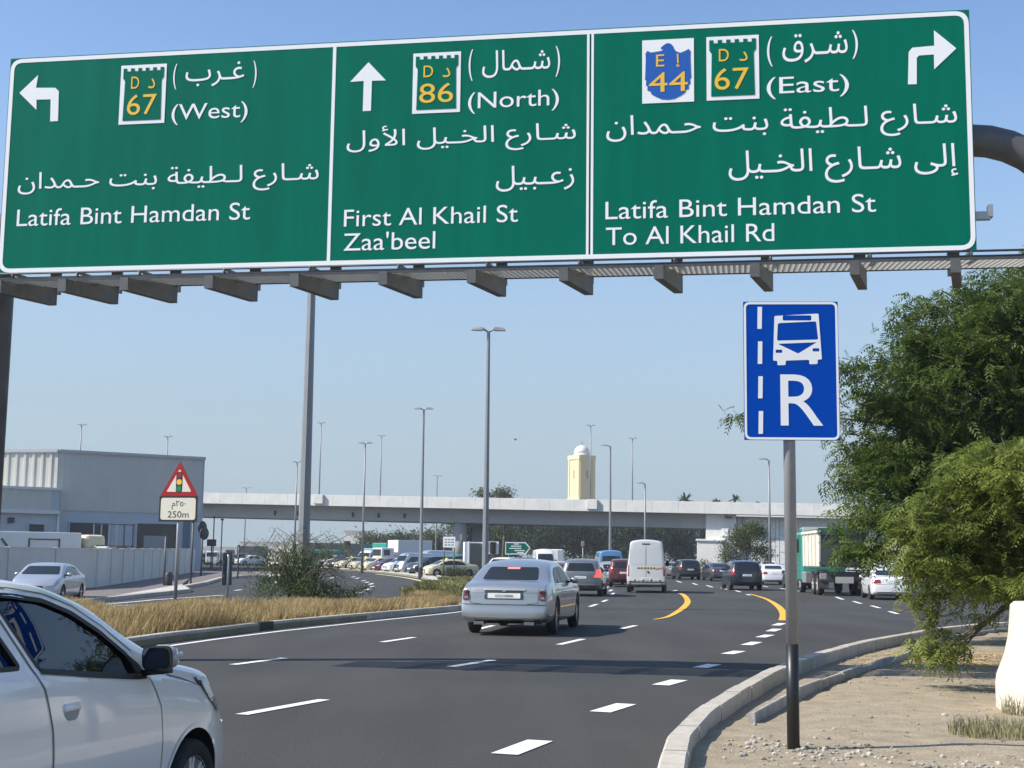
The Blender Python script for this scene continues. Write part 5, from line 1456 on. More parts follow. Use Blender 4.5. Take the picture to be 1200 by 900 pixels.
SPEC['minibus'] = dict(SPEC['van'], L=5.3, W=1.9, top=[(0, 2.2), (.3, 2.26), (3.7, 2.26), (4.1, 2.15), (4.7, 1.4), (5.1, 1.15), (5.3, .95)], belt=[(0, 1.2), (4.4, 1.15), (5.3, .8)],
    side=[[(.35, 1.28), (.4, 1.86), (1.45, 1.88), (1.45, 1.26)], [(1.55, 1.26), (1.55, 1.88), (2.7, 1.88), (2.7, 1.25)], [(2.8, 1.25), (2.8, 1.88), (3.75, 1.86), (4.5, 1.28)]],
    rear=[(-.68, 1.3), (.68, 1.3), (.62, 1.88), (-.62, 1.88)], front=[(-.8, 1.38), (.8, 1.38), (.72, 1.96), (-.72, 1.96)], mirror=(4.3, 1.3), tails=[[(.78, .8), (.93, .8), (.92, 1.2), (.80, 1.2)]], seam=[[(2.75, .5), (2.75, 1.2)], [(4.3, .5), (4.3, 1.2)]], paint=P_SKY)
GRP_C = 'cars in the traffic'
PROTO = {}
USED = {}
def retint(o, pnt, tail=None):
    for ch in o.children:
        nm = ch.name.split('.')[0]
        if nm in ('body', 'wing_mirror') and ch.material_slots:
            if ch.material_slots[0].material is M_BLACK: continue
            ch.material_slots[0].link = 'OBJECT'; ch.material_slots[0].material = pnt
        if tail and nm == 'tail_light': ch.material_slots[0].link = 'OBJECT'; ch.material_slots[0].material = tail
NAMES = {'sedan': 'sedan_car', 'suv': 'suv', 'hatch': 'hatchback_car', 'van': 'van', 'minibus': 'minibus'}
CATS = {'sedan': 'car', 'suv': 'car', 'hatch': 'car', 'van': 'van', 'minibus': 'minibus'}
def put_car(kind, p, hd, pnt, label, tail=None, sc=1.0, group=GRP_C):
    if kind not in PROTO:
        PROTO[kind] = make_car(NAMES[kind], SPEC[kind])[0]; o = PROTO[kind]
    else: o = copy_tree(PROTO[kind])
    o.location = p; o.rotation_euler = (R(0.2), 0, head(hd)); o.scale = (sc, sc, sc)
    retint(o, pnt, tail or M_TAIL); tag(o, label, CATS[kind], group)
    return o
def from_rear(px, py, hd, L):
    """rear bumper's ground pixel -> centre of the vehicle"""
    p = gp(px, py); d = Vector((math.sin(R(hd)), math.cos(R(hd)), 0))
    q = p + d * L / 2; q.z = G(q.y); return q
def at_dist(px, y, hd=None, L=None):
    p = ground_at(px, y)
    return p

# --- main carriageway ahead
put_car('suv', from_rear(680, 699, 8, 4.68), 8, P_GREY, 'dark grey SUV with lit red tail lights just right of the limousine', M_TAILON)
put_car('suv', from_rear(876, 692, 1, 4.68), 1, P_BLUEB, 'dark navy SUV seen from behind at the end of the second yellow curve')
put_car('suv', ground_at(803.5, 117), -3, P_BLACK, 'black SUV far ahead between the white van and the dark sedan')
put_car('sedan', ground_at(840, 112), -3.5, P_DKGREY, 'dark grey sedan far ahead left of the navy SUV')
put_car('sedan', from_rear(908, 685.5, 5, 4.75), 5, P_WHITE, 'white sedan half behind the navy SUV below the bushy tree')
put_car('suv', ground_at(898, 138), 4, P_WHITE, 'white SUV roof just showing above the white sedan by the bushy tree')
put_car('sedan', from_rear(946, 690.5, 3, 4.75), 3, P_DKGREY, 'dark grey sedan tucked along the left side of the tipper truck')
put_car('sedan', from_rear(1046, 703.5, 7.5, 4.75), 7.5, P_WHITE, 'white sedan with red tail lights right of the tipper truck', M_TAIL)
put_car('minibus', ground_at(712.5, 103), -1, P_SKY, 'light blue minibus left of the white van')
put_car('hatch', ground_at(716.5, 92), 5, P_LSILV, 'small silver hatchback in front of the light blue minibus')
put_car('suv', ground_at(731.5, 86), 5, P_MAROON, 'dark red SUV half hidden behind the left side of the white van', M_TAIL)
put_car('sedan', ground_at(656, 76), 8, P_MAROON, 'maroon sedan between the limousine and the dark grey SUV', M_TAILON)
put_car('sedan', ground_at(783, 125), -2, P_BEIGE, 'pinkish beige sedan just right of the white van')
put_car('suv', ground_at(589, 108), 200, P_WHITE, 'white SUV roof showing over the limousine, beside the lamp post')
put_car('suv', ground_at(614, 112), 190, P_BLACK, 'black SUV roof behind the limousine, under the arrow sign')
put_car('hatch', ground_at(629, 116), 185, P_WHITE, 'small white hatchback roof behind the right end of the limousine')
put_car('sedan', ground_at(652, 100), 240, P_CREAM, 'cream taxi far ahead left of the dark grey SUV')
put_car('van', ground_at(637, 128), 175, P_WHITE, 'white van with a dark windscreen behind the taxi and the maroon sedan', sc=.92)
put_car('suv', ground_at(661, 150), 170, P_BLACK, 'black SUV far back between white van and light blue minibus')
put_car('suv', ground_at(1078, 98), 190, P_MAROON, 'red car glimpsed through the low branches on the right')
put_car('sedan', ground_at(1128, 92), 200, P_WHITE, 'white car glimpsed through the leaves above the right-hand kerb')
# --- crossing queue on the left
def taxi_extra(o):
    b = MB(); b.box((0, .25, 1.50), (.34, .16, .14), bev=.03); b.build('taxi_sign', mat('taxi sign', (.75, .6, .1), .4), o)
    return o
put_car('minibus', ground_at(374, 172), 250, P_GREEN, 'green minibus at the left end of the queue behind the bush')
put_car('suv', ground_at(391, 172), 215, P_WHITE, 'white car in the queue next to the green minibus')
put_car('suv', ground_at(403, 166), 222, P_BLACK, 'black car in the queue just right of the small white one')
taxi_extra(put_car('sedan', ground_at(414, 163), 228, P_CREAM, 'cream taxi in the queue left of the white minibus'))
put_car('minibus', ground_at(435, 172), 205, P_WHITE, 'white minibus standing tall in the queue beside a lamp post')
taxi_extra(put_car('sedan', ground_at(431, 152), 228, P_CREAM, 'cream taxi in front of the white minibus'))
taxi_extra(put_car('sedan', ground_at(445, 147), 228, P_CREAM, 'cream taxi beside the maroon car in the queue'))
put_car('sedan', ground_at(461, 143), 235, P_MAROON, 'maroon car in the queue between taxi and white hatchback')
put_car('hatch', ground_at(470, 137), 230, P_WHITE, 'white hatchback in the queue left of the lamp post at the island tip')
put_car('minibus', ground_at(485, 132), 225, P_LSILV, 'silver people carrier in the queue behind the island lamp post', sc=.86)
put_car('suv', ground_at(505, 124), 235, P_BLACK, 'black car in the queue left of the notice board')
put_car('van', ground_at(507, 146), 238, P_LSILV, 'pale grey van behind the black car by the notice board', sc=.85)
taxi_extra(put_car('sedan', ground_at(527, 113.5), 245, P_CREAM, 'cream taxi right behind the notice board posts'))
put_car('suv', ground_at(534, 130), 240, P_GREEN, 'green roofed car showing above the taxi at the notice board', sc=1.1)
put_car('sedan', ground_at(541, 121), 240, P_MAROON, 'dark red car at the right end of the queue beside the advertising box')
# --- far left junction
put_car('suv', ground_at(236, 205), 180, P_BLACK, 'dark car at the far left junction right of the warehouse corner')
put_car('sedan', ground_at(265, 205), 183, P_DKGREY, 'dark grey car beside the white lorry at the far junction')
put_car('suv', ground_at(284, 200), 178, P_BLACK, 'black SUV below the grey lorry trailer at the far junction')
put_car('hatch', ground_at(274, 215), 180, P_SKY, 'pale blue hatchback between the dark cars at the far junction')
put_car('sedan', ground_at(294, 195), 230, P_WHITE, 'white car at the far junction just left of the bush')
# silver sedan by the yard wall
p = gp(60, 706.5); put_car('sedan', p + Vector((-.6, 1.5, 0)), 176, P_LSILV, 'pale silver sedan facing the camera by the yard wall on the left', M_TAIL, sc=.92)

# --- white van ahead with its reflective tape
def van_extra(B, root):
    b = MB()
    for ax_ in (-1, 1): B.decal(b, 'B', rrect(min(ax_ * .04, ax_ * .82), 1.42, max(ax_ * .04, ax_ * .82), 2.22, .05, 2), .006)
    b.build('door_panel', mat('frosted pane', (.56, .58, .58), .35), root)
    b = MB()
    for k in range(12): B.decal(b, 'B', [(-.48 + k * .08, 1.20), (-.42 + k * .08, 1.20), (-.42 + k * .08, 1.29), (-.48 + k * .08, 1.29)], .007, k % 2, .2)
    for k in range(8): B.decal(b, 'B', [(-.84 + k * .21, .60), (-.74 + k * .21, .60), (-.70 + k * .21, .66), (-.80 + k * .21, .66)], .008, k % 2, .2)
    B.decal(b, 'B', [(.5, 1.16), (.85, 1.22), (.85, 1.30), (.5, 1.24)], .007, 2, .2)
    b.build('reflective_tape', [M_YEL, M_BLACK, mat('tape orange', (.5, .2, .08), .5)], root)
    b = MB(); B.decal(b, 'B', rrect(.06, 1.0, .16, 1.1, .02, 1), .02); B.decal(b, 'B', [(-.2, 2.44), (.2, 2.44), (.2, 2.5), (-.2, 2.5)], .012); b.build('handle', M_BLACK, root)
    b = MB(); b.box((0, -B.L / 2 + .02, .47), (1.5, .16, .08)); b.build('step', M_STEEL, root)
VS = dict(SPEC['van'], paint=paint('shaded white', (.60, .61, .60)), extra=van_extra, glass=M_TINT)  # white greyed all over: the shade on its rear put into the paint
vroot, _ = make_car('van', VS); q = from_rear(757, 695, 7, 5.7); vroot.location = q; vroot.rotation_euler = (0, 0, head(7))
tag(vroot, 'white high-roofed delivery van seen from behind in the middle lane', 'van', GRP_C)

# ------------------------------------------------------------------ the silver limousine
P_ROLLS = mat('paint limousine silver', (.46, .47, .47), .30, .7, coat=1.0, spec=.5)
P_ROLLS2 = mat('paint limousine upper', (.34, .37, .41), .3, .7, coat=1.0)
RO = dict(L=5.84, W=1.99, paint=P_ROLLS, wr=.40, ro=1.32, fo=.93, tum=.40, crown=.035, rr=.13, st=.06, edge=.05, aR=.055, rR=.9, aF=.06, bowR=.04, bowF=.08, sig=.09,
    top=[(0, 1.00), (.08, 1.07), (.5, 1.13), (.78, 1.16), (1.5, 1.50), (2.0, 1.60), (2.9, 1.63), (3.5, 1.58), (4.2, 1.15), (5.0, 1.10), (5.84, 1.02)], belt=[(0, .99), (1, 1.04), (4, 1.04), (5.84, .98)],
    bot=[(0, .34), (.35, .26), (5.4, .22), (5.84, .28)], rearp=[(.25, .09), (.36, .0), (.62, .0), (.66, .045), (.9, .06), (1.1, .14)], frontp=[(0, .05), (.4, 0), (1.1, .04)], fadeR=.5,
    side=[[(1.42, 1.12), (1.62, 1.33), (2.0, 1.45), (2.42, 1.48), (2.42, 1.10)], [(2.52, 1.10), (2.52, 1.485), (3.05, 1.485), (3.4, 1.42), (3.95, 1.15), (3.9, 1.10)]],
    rear=[(-.63, 1.19), (.63, 1.19), (.55, 1.465), (-.55, 1.465)], front=[(-.74, 1.2), (.74, 1.2), (.62, 1.5), (-.62, 1.5)], glass=glass_mat('limousine glass', (.03, .035, .04), .92, .6),
    tails=[], heads=[[(.5, .75), (.8, .75), (.8, .92), (.5, .92)]], grille=[(-.35, .4), (.35, .4), (.35, 1.0), (-.35, 1.0)], mirror=(3.85, 1.12), spokes=10,
    seam=[[(2.47, .3), (2.47, 1.1)], [(3.9, .3), (3.92, 1.06)], [(1.45, 1.08), (1.62, .8), (1.85, .55)]], seamb=[])
def rolls_extra(B, root):
    for sx_ in (-1, 1):
        q = [(sx_ * a, z) for a, z in ((.765, .76), (.905, .75), (.90, .965), (.775, .965))]
        b = MB(); B.decal(b, 'B', rpoly(q, .03, 3), .012, 0, .05); tl = b.build('tail_light', mat('dark red lamp', (.07, .012, .014), .1, coat=1), root)
        b = MB(); B.decal(b, 'B', rpoly([(sx_ * a, z) for a, z in ((.79, .79), (.885, .785), (.88, .84), (.795, .84))], .01, 2), .015, 0, .05); b.build('lamp_segment', mat('lamp pale', (.4, .2, .18), .2), tl)
    b = MB(); B.decal(b, 'B', [(-.14, 1.42), (.14, 1.42), (.138, 1.45), (-.138, 1.45)], .012, 0, .05); b.build('brake_light', M_BRK3, root)
    # number plate in its recess
    b = MB(); B.decal(b, 'B', rrect(-.43, .775, .43, .965, .03, 2), .006, 0, .1); rc = b.build('plate_recess', mat('plate recess', (.10, .105, .11), .35, .6), root)
    b = MB(); B.decal(b, 'B', rrect(-.36, .80, .36, .905, .01, 1), .014, 0, .1); B.decal(b, 'B', rrect(-.20, .825, .14, .88, .01, 1), .017, 1, .1); B.decal(b, 'B', rrect(.02, .83, .2, .875, .01, 1), .018, 2, .1)
    b.build('number_plate', [M_PLATE, M_PLATEG, mat('plate smudge 2', (.3, .3, .3), .5)], rc)
    b = MB(); B.decal(b, 'B', rrect(-.46, .965, .46, 1.0, .01, 1), .022, 0, .08); b.build('trim_bar', mat('brushed trim', (.55, .55, .54), .35, .6), root)
    b = MB(); B.decal(b, 'B', rrect(-.045, .935, .045, .962, .008, 1), .02, 0, .08); b.build('badge', M_CHROME, rc)
    b = MB(); B.decal(b, 'B', [(-.93, .335), (.93, .335), (.94, .37), (-.94, .37)], .008, 0, .07); B.decal(b, 'B', [(-.93, .66), (.93, .66), (.93, .672), (-.93, .672)], .007, 1, .07); b.build('bumper_line', [M_CHROME, M_BLACK], root)
    b = MB(); B.decal(b, 'B', rrect(-.64, .26, .64, .325, .02, 1), .006, 0, .1); b.build('valance', M_BLACK, root)
    b = MB()
    for sx_ in (-1, 1): b.beam((sx_ * .55, -2.85, .27), (sx_ * .55, -2.6, .27), .22, .07)
    b.build('exhaust', M_CHROME, root)
    b = MB(); B.strip(b, 'B', [(-.76, 1.0), (-.74, .70), (-.5, .675)], .01); B.strip(b, 'B', [(.76, 1.0), (.74, .70), (.5, .675)], .01); b.build('boot_gap', M_BLACK, root)
    for ax in 'RL':
        b = MB(); B.strip(b, ax, [(-1.52, 1.095), (.9, 1.10), (1.04, 1.13)], .03, .008); b.build('window_trim', M_CHROME, root)
        b = MB(); B.strip(b, ax, [(-1.75, .40), (2.0, .38)], .025, .008); b.build('sill_trim', M_CHROME, root)
        for y in (-.62, -.28):
            h, n_ = B.hit(ax, y, .92)
            b = MB(); b.box(h + n_ * .02, (.03, .22, .03), bev=.01); b.build('door_handle', M_CHROME, root)
    b = MB(); b.box((0, -.2, .35), (1.5, 4.6, .2)); b.build('underbody', M_WELL, root)
RO['extra'] = rolls_extra
rroot, RB = make_car('limousine', RO)
HR = 10.0
pr = gp(599.5, 742.5); d_ = Vector((math.sin(R(HR)), math.cos(R(HR)), 0))
q = pr + d_ * (5.84 / 2 - 1.32 + .25); rroot.location = (q.x, q.y, 0); rroot.rotation_euler = (0, 0, head(HR))
tag(rroot, 'large silver limousine seen from behind with its high brake lamp lit', 'car')

# ------------------------------------------------------------------ the white car on the left, close to the camera
P_NEAR = mat('paint pearl white', (.80, .785, .755), .22, .0, coat=1.0, spec=.5, var=.02, scale=1.2)
NL, NW = 4.38, 1.67
yo = lambda t: t + NL / 2                     # local y -> distance from the rear
NS = dict(L=NL, W=NW, tum=.30, crown=.03, rr=.12, st=.045, edge=.05, aR=.08, aF=.16, rF=.85, bowR=.1, bowF=.22, sig=.08,
    top=[(0, 1.02), (.1, 1.06), (.5, 1.09), (1.15, 1.40), (1.75, 1.475), (yo(-.35), 1.49), (yo(0), 1.475), (yo(.35), 1.38), (yo(1.02), 1.06), (yo(1.1), 1.035), (yo(1.5), .975), (yo(1.85), .90), (NL, .78)],
    belt=[(0, 1.0), (yo(-.9), 1.06), (yo(-.3), 1.055), (yo(.6), .985), (yo(1.0), .95), (yo(1.5), .86), (NL, .66)],
    bot=[(0, .30), (.35, .2), (NL - .4, .19), (NL, .25)], frontp=[(0, .08), (.35, 0), (.55, .01), (.9, .14)], fadeF=.6)
NB = Body(NS)
M_CABIN = mat('cabin trim dark', (.03, .031, .033), .8)
M_SEAT = mat('seat cloth', (.12, .115, .105), .9, var=.1)
M_NGLASS = glass_mat('near side glass', (.42, .52, .49), .10, 1.1)
near = empty('saloon_car')
tag(near, 'near white saloon at the left edge, door and front wheel in view', 'car')
yr, yf, NR = -1.25, 1.32, .295
cut = MB()
for y in (yr, yf):
    for sx_ in (-1, 1):
        cut.lathe([(.0001, -.2), (NR + .055, -.2), (NR + .055, .2), (.0001, .2)], 40, 0, Matrix.Translation((sx_ * (NW / 2 - .09), y, NR + .01)) @ Matrix.Rotation(R(90), 4, 'Y'))
FWIN = [(-.545, 1.425), (-.35, 1.412), (-.12, 1.388), (.12, 1.325), (.36, 1.225), (.60, 1.095), (.675, 1.0), (.63, .985), (.2, 1.03), (-.265, 1.078)]
RWIN = [(-.69, 1.425), (-.42, 1.10), (-.95, 1.115), (-1.30, 1.13), (-1.12, 1.33), (-.95, 1.40)]
win = MB()
for wpoly in (FWIN, RWIN):
    vs = [(sx_, a, z) for sx_ in (-1.2, 1.2) for a, z in wpoly]; n = len(wpoly)
    win.add(vs, [tuple(range(n)), tuple(range(2 * n - 1, n - 1, -1))] + [(i, i + n, (i + 1) % n + n, (i + 1) % n) for i in range(n)])
cab = MB()
cpoly = [(-1.35, .55), (.75, .55), (.95, .94), (.62, 1.10), (.20, 1.33), (-.2, 1.41), (-.8, 1.41), (-1.25, 1.25)]
vs = [(sx_, a, z) for sx_ in (-.60, .60) for a, z in cpoly]; n = len(cpoly)
cab.add(vs, [tuple(range(n)), tuple(range(2 * n - 1, n - 1, -1))] + [(i, i + n, (i + 1) % n + n, (i + 1) % n) for i in range(n)])
me = bool_cut(NB.V, NB.F, [cut, cab, win], [P_NEAR, M_CABIN])
nbody = bpy.data.objects.new('body', me); COL.objects.link(nbody); nbody.parent = near
def npart(name, m, parent=near, ax='R', poly=None, eps=.004, step=.06, holes=()):
    b = MB(); NB.decal(b, ax, poly, eps, 0, step, holes); return b.build(name, m, parent)
# doors: skin panels proud of the shell, with the window cut out
for ax in 'RL':
    fd = rpoly([(-.60, 1.452), (-.33, 1.438), (-.10, 1.41), (.15, 1.345), (.40, 1.24), (.66, 1.10), (.78, .965), (.885, .80), (.905, .62), (.895, .45), (.86, .27), (-.14, .27), (-.165, .55), (-.185, .80), (-.25, 1.0), (-.32, 1.09)], .015, 2)
    fdoor = npart('door', P_NEAR, near, ax, fd, .0035, .05, [rpoly(FWIN, .03, 3)])
    rd_ = rpoly([(-.625, 1.452), (-.345, 1.09), (-.275, 1.0), (-.21, .80), (-.19, .55), (-.165, .27), (-.80, .27), (-1.02, .45), (-1.15, .66), (-1.36, .80), (-1.42, 1.1), (-1.1, 1.39), (-.95, 1.43)], .015, 2)
    rdoor = npart('door', P_NEAR, near, ax, rd_, .0035, .05, [rpoly(RWIN, .03, 3)])
    for dr, wn, of_ in ((fdoor, FWIN, 0), (rdoor, RWIN, 0)):
        npart('window', M_NGLASS, dr, ax, rpoly(wn, .03, 3), -.010, .05)
        b = MB()
        ins_ = rpoly(wn, .03, 3); cx_ = sum(p[0] for p in wn) / len(wn); cz_ = sum(p[1] for p in wn) / len(wn)
        NB.strip(b, ax, ins_ + ins_[:1], .022, .0055); b.build('window_seal', M_BLACK, dr)
    for dr, y, z in ((fdoor, -.03, .872), (rdoor, -1.02, .90)):
        b = MB(); NB.decal(b, ax, rpoly([(y - .07, z + .045), (y + .07, z + .04), (y + .068, z - .0), (y + .04, z - .035), (y - .035, z - .035), (y - .07, z - .005)], .015, 3), .006, 1, .03)
        
        h, n_ = NB.hit(ax, y, z + .024); k0 = len(b.v); b.box(h + n_ * .004, (.024, .148, .040), bev=.010)
        for q_ in range(len(b.s)):
            if b.m[q_] == 0: b.s[q_] = True
        b.build('door_handle', [P_NEAR, mat('handle recess', (.30, .31, .31), .4)], dr)
    b = MB(); NB.strip(b, ax, [(-.15, .28), (-.178, .56), (-.198, .81), (-.262, 1.0), (-.335, 1.095), (-.612, 1.455)], .007, .0042, 0, .04)
    NB.strip(b, ax, [(.868, .28), (.903, .45), (.914, .62), (.895, .81), (.79, .97)], .007, .0042, 0, .04)
    NB.strip(b, ax, [(-.62, 1.46), (-.33, 1.448), (-.10, 1.42), (.15, 1.355), (.40, 1.25), (.66, 1.11)], .006, .0042, 0, .04)
    NB.strip(b, ax, [(1.02, .965), (1.2, .93), (1.42, .875), (1.6, .80)], .007, .004, 0, .04); b.build('panel_gap', mat('panel gap', (.10, .10, .10), .8), nbody)
    # black sail panel in front of the window
    b = MB(); NB.decal(b, ax, rpoly([(.60, 1.098), (.70, 1.045), (.755, .985), (.66, .99)], .01, 2), .008, 0, .04); NB.strip(b, ax, [(-.27, 1.072), (.2, 1.022), (.64, .978), (.75, .975)], .02, .009); b.build('sail_panel', M_BLACK, fdoor)
    npart('headlight', M_HEADD, near, ax, rpoly([(1.36, .925), (1.52, .915), (1.72, .83), (1.80, .72), (1.70, .69), (1.52, .79)], .02, 3), .008, .04)
    sx_ = 1 if ax == 'R' else -1
    # door mirror
    h, n_ = NB.hit(ax, .74, 1.0)
    mx_ = h.x + sx_ * .115
    b = MB(); b.box((0, .0, 0), (.180, .125, .132), 0, None, 0, .060); b.beam((-sx_ * .13, .0, -.078), (sx_ * .03, .0, -.068), .085, .03, 1)
    mo = b.build('wing_mirror', [mat('mirror shell', (.34, .35, .355), .25, coat=1), M_BLACK], near, (mx_, .74, 1.078)); mo.rotation_euler = (0, R(-3 * sx_), R(-8 * sx_))
    for f_ in mo.data.polygons: f_.use_smooth = True
    b = MB(); b.prism(rrect(-.088, -.062, .088, .062, .045, 6), .045, .063, 0, Matrix.Rotation(R(90), 4, 'X')); b.build('mirror_rim', M_BLACK, mo)
    b = MB(); b.prism(rrect(-.078, -.053, .078, .053, .038, 6), .0635, .066, 0, Matrix.Rotation(R(90), 4, 'X')); b.build('mirror_glass', mat('mirror glass', (.30, .32, .33), .03, 1.0), mo)
    b = MB(); b.box((sx_ * .082, .02, .015), (.022, .06, .022), bev=.008); b.build('indicator', mat('indicator clear', (.6, .6, .58), .15), mo)
    for y in (yr, yf): wheel(near, sx_ * (NW / 2 - .085), y, NR, .185, mat('rim silver', (.58, .59, .60), .35, .35), 8, .73)
    # wheel arch lips
    b = MB(); 
    for y in (yr, yf):
        arc = [(y + (NR + .062) * math.cos(t), NR + .01 + (NR + .062) * math.sin(t)) for t in [R(-8) + R(196) * i / 24 for i in range(25)]]
        NB.strip(b, ax, arc, .022, .005, 0, .05)
    b.build('arch_lip', P_NEAR, nbody)
npart('windscreen', M_TINT, near, 'F', rpoly([(-.66, 1.09), (.66, 1.09), (.56, 1.40), (-.56, 1.40)], .06, 3), .006, .06)
npart('rear_window', M_TINT, near, 'B', rpoly([(-.58, 1.13), (.58, 1.13), (.5, 1.36), (-.5, 1.36)], .05, 3), .006, .06)
npart('grille', M_BLACK, near, 'F', rpoly([(-.42, .34), (.42, .34), (.5, .58), (-.5, .58)], .04, 2), .006, .06)
for sx_ in (-1, 1): npart('tail_light', M_TAIL, near, 'B', rpoly([(sx_ * .52, .78), (sx_ * .76, .78), (sx_ * .74, .98), (sx_ * .58, .98)], .02, 2), .01, .05)
b = MB(); NB.decal(b, 'B', rrect(-.26, .74, .26, .85, .01, 1), .012, 0, .1); b.build('number_plate', M_PLATE, near)
# inside: seats, dashboard, steering wheel
for sx_ in (-.33, .33):
    b = MB(); b.box((sx_, -.12, .62), (.5, .52, .16), bev=.05); b.box((0, 0, 0), (.5, .15, .62), 0, Matrix.Translation((sx_, -.42, .92)) @ Matrix.Rotation(R(16), 4, 'X'), bev=.05)
    b.box((0, 0, 0), (.28, .1, .18), 0, Matrix.Translation((sx_, -.55, 1.28)) @ Matrix.Rotation(R(12), 4, 'X'), bev=.04); b.build('seat', M_SEAT, near)
b = MB(); b.box((0, .72, .87), (1.18, .36, .2), bev=.06); b.box((-.33, .6, .98), (.36, .2, .08), bev=.03); b.build('dashboard', mat('dashboard', (.06, .06, .062), .6), near)
b = MB(); pts = [(.18 * math.cos(t), 0, .18 * math.sin(t)) for t in [i * 2 * math.pi / 24 for i in range(25)]]
b.tube(pts, .014, 8); b.beam((-.17, 0, 0), (.17, 0, 0), .03, .03); b.beam((0, 0, -.17), (0, 0, 0), .03, .03); sw = b.build('steering_wheel', M_BLACK, near, (-.34, .40, .98)); sw.rotation_euler = (R(-24), 0, 0)
HN = 12.0
nf, nn_ = Vector((math.sin(R(HN)), math.cos(R(HN)), 0)), Vector((math.cos(R(HN)), -math.sin(R(HN)), 0))
cpos = Vector((-2.06, 6.4, 0)) - nn_ * (NW / 2) + nf * .16
near.location = (cpos.x, cpos.y, 0); near.rotation_euler = (0, 0, head(HN))

# ------------------------------------------------------------------ tipper truck and lorries
def truck_wheels(root, ys, x=.98, r=.52, w_=.3):
    for y in ys:
        for sx_ in (-1, 1): wheel(root, sx_ * x, y, r, w_, mat('truck hub', (.50, .48, .42), .7, .2))
tip = empty('tipper_truck'); tag(tip, 'green tipper truck with a cream steel tub, partly behind the right-hand tree', 'truck')
LT = 8.6
M_TUB = mat('tub cream', (.66, .63, .54), .6, var=.1, scale=1.5); M_TARP = mat('green tarpaulin', (.025, .10, .085), .8, var=.25, scale=2, bump=.5, bscale=6); M_CHAS = mat('chassis grey', (.055, .055, .058), .7, var=.3)
b = MB(); b.box((0, 0, 1.0), (.9, LT - .4, .3)); b.box((0, -LT / 2 + .3, .95), (2.3, .12, .5)); b.build('chassis', M_CHAS, tip)
b = MB()
tub = [(-4.15, 1.45), (.95, 1.45), (.95, 3.25), (-4.3, 3.25)]
for sx_ in (-1, 1):
    b.add([(sx_ * x_, y, z) for x_ in (1.22, 1.14) for y, z in tub], [(0, 1, 2, 3), (7, 6, 5, 4), (0, 4, 5, 1), (1, 5, 6, 2), (2, 6, 7, 3), (3, 7, 4, 0)])
    for y in (-3.3, -2.2, -1.1, 0.0): b.box((sx_ * 1.25, y, 2.35), (.08, .1, 1.75))
    b.box((sx_ * 1.25, -1.65, 3.2), (.1, 5.2, .14))
b.box((0, -1.6, 1.45), (2.3, 5.0, .12)); b.box((0, .92, 2.5), (2.4, .1, 2.1)); b.build('tub', M_TUB, tip)
b = MB(); b.box((0, -4.18, 2.3), (2.3, .1, 1.75)); b.box((0, -4.26, 1.6), (2.42, .1, .16)); b.box((0, -4.26, 3.1), (2.42, .1, .14)); tg = b.build('tailgate', mat('tailgate steel', (.05, .065, .06), .6, var=.2, scale=2), tip)
b = MB(); b.add([(-1.2, -4.2, 3.3), (1.2, -4.2, 3.3), (1.2, .9, 3.32), (-1.2, .9, 3.32), (0, -3.9, 3.50), (0, .9, 3.52)], [(0, 4, 5, 3), (1, 2, 5, 4), (0, 1, 4), (2, 3, 5)]); b.box((0, -4.2, 3.2), (2.5, .16, .35)); b.build('tarpaulin', M_TARP, tip)
b = MB(); b.box((0, 2.55, 1.95), (2.4, 2.1, 2.7), bev=.14); b.box((0, 2.2, 3.4), (2.2, 1.3, .35), bev=.12); cb = b.build('cab', P_TEAL, tip)
for sx_ in (-1, 1):
    b = MB(); b.box((sx_ * 1.205, 2.85, 2.55), (.02, 1.0, .75), bev=.005); b.build('side_window', M_TINT, cb)
    b = MB(); b.box((sx_ * 1.5, 3.35, 2.6), (.22, .18, .95), bev=.05); b.beam((sx_ * 1.2, 3.4, 2.95), (sx_ * 1.5, 3.35, 2.95), .05, .05); b.build('wing_mirror', M_BLACK, tip)
    b = MB(); b.box((sx_ * 1.05, -4.3, .95), (.34, .1, .3), bev=.02); b.build('tail_light', mat('lamp dusty', (.35, .30, .28), .4), tip)
    b = MB(); b.box((sx_ * 1.0, -2.4, 1.25), (.5, 2.9, .06)); b.box((sx_ * 1.0, -4.0, .7), (.55, .03, .7)); b.build('mudguard', M_CHAS, tip)
    b = MB(); b.box((sx_ * .95, .9, .85), (.5, 1.1, .6), bev=.05); b.build('fuel_tank', M_STEEL, tip)
b = MB(); b.box((0, 3.61, 2.6), (2.0, .02, .9), bev=.005); b.build('windscreen', M_TINT, cb)
b = MB(); b.box((0, 3.62, 1.4), (1.6, .04, .8), bev=.01); b.build('grille', M_BLACK, cb)
b = MB(); b.box((0, -4.36, .78), (.9, .02, .32)); b.build('number_plate', mat('plate dusty', (.45, .42, .36), .6), tip)
truck_wheels(tip, (-2.9, -1.55, 2.7))
HT = 3.0; pq = gp(984, 698.5); d_ = Vector((math.sin(R(HT)), math.cos(R(HT)), 0)); q = pq + d_ * (LT / 2)
tip.location = (q.x + .25, q.y, G(q.y)); tip.rotation_euler = (0, 0, head(HT))

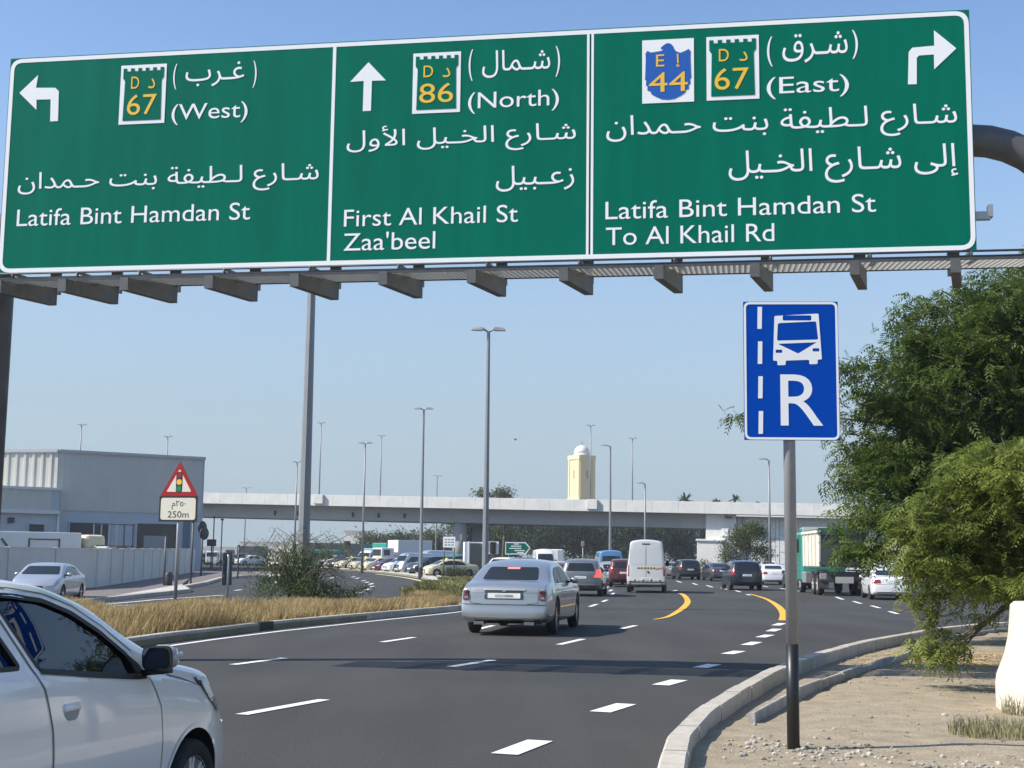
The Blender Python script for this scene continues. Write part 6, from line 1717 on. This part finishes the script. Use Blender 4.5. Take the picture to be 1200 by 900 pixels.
def box_truck(p, hd, cabm, boxm, label, bl=5.0, bh=2.6, box=True, name='lorry', sc=1.0):
    e = empty(name, p, head(hd)); tag(e, label, 'lorry'); e.scale = (sc,) * 3
    b = MB(); b.box((0, 0, .75), (.9, bl + 2.4, .28)); b.build('chassis', M_CHAS, e)
    b = MB(); b.box((0, bl / 2 + .9, 1.55), (2.2, 1.7, 2.0), bev=.15); c = b.build('cab', cabm, e)
    b = MB(); b.box((0, bl / 2 + 1.755, 2.0), (1.9, .02, .75), bev=.005); b.build('windscreen', M_TINT, c)
    for sx_ in (-1, 1):
        b = MB(); b.box((sx_ * 1.105, bl / 2 + 1.05, 2.0), (.02, .8, .65), bev=.005); b.build('side_window', M_TINT, c)
        b = MB(); b.box((sx_ * .8, bl / 2 + 1.76, 1.0), (.35, .04, .22), bev=.01); b.build('headlight', M_HEADL, c)
    if box:
        b = MB(); b.box((0, -.35, .95 + bh / 2), (2.4, bl, bh), bev=.04); bx = b.build('cargo_box', boxm, e)
        b = MB(); b.box((0, -.35 - bl / 2 - .01, .95 + bh / 2), (.03, .03, bh - .2)); b.build('door_gap', M_BLACK, bx)
    for y in (-bl / 2 + .6, bl / 2 + .7):
        for sx_ in (-1, 1): wheel(e, sx_ * .9, y, .42, .26)
    return e
b_ = box_truck(ground_at(477, 160), 235, P_WHITE, mat('box white', (.70, .71, .70), .5), 'white box lorry standing above the cars in the middle of the queue', 4.6, 2.5)
b_ = box_truck(ground_at(452, 178), 215, P_TEAL, P_TEAL, 'small green lorry between the white minibus and the white box lorry', 3.4, 2.3)
b_ = box_truck(ground_at(252, 190), 178, P_WHITE, P_WHITE, 'white lorry facing the camera at the far junction under the signal', 4.0, 1.6, sc=.75)
b_ = box_truck(ground_at(293, 232), 262, P_GREY, mat('box grey', (.20, .21, .22), .6, var=.1, scale=1), 'long grey box lorry behind the cars at the far left junction', 5.6, 2.3, sc=.9)
b_ = box_truck(ground_at(644, 140), 10, P_WHITE, P_WHITE, 'small white box lorry far ahead above the cream taxi', 3.6, 1.5)

# ------------------------------------------------------------------ vegetation
def leaf_cloud(cent, n_leaf, spread, size, rng, droop=.35, aspect=.33, flat=False):
    """quads scattered in clumps: cent (k,3) clump centres; returns verts, faces"""
    k = len(cent)
    c = cent[rng.integers(0, k, n_leaf)]
    p = c + rng.normal(0, 1, (n_leaf, 3)) * np.array(spread)
    d = rng.normal(0, 1, (n_leaf, 3)); d[:, 2] -= droop; d /= np.linalg.norm(d, axis=1, keepdims=True)
    u = rng.normal(0, 1, (n_leaf, 3)); s = np.cross(d, u); s /= np.linalg.norm(s, axis=1, keepdims=True) + 1e-9
    L = size * rng.uniform(.6, 1.3, (n_leaf, 1)); W_ = L * aspect
    v = np.empty((n_leaf, 4, 3))
    v[:, 0] = p - d * L / 2; v[:, 1] = p + s * W_ / 2; v[:, 2] = p + d * L / 2; v[:, 3] = p - s * W_ / 2
    return v.reshape(-1, 3)
def spray_cloud(cent, n_spray, spread, length, rng, pairs=5, droop=.45, leaf=.40, lw=.46):
    """feathery sprays: leaflets set in two rows along short drooping stalks"""
    k = len(cent); c = cent[rng.integers(0, k, n_spray)]
    p = c + rng.normal(0, 1, (n_spray, 3)) * np.array(spread)
    az = rng.uniform(0, 2 * np.pi, n_spray); el = rng.normal(-droop, .45, n_spray)
    d = np.stack([np.cos(az) * np.cos(el), np.sin(az) * np.cos(el), np.sin(el)], 1)
    up = np.stack([rng.normal(0, .45, n_spray), rng.normal(0, .45, n_spray), np.ones(n_spray)], 1)
    s = np.cross(d, up); s /= np.linalg.norm(s, axis=1, keepdims=True) + 1e-9
    L = (length * rng.uniform(.6, 1.35, n_spray))[:, None]
    out = []
    for i in range(pairs):
        t = (i + .3) / pairs
        b_ = p + d * L * t; b_[:, 2] -= (L[:, 0] * .25 * t * t)
        ll = L * leaf * (1.15 - .6 * t)
        for sg in (-1, 1):
            e = s * sg * .85 + d * .55; e[:, 2] -= .25; e /= np.linalg.norm(e, axis=1, keepdims=True)
            w_ = d * ll * lw * .5
            v = np.empty((n_spray, 4, 3)); v[:, 0] = b_; v[:, 1] = b_ + e * ll * .5 + w_; v[:, 2] = b_ + e * ll; v[:, 3] = b_ + e * ll * .5 - w_
            out.append(v)
    return np.concatenate(out).reshape(-1, 3)
def quad_mesh(name, v, m, parent=None, loc=None):
    n = len(v) // 4
    me = bpy.data.meshes.new(name)
    me.vertices.add(len(v)); me.vertices.foreach_set('co', v.astype(np.float32).ravel())
    me.loops.add(n * 4); me.loops.foreach_set('vertex_index', np.arange(n * 4, dtype=np.int32))
    me.polygons.add(n); me.polygons.foreach_set('loop_start', np.arange(0, n * 4, 4, dtype=np.int32)); me.polygons.foreach_set('loop_total', np.full(n, 4, dtype=np.int32))
    me.materials.append(m); me.update(calc_edges=True); me.validate()
    o = bpy.data.objects.new(name, me); COL.objects.link(o)
    if parent: o.parent = parent
    if loc is not None: o.location = loc
    return o
M_BARK = mat('bark', (.13, .10, .075), .95, var=.35, scale=5, bump=.8, bscale=14)
M_TWIG = mat('twig', (.16, .13, .09), .9, var=.3, scale=6)
L_DARK = leaf_mat('leaf dark acacia', (.030, .058, .010), (.15, .21, .042), .42)
L_LIGHT = leaf_mat('leaf light acacia', (.075, .112, .020), (.25, .30, .066), .5)
L_EUC = leaf_mat('leaf far wood', (.012, .022, .008), (.055, .075, .022), .2)
L_OLIVE = leaf_mat('leaf olive', (.035, .052, .016), (.13, .155, .052), .3)
L_BUSH = leaf_mat('leaf bush', (.055, .085, .018), (.19, .25, .07), .4)
L_PALM = leaf_mat('leaf palm', (.03, .045, .018), (.08, .10, .04), .2)

GRP_W = 'trees of the dark wood behind the flyover'
def sample_lobes(lobes, n, rng, shell=.55):
    """points in ellipsoid lobes (x,y,z,rx,ry,rz), denser near the surface"""
    vol = np.array([l[3] * l[4] * l[5] for l in lobes]); pk = rng.choice(len(lobes), n, p=vol / vol.sum())
    d = rng.normal(0, 1, (n, 3)); d /= np.linalg.norm(d, axis=1, keepdims=True)
    r_ = np.where(rng.random(n) < shell, rng.uniform(.75, 1.05, n), rng.random(n) ** (1 / 3) * .95)
    L = np.array(lobes)[pk]
    return L[:, :3] + d * r_[:, None] * L[:, 3:6]
def tree(name, label, cat, base, trunk_h, lobes, n_clump, n_leaf, spread, size, leafm, seed, r0=.2, group=None, aspect=.33, droop=.35, limbs=8, extra=None, lean=(0, 0), twigs=0, spray=False):
    rng = np.random.default_rng(seed); rn_ = random.Random(seed)
    e = empty(name, base); tag(e, label, cat, group)
    b = MB(); t0 = Vector((lean[0], lean[1], trunk_h))
    b.tube([(0, 0, -.2), (0, 0, .05), t0 * .5 + Vector((rn_.uniform(-.1, .1), rn_.uniform(-.1, .1), 0)), t0], [r0 * 1.25, r0, r0 * .8, r0 * .62], 10)
    for k in range(limbs):
        l = lobes[k % len(lobes)]
        tgt = Vector((l[0] + rn_.uniform(-.5, .5) * l[3], l[1] + rn_.uniform(-.5, .5) * l[4], l[2] + rn_.uniform(-.3, .5) * l[5]))
        s_ = t0 * rn_.uniform(.75, 1.0); md = s_.lerp(tgt, .5) + Vector((rn_.uniform(-.3, .3), rn_.uniform(-.3, .3), rn_.uniform(0, .4)))
        b.tube([s_, md, tgt], [r0 * .34, r0 * .18, r0 * .05], 6)
        for q in range(3):
            t2 = tgt + Vector((rn_.uniform(-1, 1) * l[3] * .5, rn_.uniform(-1, 1) * l[4] * .5, rn_.uniform(-.4, .6) * l[5]))
            b.tube([md.lerp(tgt, rn_.uniform(.2, .9)), t2], [r0 * .14, r0 * .03], 5)
    b.build('trunk', mat('dark bark', (.045, .04, .03), .95) if group == GRP_W else M_BARK, e)
    cent = sample_lobes(lobes, n_clump, rng)
    if extra is not None: cent = np.vstack([cent, np.array(extra)])
    v = spray_cloud(cent, n_leaf, spread, size, rng) if spray else leaf_cloud(cent, n_leaf, spread, size, rng, droop, aspect)
    quad_mesh('crown', v, leafm, e)
    if twigs:
        b = MB()
        for k in range(twigs):
            c = Vector(cent[rn_.randrange(len(cent))]); d = Vector((rn_.uniform(-1, 1), rn_.uniform(-1, 1), rn_.uniform(-.6, .4))).normalized() * rn_.uniform(.4, .9)
            b.tube([c - d * .5, c + d * .1 + Vector((0, 0, .05)), c + d * .5], [.007, .005, .002], 4, 0, False)
        b.build('twig', M_BARK, e)
    return e

# right-hand trees: a dark one behind, a lighter one in front with low sweeping branches
def rel(px, py, y, base): return tuple(at(px, py, y) - base)
bd_ = Vector((11.6, 30.0, .05))
lob = []
for (px, py, y, rx, ry, rz) in ((1195, 400, 30, 1.7, 2.2, 1.3), (1120, 390, 29.5, 1.4, 1.8, 1.0), (1060, 455, 29, 1.15, 1.6, 1.0), (1130, 470, 30, 1.6, 2.2, 1.3), (1035, 520, 28.5, .75, 1.2, .7), (1095, 560, 29, 1.4, 1.8, 1.0), (1040, 585, 28, .9, 1.2, .55), (1180, 540, 30, 1.8, 2.2, 1.5), (1260, 480, 30.5, 1.9, 2.2, 2.0), (1260, 350, 31, 1.6, 2.0, 1.4), (1020, 470, 28.5, .55, .9, .45), (1060, 625, 28, 1.0, 1.2, .5), (1150, 620, 28.5, 1.3, 1.4, .8), (1310, 560, 31, 1.8, 2.2, 2.0), (1180, 345, 30, 1.0, 1.3, .45), (1015, 620, 27.8, .5, .8, .35), (1200, 650, 28, 1.5, 1.6, .9), (1050, 540, 29, 1.0, 1.4, .8), (1075, 505, 29, 1.0, 1.4, .8), (1055, 600, 28.2, .8, 1.0, .5), (1110, 420, 29.3, 1.1, 1.5, .8), (1150, 365, 29.6, .9, 1.3, .6), (1020, 555, 28.3, .5, .9, .4)):
    r_ = rel(px, py, y, bd_); lob.append((*r_, rx, ry, rz))
ex = [rel(868, 485, 28.6, bd_), rel(878, 487, 28.6, bd_)] * 1 + [rel(1000 + 3 * k, 640 + k, 27.6, bd_) for k in range(10)] + [rel(985 + k * 4, 430 - k, 28, bd_) for k in range(4)]
dark_tree = tree('acacia_tree', 'big dark green feathery tree on the right behind the blue bus sign', 'tree', bd_, 2.6, lob, 1500, 30000, (.27, .27, .11), .30, L_DARK, 3, r0=.3, limbs=16, extra=ex, lean=(.2, .1), twigs=70, spray=True)
b = MB(); b.tube([rel(1130, 520, 29.5, bd_), rel(1040, 497, 29, bd_), rel(950, 486, 28.7, bd_), rel(866, 485, 28.6, bd_)], [.05, .03, .016, .006], 6); b.build('branch', M_TWIG, dark_tree)
q_ = np.array([rel(905 + 18 * k, 486 + (k % 2) * 3, 28.65, bd_) for k in range(7)]); quad_mesh('branch_foliage', spray_cloud(q_, 60, (.12, .12, .06), .26, np.random.default_rng(2)), L_DARK, dark_tree)
bl_ = Vector((8.0, 17.6, .05))
lob = []
for (px, py, y, rx, ry, rz) in ((1190, 560, 21, .95, 1.3, .62), (1130, 590, 21, .62, 1.0, .42), (1180, 640, 21.5, 1.1, 1.4, .62), (1115, 640, 21, .55, .9, .40), (1092, 660, 20.8, .40, .7, .18), (1165, 680, 21, .8, 1.0, .26), (1260, 600, 21.5, 1.2, 1.5, 1.2), (1100, 700, 21, .28, .5, .12), (1180, 540, 21, .6, .9, .3), (1165, 716, 21.3, .4, .6, .08), (1118, 762, 21.6, .55, .5, .09), (1270, 670, 21.5, 1.0, 1.2, .45), (1080, 615, 20.8, .35, .6, .25)):
    r_ = rel(px, py, y * .82, bl_); lob.append((*r_, rx * .82, ry * .82, rz * .82))
ex = [rel(1085 + k * 2, 690 + k * 9, 17.4, bl_) for k in range(10)]
tree('acacia_tree', 'lighter yellow-green tree at the right edge with low sweeping branches over the kerb', 'tree', bl_, 1.7, lob, 620, 14000, (.13, .13, .05), .20, L_LIGHT, 5, r0=.16, limbs=14, extra=ex, lean=(-.1, .1), twigs=40, spray=True)

# small weeds at the right edge
def tuft(name, label, cat, base, n, h, rad, m, seed, wd=.012, curve=.5):
    rng = random.Random(seed); b = MB()
    for _ in range(n):
        a, r_ = rng.random() * 6.283, rad * math.sqrt(rng.random()); x, y = r_ * math.cos(a), r_ * math.sin(a)
        hh = h * rng.uniform(.45, 1.1); dx, dy = rng.gauss(0, curve * hh * .6), rng.gauss(0, curve * hh * .6)
        s_ = Vector((rng.uniform(-1, 1), rng.uniform(-1, 1), 0)).normalized() * wd
        p0, p1, p2 = Vector((x, y, -.02)), Vector((x + dx * .35, y + dy * .35, hh * .6)), Vector((x + dx, y + dy, hh))
        b.add([p0 - s_, p0 + s_, p1 + s_ * .7, p1 - s_ * .7, p2], [(0, 1, 2, 3), (3, 2, 4)])
    o = b.build(name, m, None, base); tag(o, label, cat); return o
L_WEED = leaf_mat('leaf weed', (.16, .16, .08), (.36, .33, .18), .3)
q = gp(1165, 868); tuft('weed', 'low greyish weed on the sand nearest the right edge', 'weed', (q.x, q.y, vz(q.x, q.y)), 500, .17, .42, L_WEED, 4, .006)
q = gp(1190, 838); tuft('weed', 'greyish weed growing beside the white concrete block', 'weed', (q.x + .1, q.y - .3, vz(q.x, q.y)), 420, .22, .34, L_WEED, 6, .006)

# dry grass on the island
def grass():
    rng = np.random.default_rng(12)
    KLp = [Vector(p) for p in KLN[:9]]
    P = [tuple(p) for p in XY((-60, 795), (60, 772), (180, 752), (250, 743.2), (320, 734.5), (430, 724), (535, 714), (545, 708), (500, 704), (440, 711), (400, 714), (320, 718), (230, 719), (120, 720), (-40, 731))]
    A = np.array(P)
    def inside(x, y):
        c = np.zeros(len(x), bool); j = len(A) - 1
        for i in range(len(A)):
            xi, yi, xj, yj = *A[i], *A[j]
            cond = ((yi > y) != (yj > y)) & (x < (xj - xi) * (y - yi) / (yj - yi + 1e-12) + xi); c ^= cond; j = i
        return c
    N = 150000
    x = rng.uniform(A[:, 0].min(), A[:, 0].max(), N * 2); y = rng.uniform(A[:, 1].min(), A[:, 1].max(), N * 2)
    # patchy cover
    from mathutils import noise
    ok = inside(x, y); x, y = x[ok], y[ok]
    pat_ = np.array([noise.noise((a * .55, b * .30, 1.0)) for a, b in zip(x[::1], y[::1])])
    keep = rng.random(len(x)) < np.clip(.58 + pat_ * 1.5, .05, 1); x, y, pat_ = x[keep], y[keep], pat_[keep]
    n = len(x)
    far = np.clip((y - 26) / 20, 0, 1)
    h = (.35 + .24 * pat_ - .10 * far) * rng.uniform(.55, 1.2, n)
    z0 = .10 + SLOPE * np.maximum(0, y - Y0)
    lean = rng.normal(0, .30, (n, 2)) * h[:, None]; lean[:, 0] += .10 * h
    ang = rng.uniform(0, np.pi, n); w_ = rng.uniform(.006, .014, n)
    s = np.stack([np.cos(ang) * w_, np.sin(ang) * w_, np.zeros(n)], 1)
    p0 = np.stack([x, y, z0], 1); p2 = p0 + np.stack([lean[:, 0], lean[:, 1], h], 1)
    v = np.empty((n, 4, 3)); v[:, 0] = p0 - s; v[:, 1] = p0 + s; v[:, 2] = p2 + s * .25; v[:, 3] = p2 - s * .25
    m = leaf_mat('dry grass', (.20, .145, .06), (.58, .44, .22), .3)
    o = quad_mesh('dry_grass', v.reshape(-1, 3), m); tag(o, 'tall dry straw-coloured grass filling the median island', 'grass', kind='stuff')
    # low green growth at the island tip
    P2 = XY((470, 703), (505, 698), (522, 690), (515, 683), (540, 683), (575, 690), (585, 697), (575, 704), (545, 710), (520, 706))
    A2 = np.array([tuple(p) for p in P2]); nonlocal_A = A2
    x = rng.uniform(A2[:, 0].min(), A2[:, 0].max(), 60000); y = rng.uniform(A2[:, 1].min(), A2[:, 1].max(), 60000)
    c = np.zeros(len(x), bool); j = len(A2) - 1
    for i in range(len(A2)):
        xi, yi, xj, yj = *A2[i], *A2[j]; c ^= ((yi > y) != (yj > y)) & (x < (xj - xi) * (y - yi) / (yj - yi + 1e-12) + xi); j = i
    x, y = x[c], y[c]
    pt = np.array([noise.noise((a * .5, b * .12, 4.0)) for a, b in zip(x, y)])
    k = rng.random(len(x)) < np.clip(.35 + pt * 1.6, 0, 1); x, y, pt = x[k], y[k], pt[k]; n = len(x)
    h = (.35 + .3 * pt) * rng.uniform(.4, 1.2, n); z0 = .11 + SLOPE * np.maximum(0, y - Y0)
    lean = rng.normal(0, .5, (n, 2)) * h[:, None]; ang = rng.uniform(0, np.pi, n); w_ = rng.uniform(.03, .07, n)
    s = np.stack([np.cos(ang) * w_, np.sin(ang) * w_, np.zeros(n)], 1); p0 = np.stack([x, y, z0], 1); p2 = p0 + np.stack([lean[:, 0], lean[:, 1], h], 1)
    v = np.empty((n, 4, 3)); v[:, 0] = p0 - s; v[:, 1] = p0 + s; v[:, 2] = p2 + s * .3; v[:, 3] = p2 - s * .3
    o = quad_mesh('ground_cover', v.reshape(-1, 3), leaf_mat('ground cover', (.09, .10, .03), (.30, .27, .10), .3)); tag(o, 'low green and yellow growth at the tip of the island', 'ground cover', kind='stuff')
grass()

# shrub with arching twigs beside the thick post
bs_ = gp(338, 713); bs_.z = .1; yb = bs_.y; bsv = bs_.copy()
def relb(px, py, dy=0): return at(px, py, yb + dy) - bsv
lob = []
for (px, py, rx, rz) in ((318, 690, .55, .42), (345, 690, .6, .45), (325, 668, .42, .35), (352, 672, .5, .42), (338, 655, .38, .32), (366, 690, .4, .35), (312, 706, .4, .2), (380, 700, .35, .22)):
    r_ = relb(px, py); lob.append((*r_, rx, rx, rz))
e = tree('shrub', 'sprawling green shrub with arching twigs around the thick lamp post', 'shrub', bsv, .5, lob, 150, 5600, (.20, .20, .16), .095, L_BUSH, 9, r0=.06, limbs=10, aspect=.3)
b = MB(); rn = random.Random(14); tips = []
for k in range(95):
    s_ = Vector((rn.uniform(-.5, .8), rn.uniform(-.4, .4), rn.uniform(.3, 1.0)))
    ex_ = rn.choice((-1, 1, 1)); L_ = rn.uniform(.7, 1.9); top_ = rn.uniform(.6, 1.6)
    pts = [s_, s_ + Vector((ex_ * L_ * .3, rn.uniform(-.2, .2), top_ * .8)), s_ + Vector((ex_ * L_ * .65, rn.uniform(-.3, .3), top_)), s_ + Vector((ex_ * L_, rn.uniform(-.4, .4), top_ * .55))]
    b.tube(spline3 if False else pts, [.016, .012, .009, .005], 5, 0, False); tips += pts[1:]
b.build('twig', mat('green twig', (.11, .115, .06), .9), e)
c = np.array([tuple(t) for t in tips]); quad_mesh('twig_foliage', leaf_cloud(c, 2600, (.14, .14, .07), .07, np.random.default_rng(4), .3, .25), L_OLIVE, e)
b = MB()
for k in range(9):
    p_ = relb(rn.uniform(317, 334), rn.gauss(668, 8)) + Vector((0, -rn.uniform(.3, .6), 0)); b.sphere(p_, rn.uniform(.022, .04), 0, 6, 4)
o = b.build('blossom', mat('blossom white', (.72, .72, .62), .7), e); tag(o, kind='stuff')
bg_ = gp(392, 714); q = tree('shrub', 'low dark shrub at the foot of the thick lamp post', 'shrub', Vector((bg_.x, bg_.y, .1)), .2, [(-.2, -.5, .40, .9, .5, .32), (.7, -.5, .35, .6, .4, .26)], 70, 3800, (.14, .14, .1), .09, L_EUC, 17, r0=.04, limbs=4)
pz = ground_at(534, 113); tree('shrub', 'small round green shrub at the foot of the notice board', 'shrub', Vector((pz.x, pz.y - .5, pz.z)), .3, [(0, 0, .45, .8, .6, .4), (.7, 0, .4, .5, .4, .3)], 60, 2600, (.16, .16, .12), .11, L_OLIVE, 18, r0=.04, limbs=4)

# tree in front of the abutment wall
def far_tree(px, y, pxs, label, leafm, seed, nl=4200, sz=.30, name='bushy_tree', th=1.5, group=None, r0=.16, spread=(.42, .42, .3)):
    base = ground_at(px, y); lobes = []
    for (a, c_, rx, rz) in pxs:
        r_ = at(a, c_, y) - base; s_ = y / F_PX; lobes.append((*r_, rx * s_, rx * s_ * .9, rz * s_))
    return tree(name, label, 'tree', base, th, lobes, max(40, nl // 40), nl, spread, sz, leafm, seed, r0=r0, limbs=7, group=group)
far_tree(876, 122, ((862, 640, 17, 14), (885, 635, 18, 17), (873, 623, 16, 11), (892, 650, 14, 10), (856, 652, 12, 8), (882, 617, 9, 6)), 'round bushy tree in front of the pale abutment wall', L_OLIVE, 31, 9000, .22, th=1.2, spread=(.3, .3, .22))
far_tree(826, 165, ((800, 668, 1, 1), (824, 662, 6, 4)), 'low scrubby bush at the foot of the abutment step', L_OLIVE, 33, 900, .2, name='bush', th=.4)
rn = random.Random(40)
wood = []
for k, px in enumerate((478, 512, 548, 562, 586, 604, 628, 650, 672, 700, 722, 745, 768, 792, 812, 836)):
    y = rn.uniform(232, 268)
    topy = rn.uniform(597, 606)
    if px < 540: topy = 622 + (540 - px) * .1
    lean_ = []
    for q in range(7):
        lean_.append((px + rn.uniform(-15, 15), rn.uniform(topy + 8, 655), rn.uniform(9, 15), rn.uniform(8, 15)))
    lean_.append((px, topy + 10, 9, 10))
    names_ = ('tall dark tree', 'dense dark green tree', 'ragged dark tree', 'brownish green tree')
    where = {478: 'left of the flyover pier', 512: 'just left of the flyover pier', 548: 'right beside the flyover pier', 562: 'behind the advertising box', 586: 'behind the left end of the arrow sign', 604: 'directly above the green arrow sign', 628: 'right of the green arrow sign', 650: 'left of the slim red signal post', 672: 'below the cream tower', 700: 'between the tower and the single-armed lamp', 722: 'just right of the single-armed lamp', 745: 'above the white van roof on the left', 768: 'above the white van roof on the right', 792: 'above the black SUV far ahead', 812: 'at the left of the abutment step', 836: 'behind the abutment block'}[px]
    far_tree(px, y, lean_, '%s of the wood %s' % (names_[k % 4], where), L_OLIVE if k in (1, 4, 9, 14) else L_EUC, 50 + k, 7000, .55, 'wood_tree', 3.0, GRP_W, .25, (1.0, 1.0, .9))
for k, (px, topy, w_) in enumerate(((437, 628, 14), (456, 629, 16), (474, 632, 15), (492, 636, 12))):
    y = 262
    far_tree(px, y, [(px + rn.uniform(-w_, w_) * .6, rn.uniform(topy + 5, 650), w_ * .6, 8) for q in range(5)] + [(px, topy + 6, w_ * .7, 6)], ('round hazy tree left of the queue lamp post', 'round hazy tree above the white box lorry', 'low hazy tree right of the box lorry', 'low tree on the horizon left of the pier')[k], L_OLIVE, 80 + k, 2600, .7, 'round_tree', 2.0, 'round trees on the skyline', .2, (.8, .8, .6))
far_tree(572, 215, ((566, 579, 11, 3.5), (580, 579, 8, 4), (570, 600, 10, 16)), 'low treetop peeking over the flyover left of the tall lamp post', L_OLIVE, 90, 1800, .5, 'treetop', 5.0, None, .2, (.5, .5, .35))
far_tree(590, 218, ((589, 577, 8, 6), (588, 590, 7, 12), (596, 581, 4, 3)), 'rounded treetop peeking over the flyover right of the tall lamp post', L_OLIVE, 91, 1800, .5, 'treetop', 5.0, None, .2, (.5, .5, .35))
# palms behind the flyover
def palm(px, y, py_top, label, r_=2.2):
    base = ground_at(px, y); H = at(px, py_top + 9 * r_ / 2.2, y).z - base.z
    e = empty('palm_tree', base); tag(e, label, 'palm tree', 'palms behind the flyover')
    b = MB(); b.tube([(0, 0, 0), (.1, 0, H * .5), (0, 0, H)], [.26, .2, .2], 8); b.build('trunk', M_BARK, e)
    rn_ = random.Random(int(px)); b = MB()
    for k in range(30):
        a = rn_.random() * 6.283; el = rn_.uniform(-.2, 1.35); d = Vector((math.cos(a) * math.cos(el), math.sin(a) * math.cos(el), math.sin(el)))
        pr_ = None
        s_ = Vector((-math.sin(a), math.cos(a), 0)); vs = []; n_ = 7
        for q in range(n_ + 1):
            t = q / n_; p_ = d * r_ * t + Vector((0, 0, -.9 * r_ * .5 * t * t * (1.2 - .5 * el))); w_ = .22 * math.sin(math.pi * min(.97, .12 + t * .88)) + .01
            vs += [p_ - s_ * w_ + Vector((0, 0, -w_ * .5)), p_, p_ + s_ * w_ + Vector((0, 0, -w_ * .5))]
        fs = []
        for q in range(n_): fs += [(3 * q, 3 * q + 1, 3 * q + 4, 3 * q + 3), (3 * q + 1, 3 * q + 2, 3 * q + 5, 3 * q + 4)]
        b.add([v + Vector((0, 0, H)) for v in vs], fs)
    b.build('frond', L_PALM, e)
palm(804, 275, 576, 'large palm whose fronds show above the flyover left of the abutment', 2.5)
palm(840, 285, 583, 'small palm top just showing over the parapet above the abutment', 1.4)
palm(862, 280, 579, 'middle palm top over the parapet above the bushy tree', 1.6)
palm(889, 290, 587, 'tiny palm top at the parapet left of the bus sign post', 1.1)

# ------------------------------------------------------------------ thin dusty air
def haze():
    b = MB(); b.box((0, 260, 18.5), (900, 640, 40))
    m = bpy.data.materials.new('haze'); m.use_nodes = True; n = m.node_tree.nodes; n.remove(n['Principled BSDF'])
    v = n.new('ShaderNodeVolumePrincipled'); v.inputs['Color'].default_value = (.86, .92, 1.0, 1); v.inputs['Density'].default_value = 0.00035; v.inputs['Anisotropy'].default_value = .2
    m.node_tree.links.new(v.outputs[0], n['Material Output'].inputs['Volume'])
    o = b.build('haze', m); tag(o, kind='stuff')
haze()
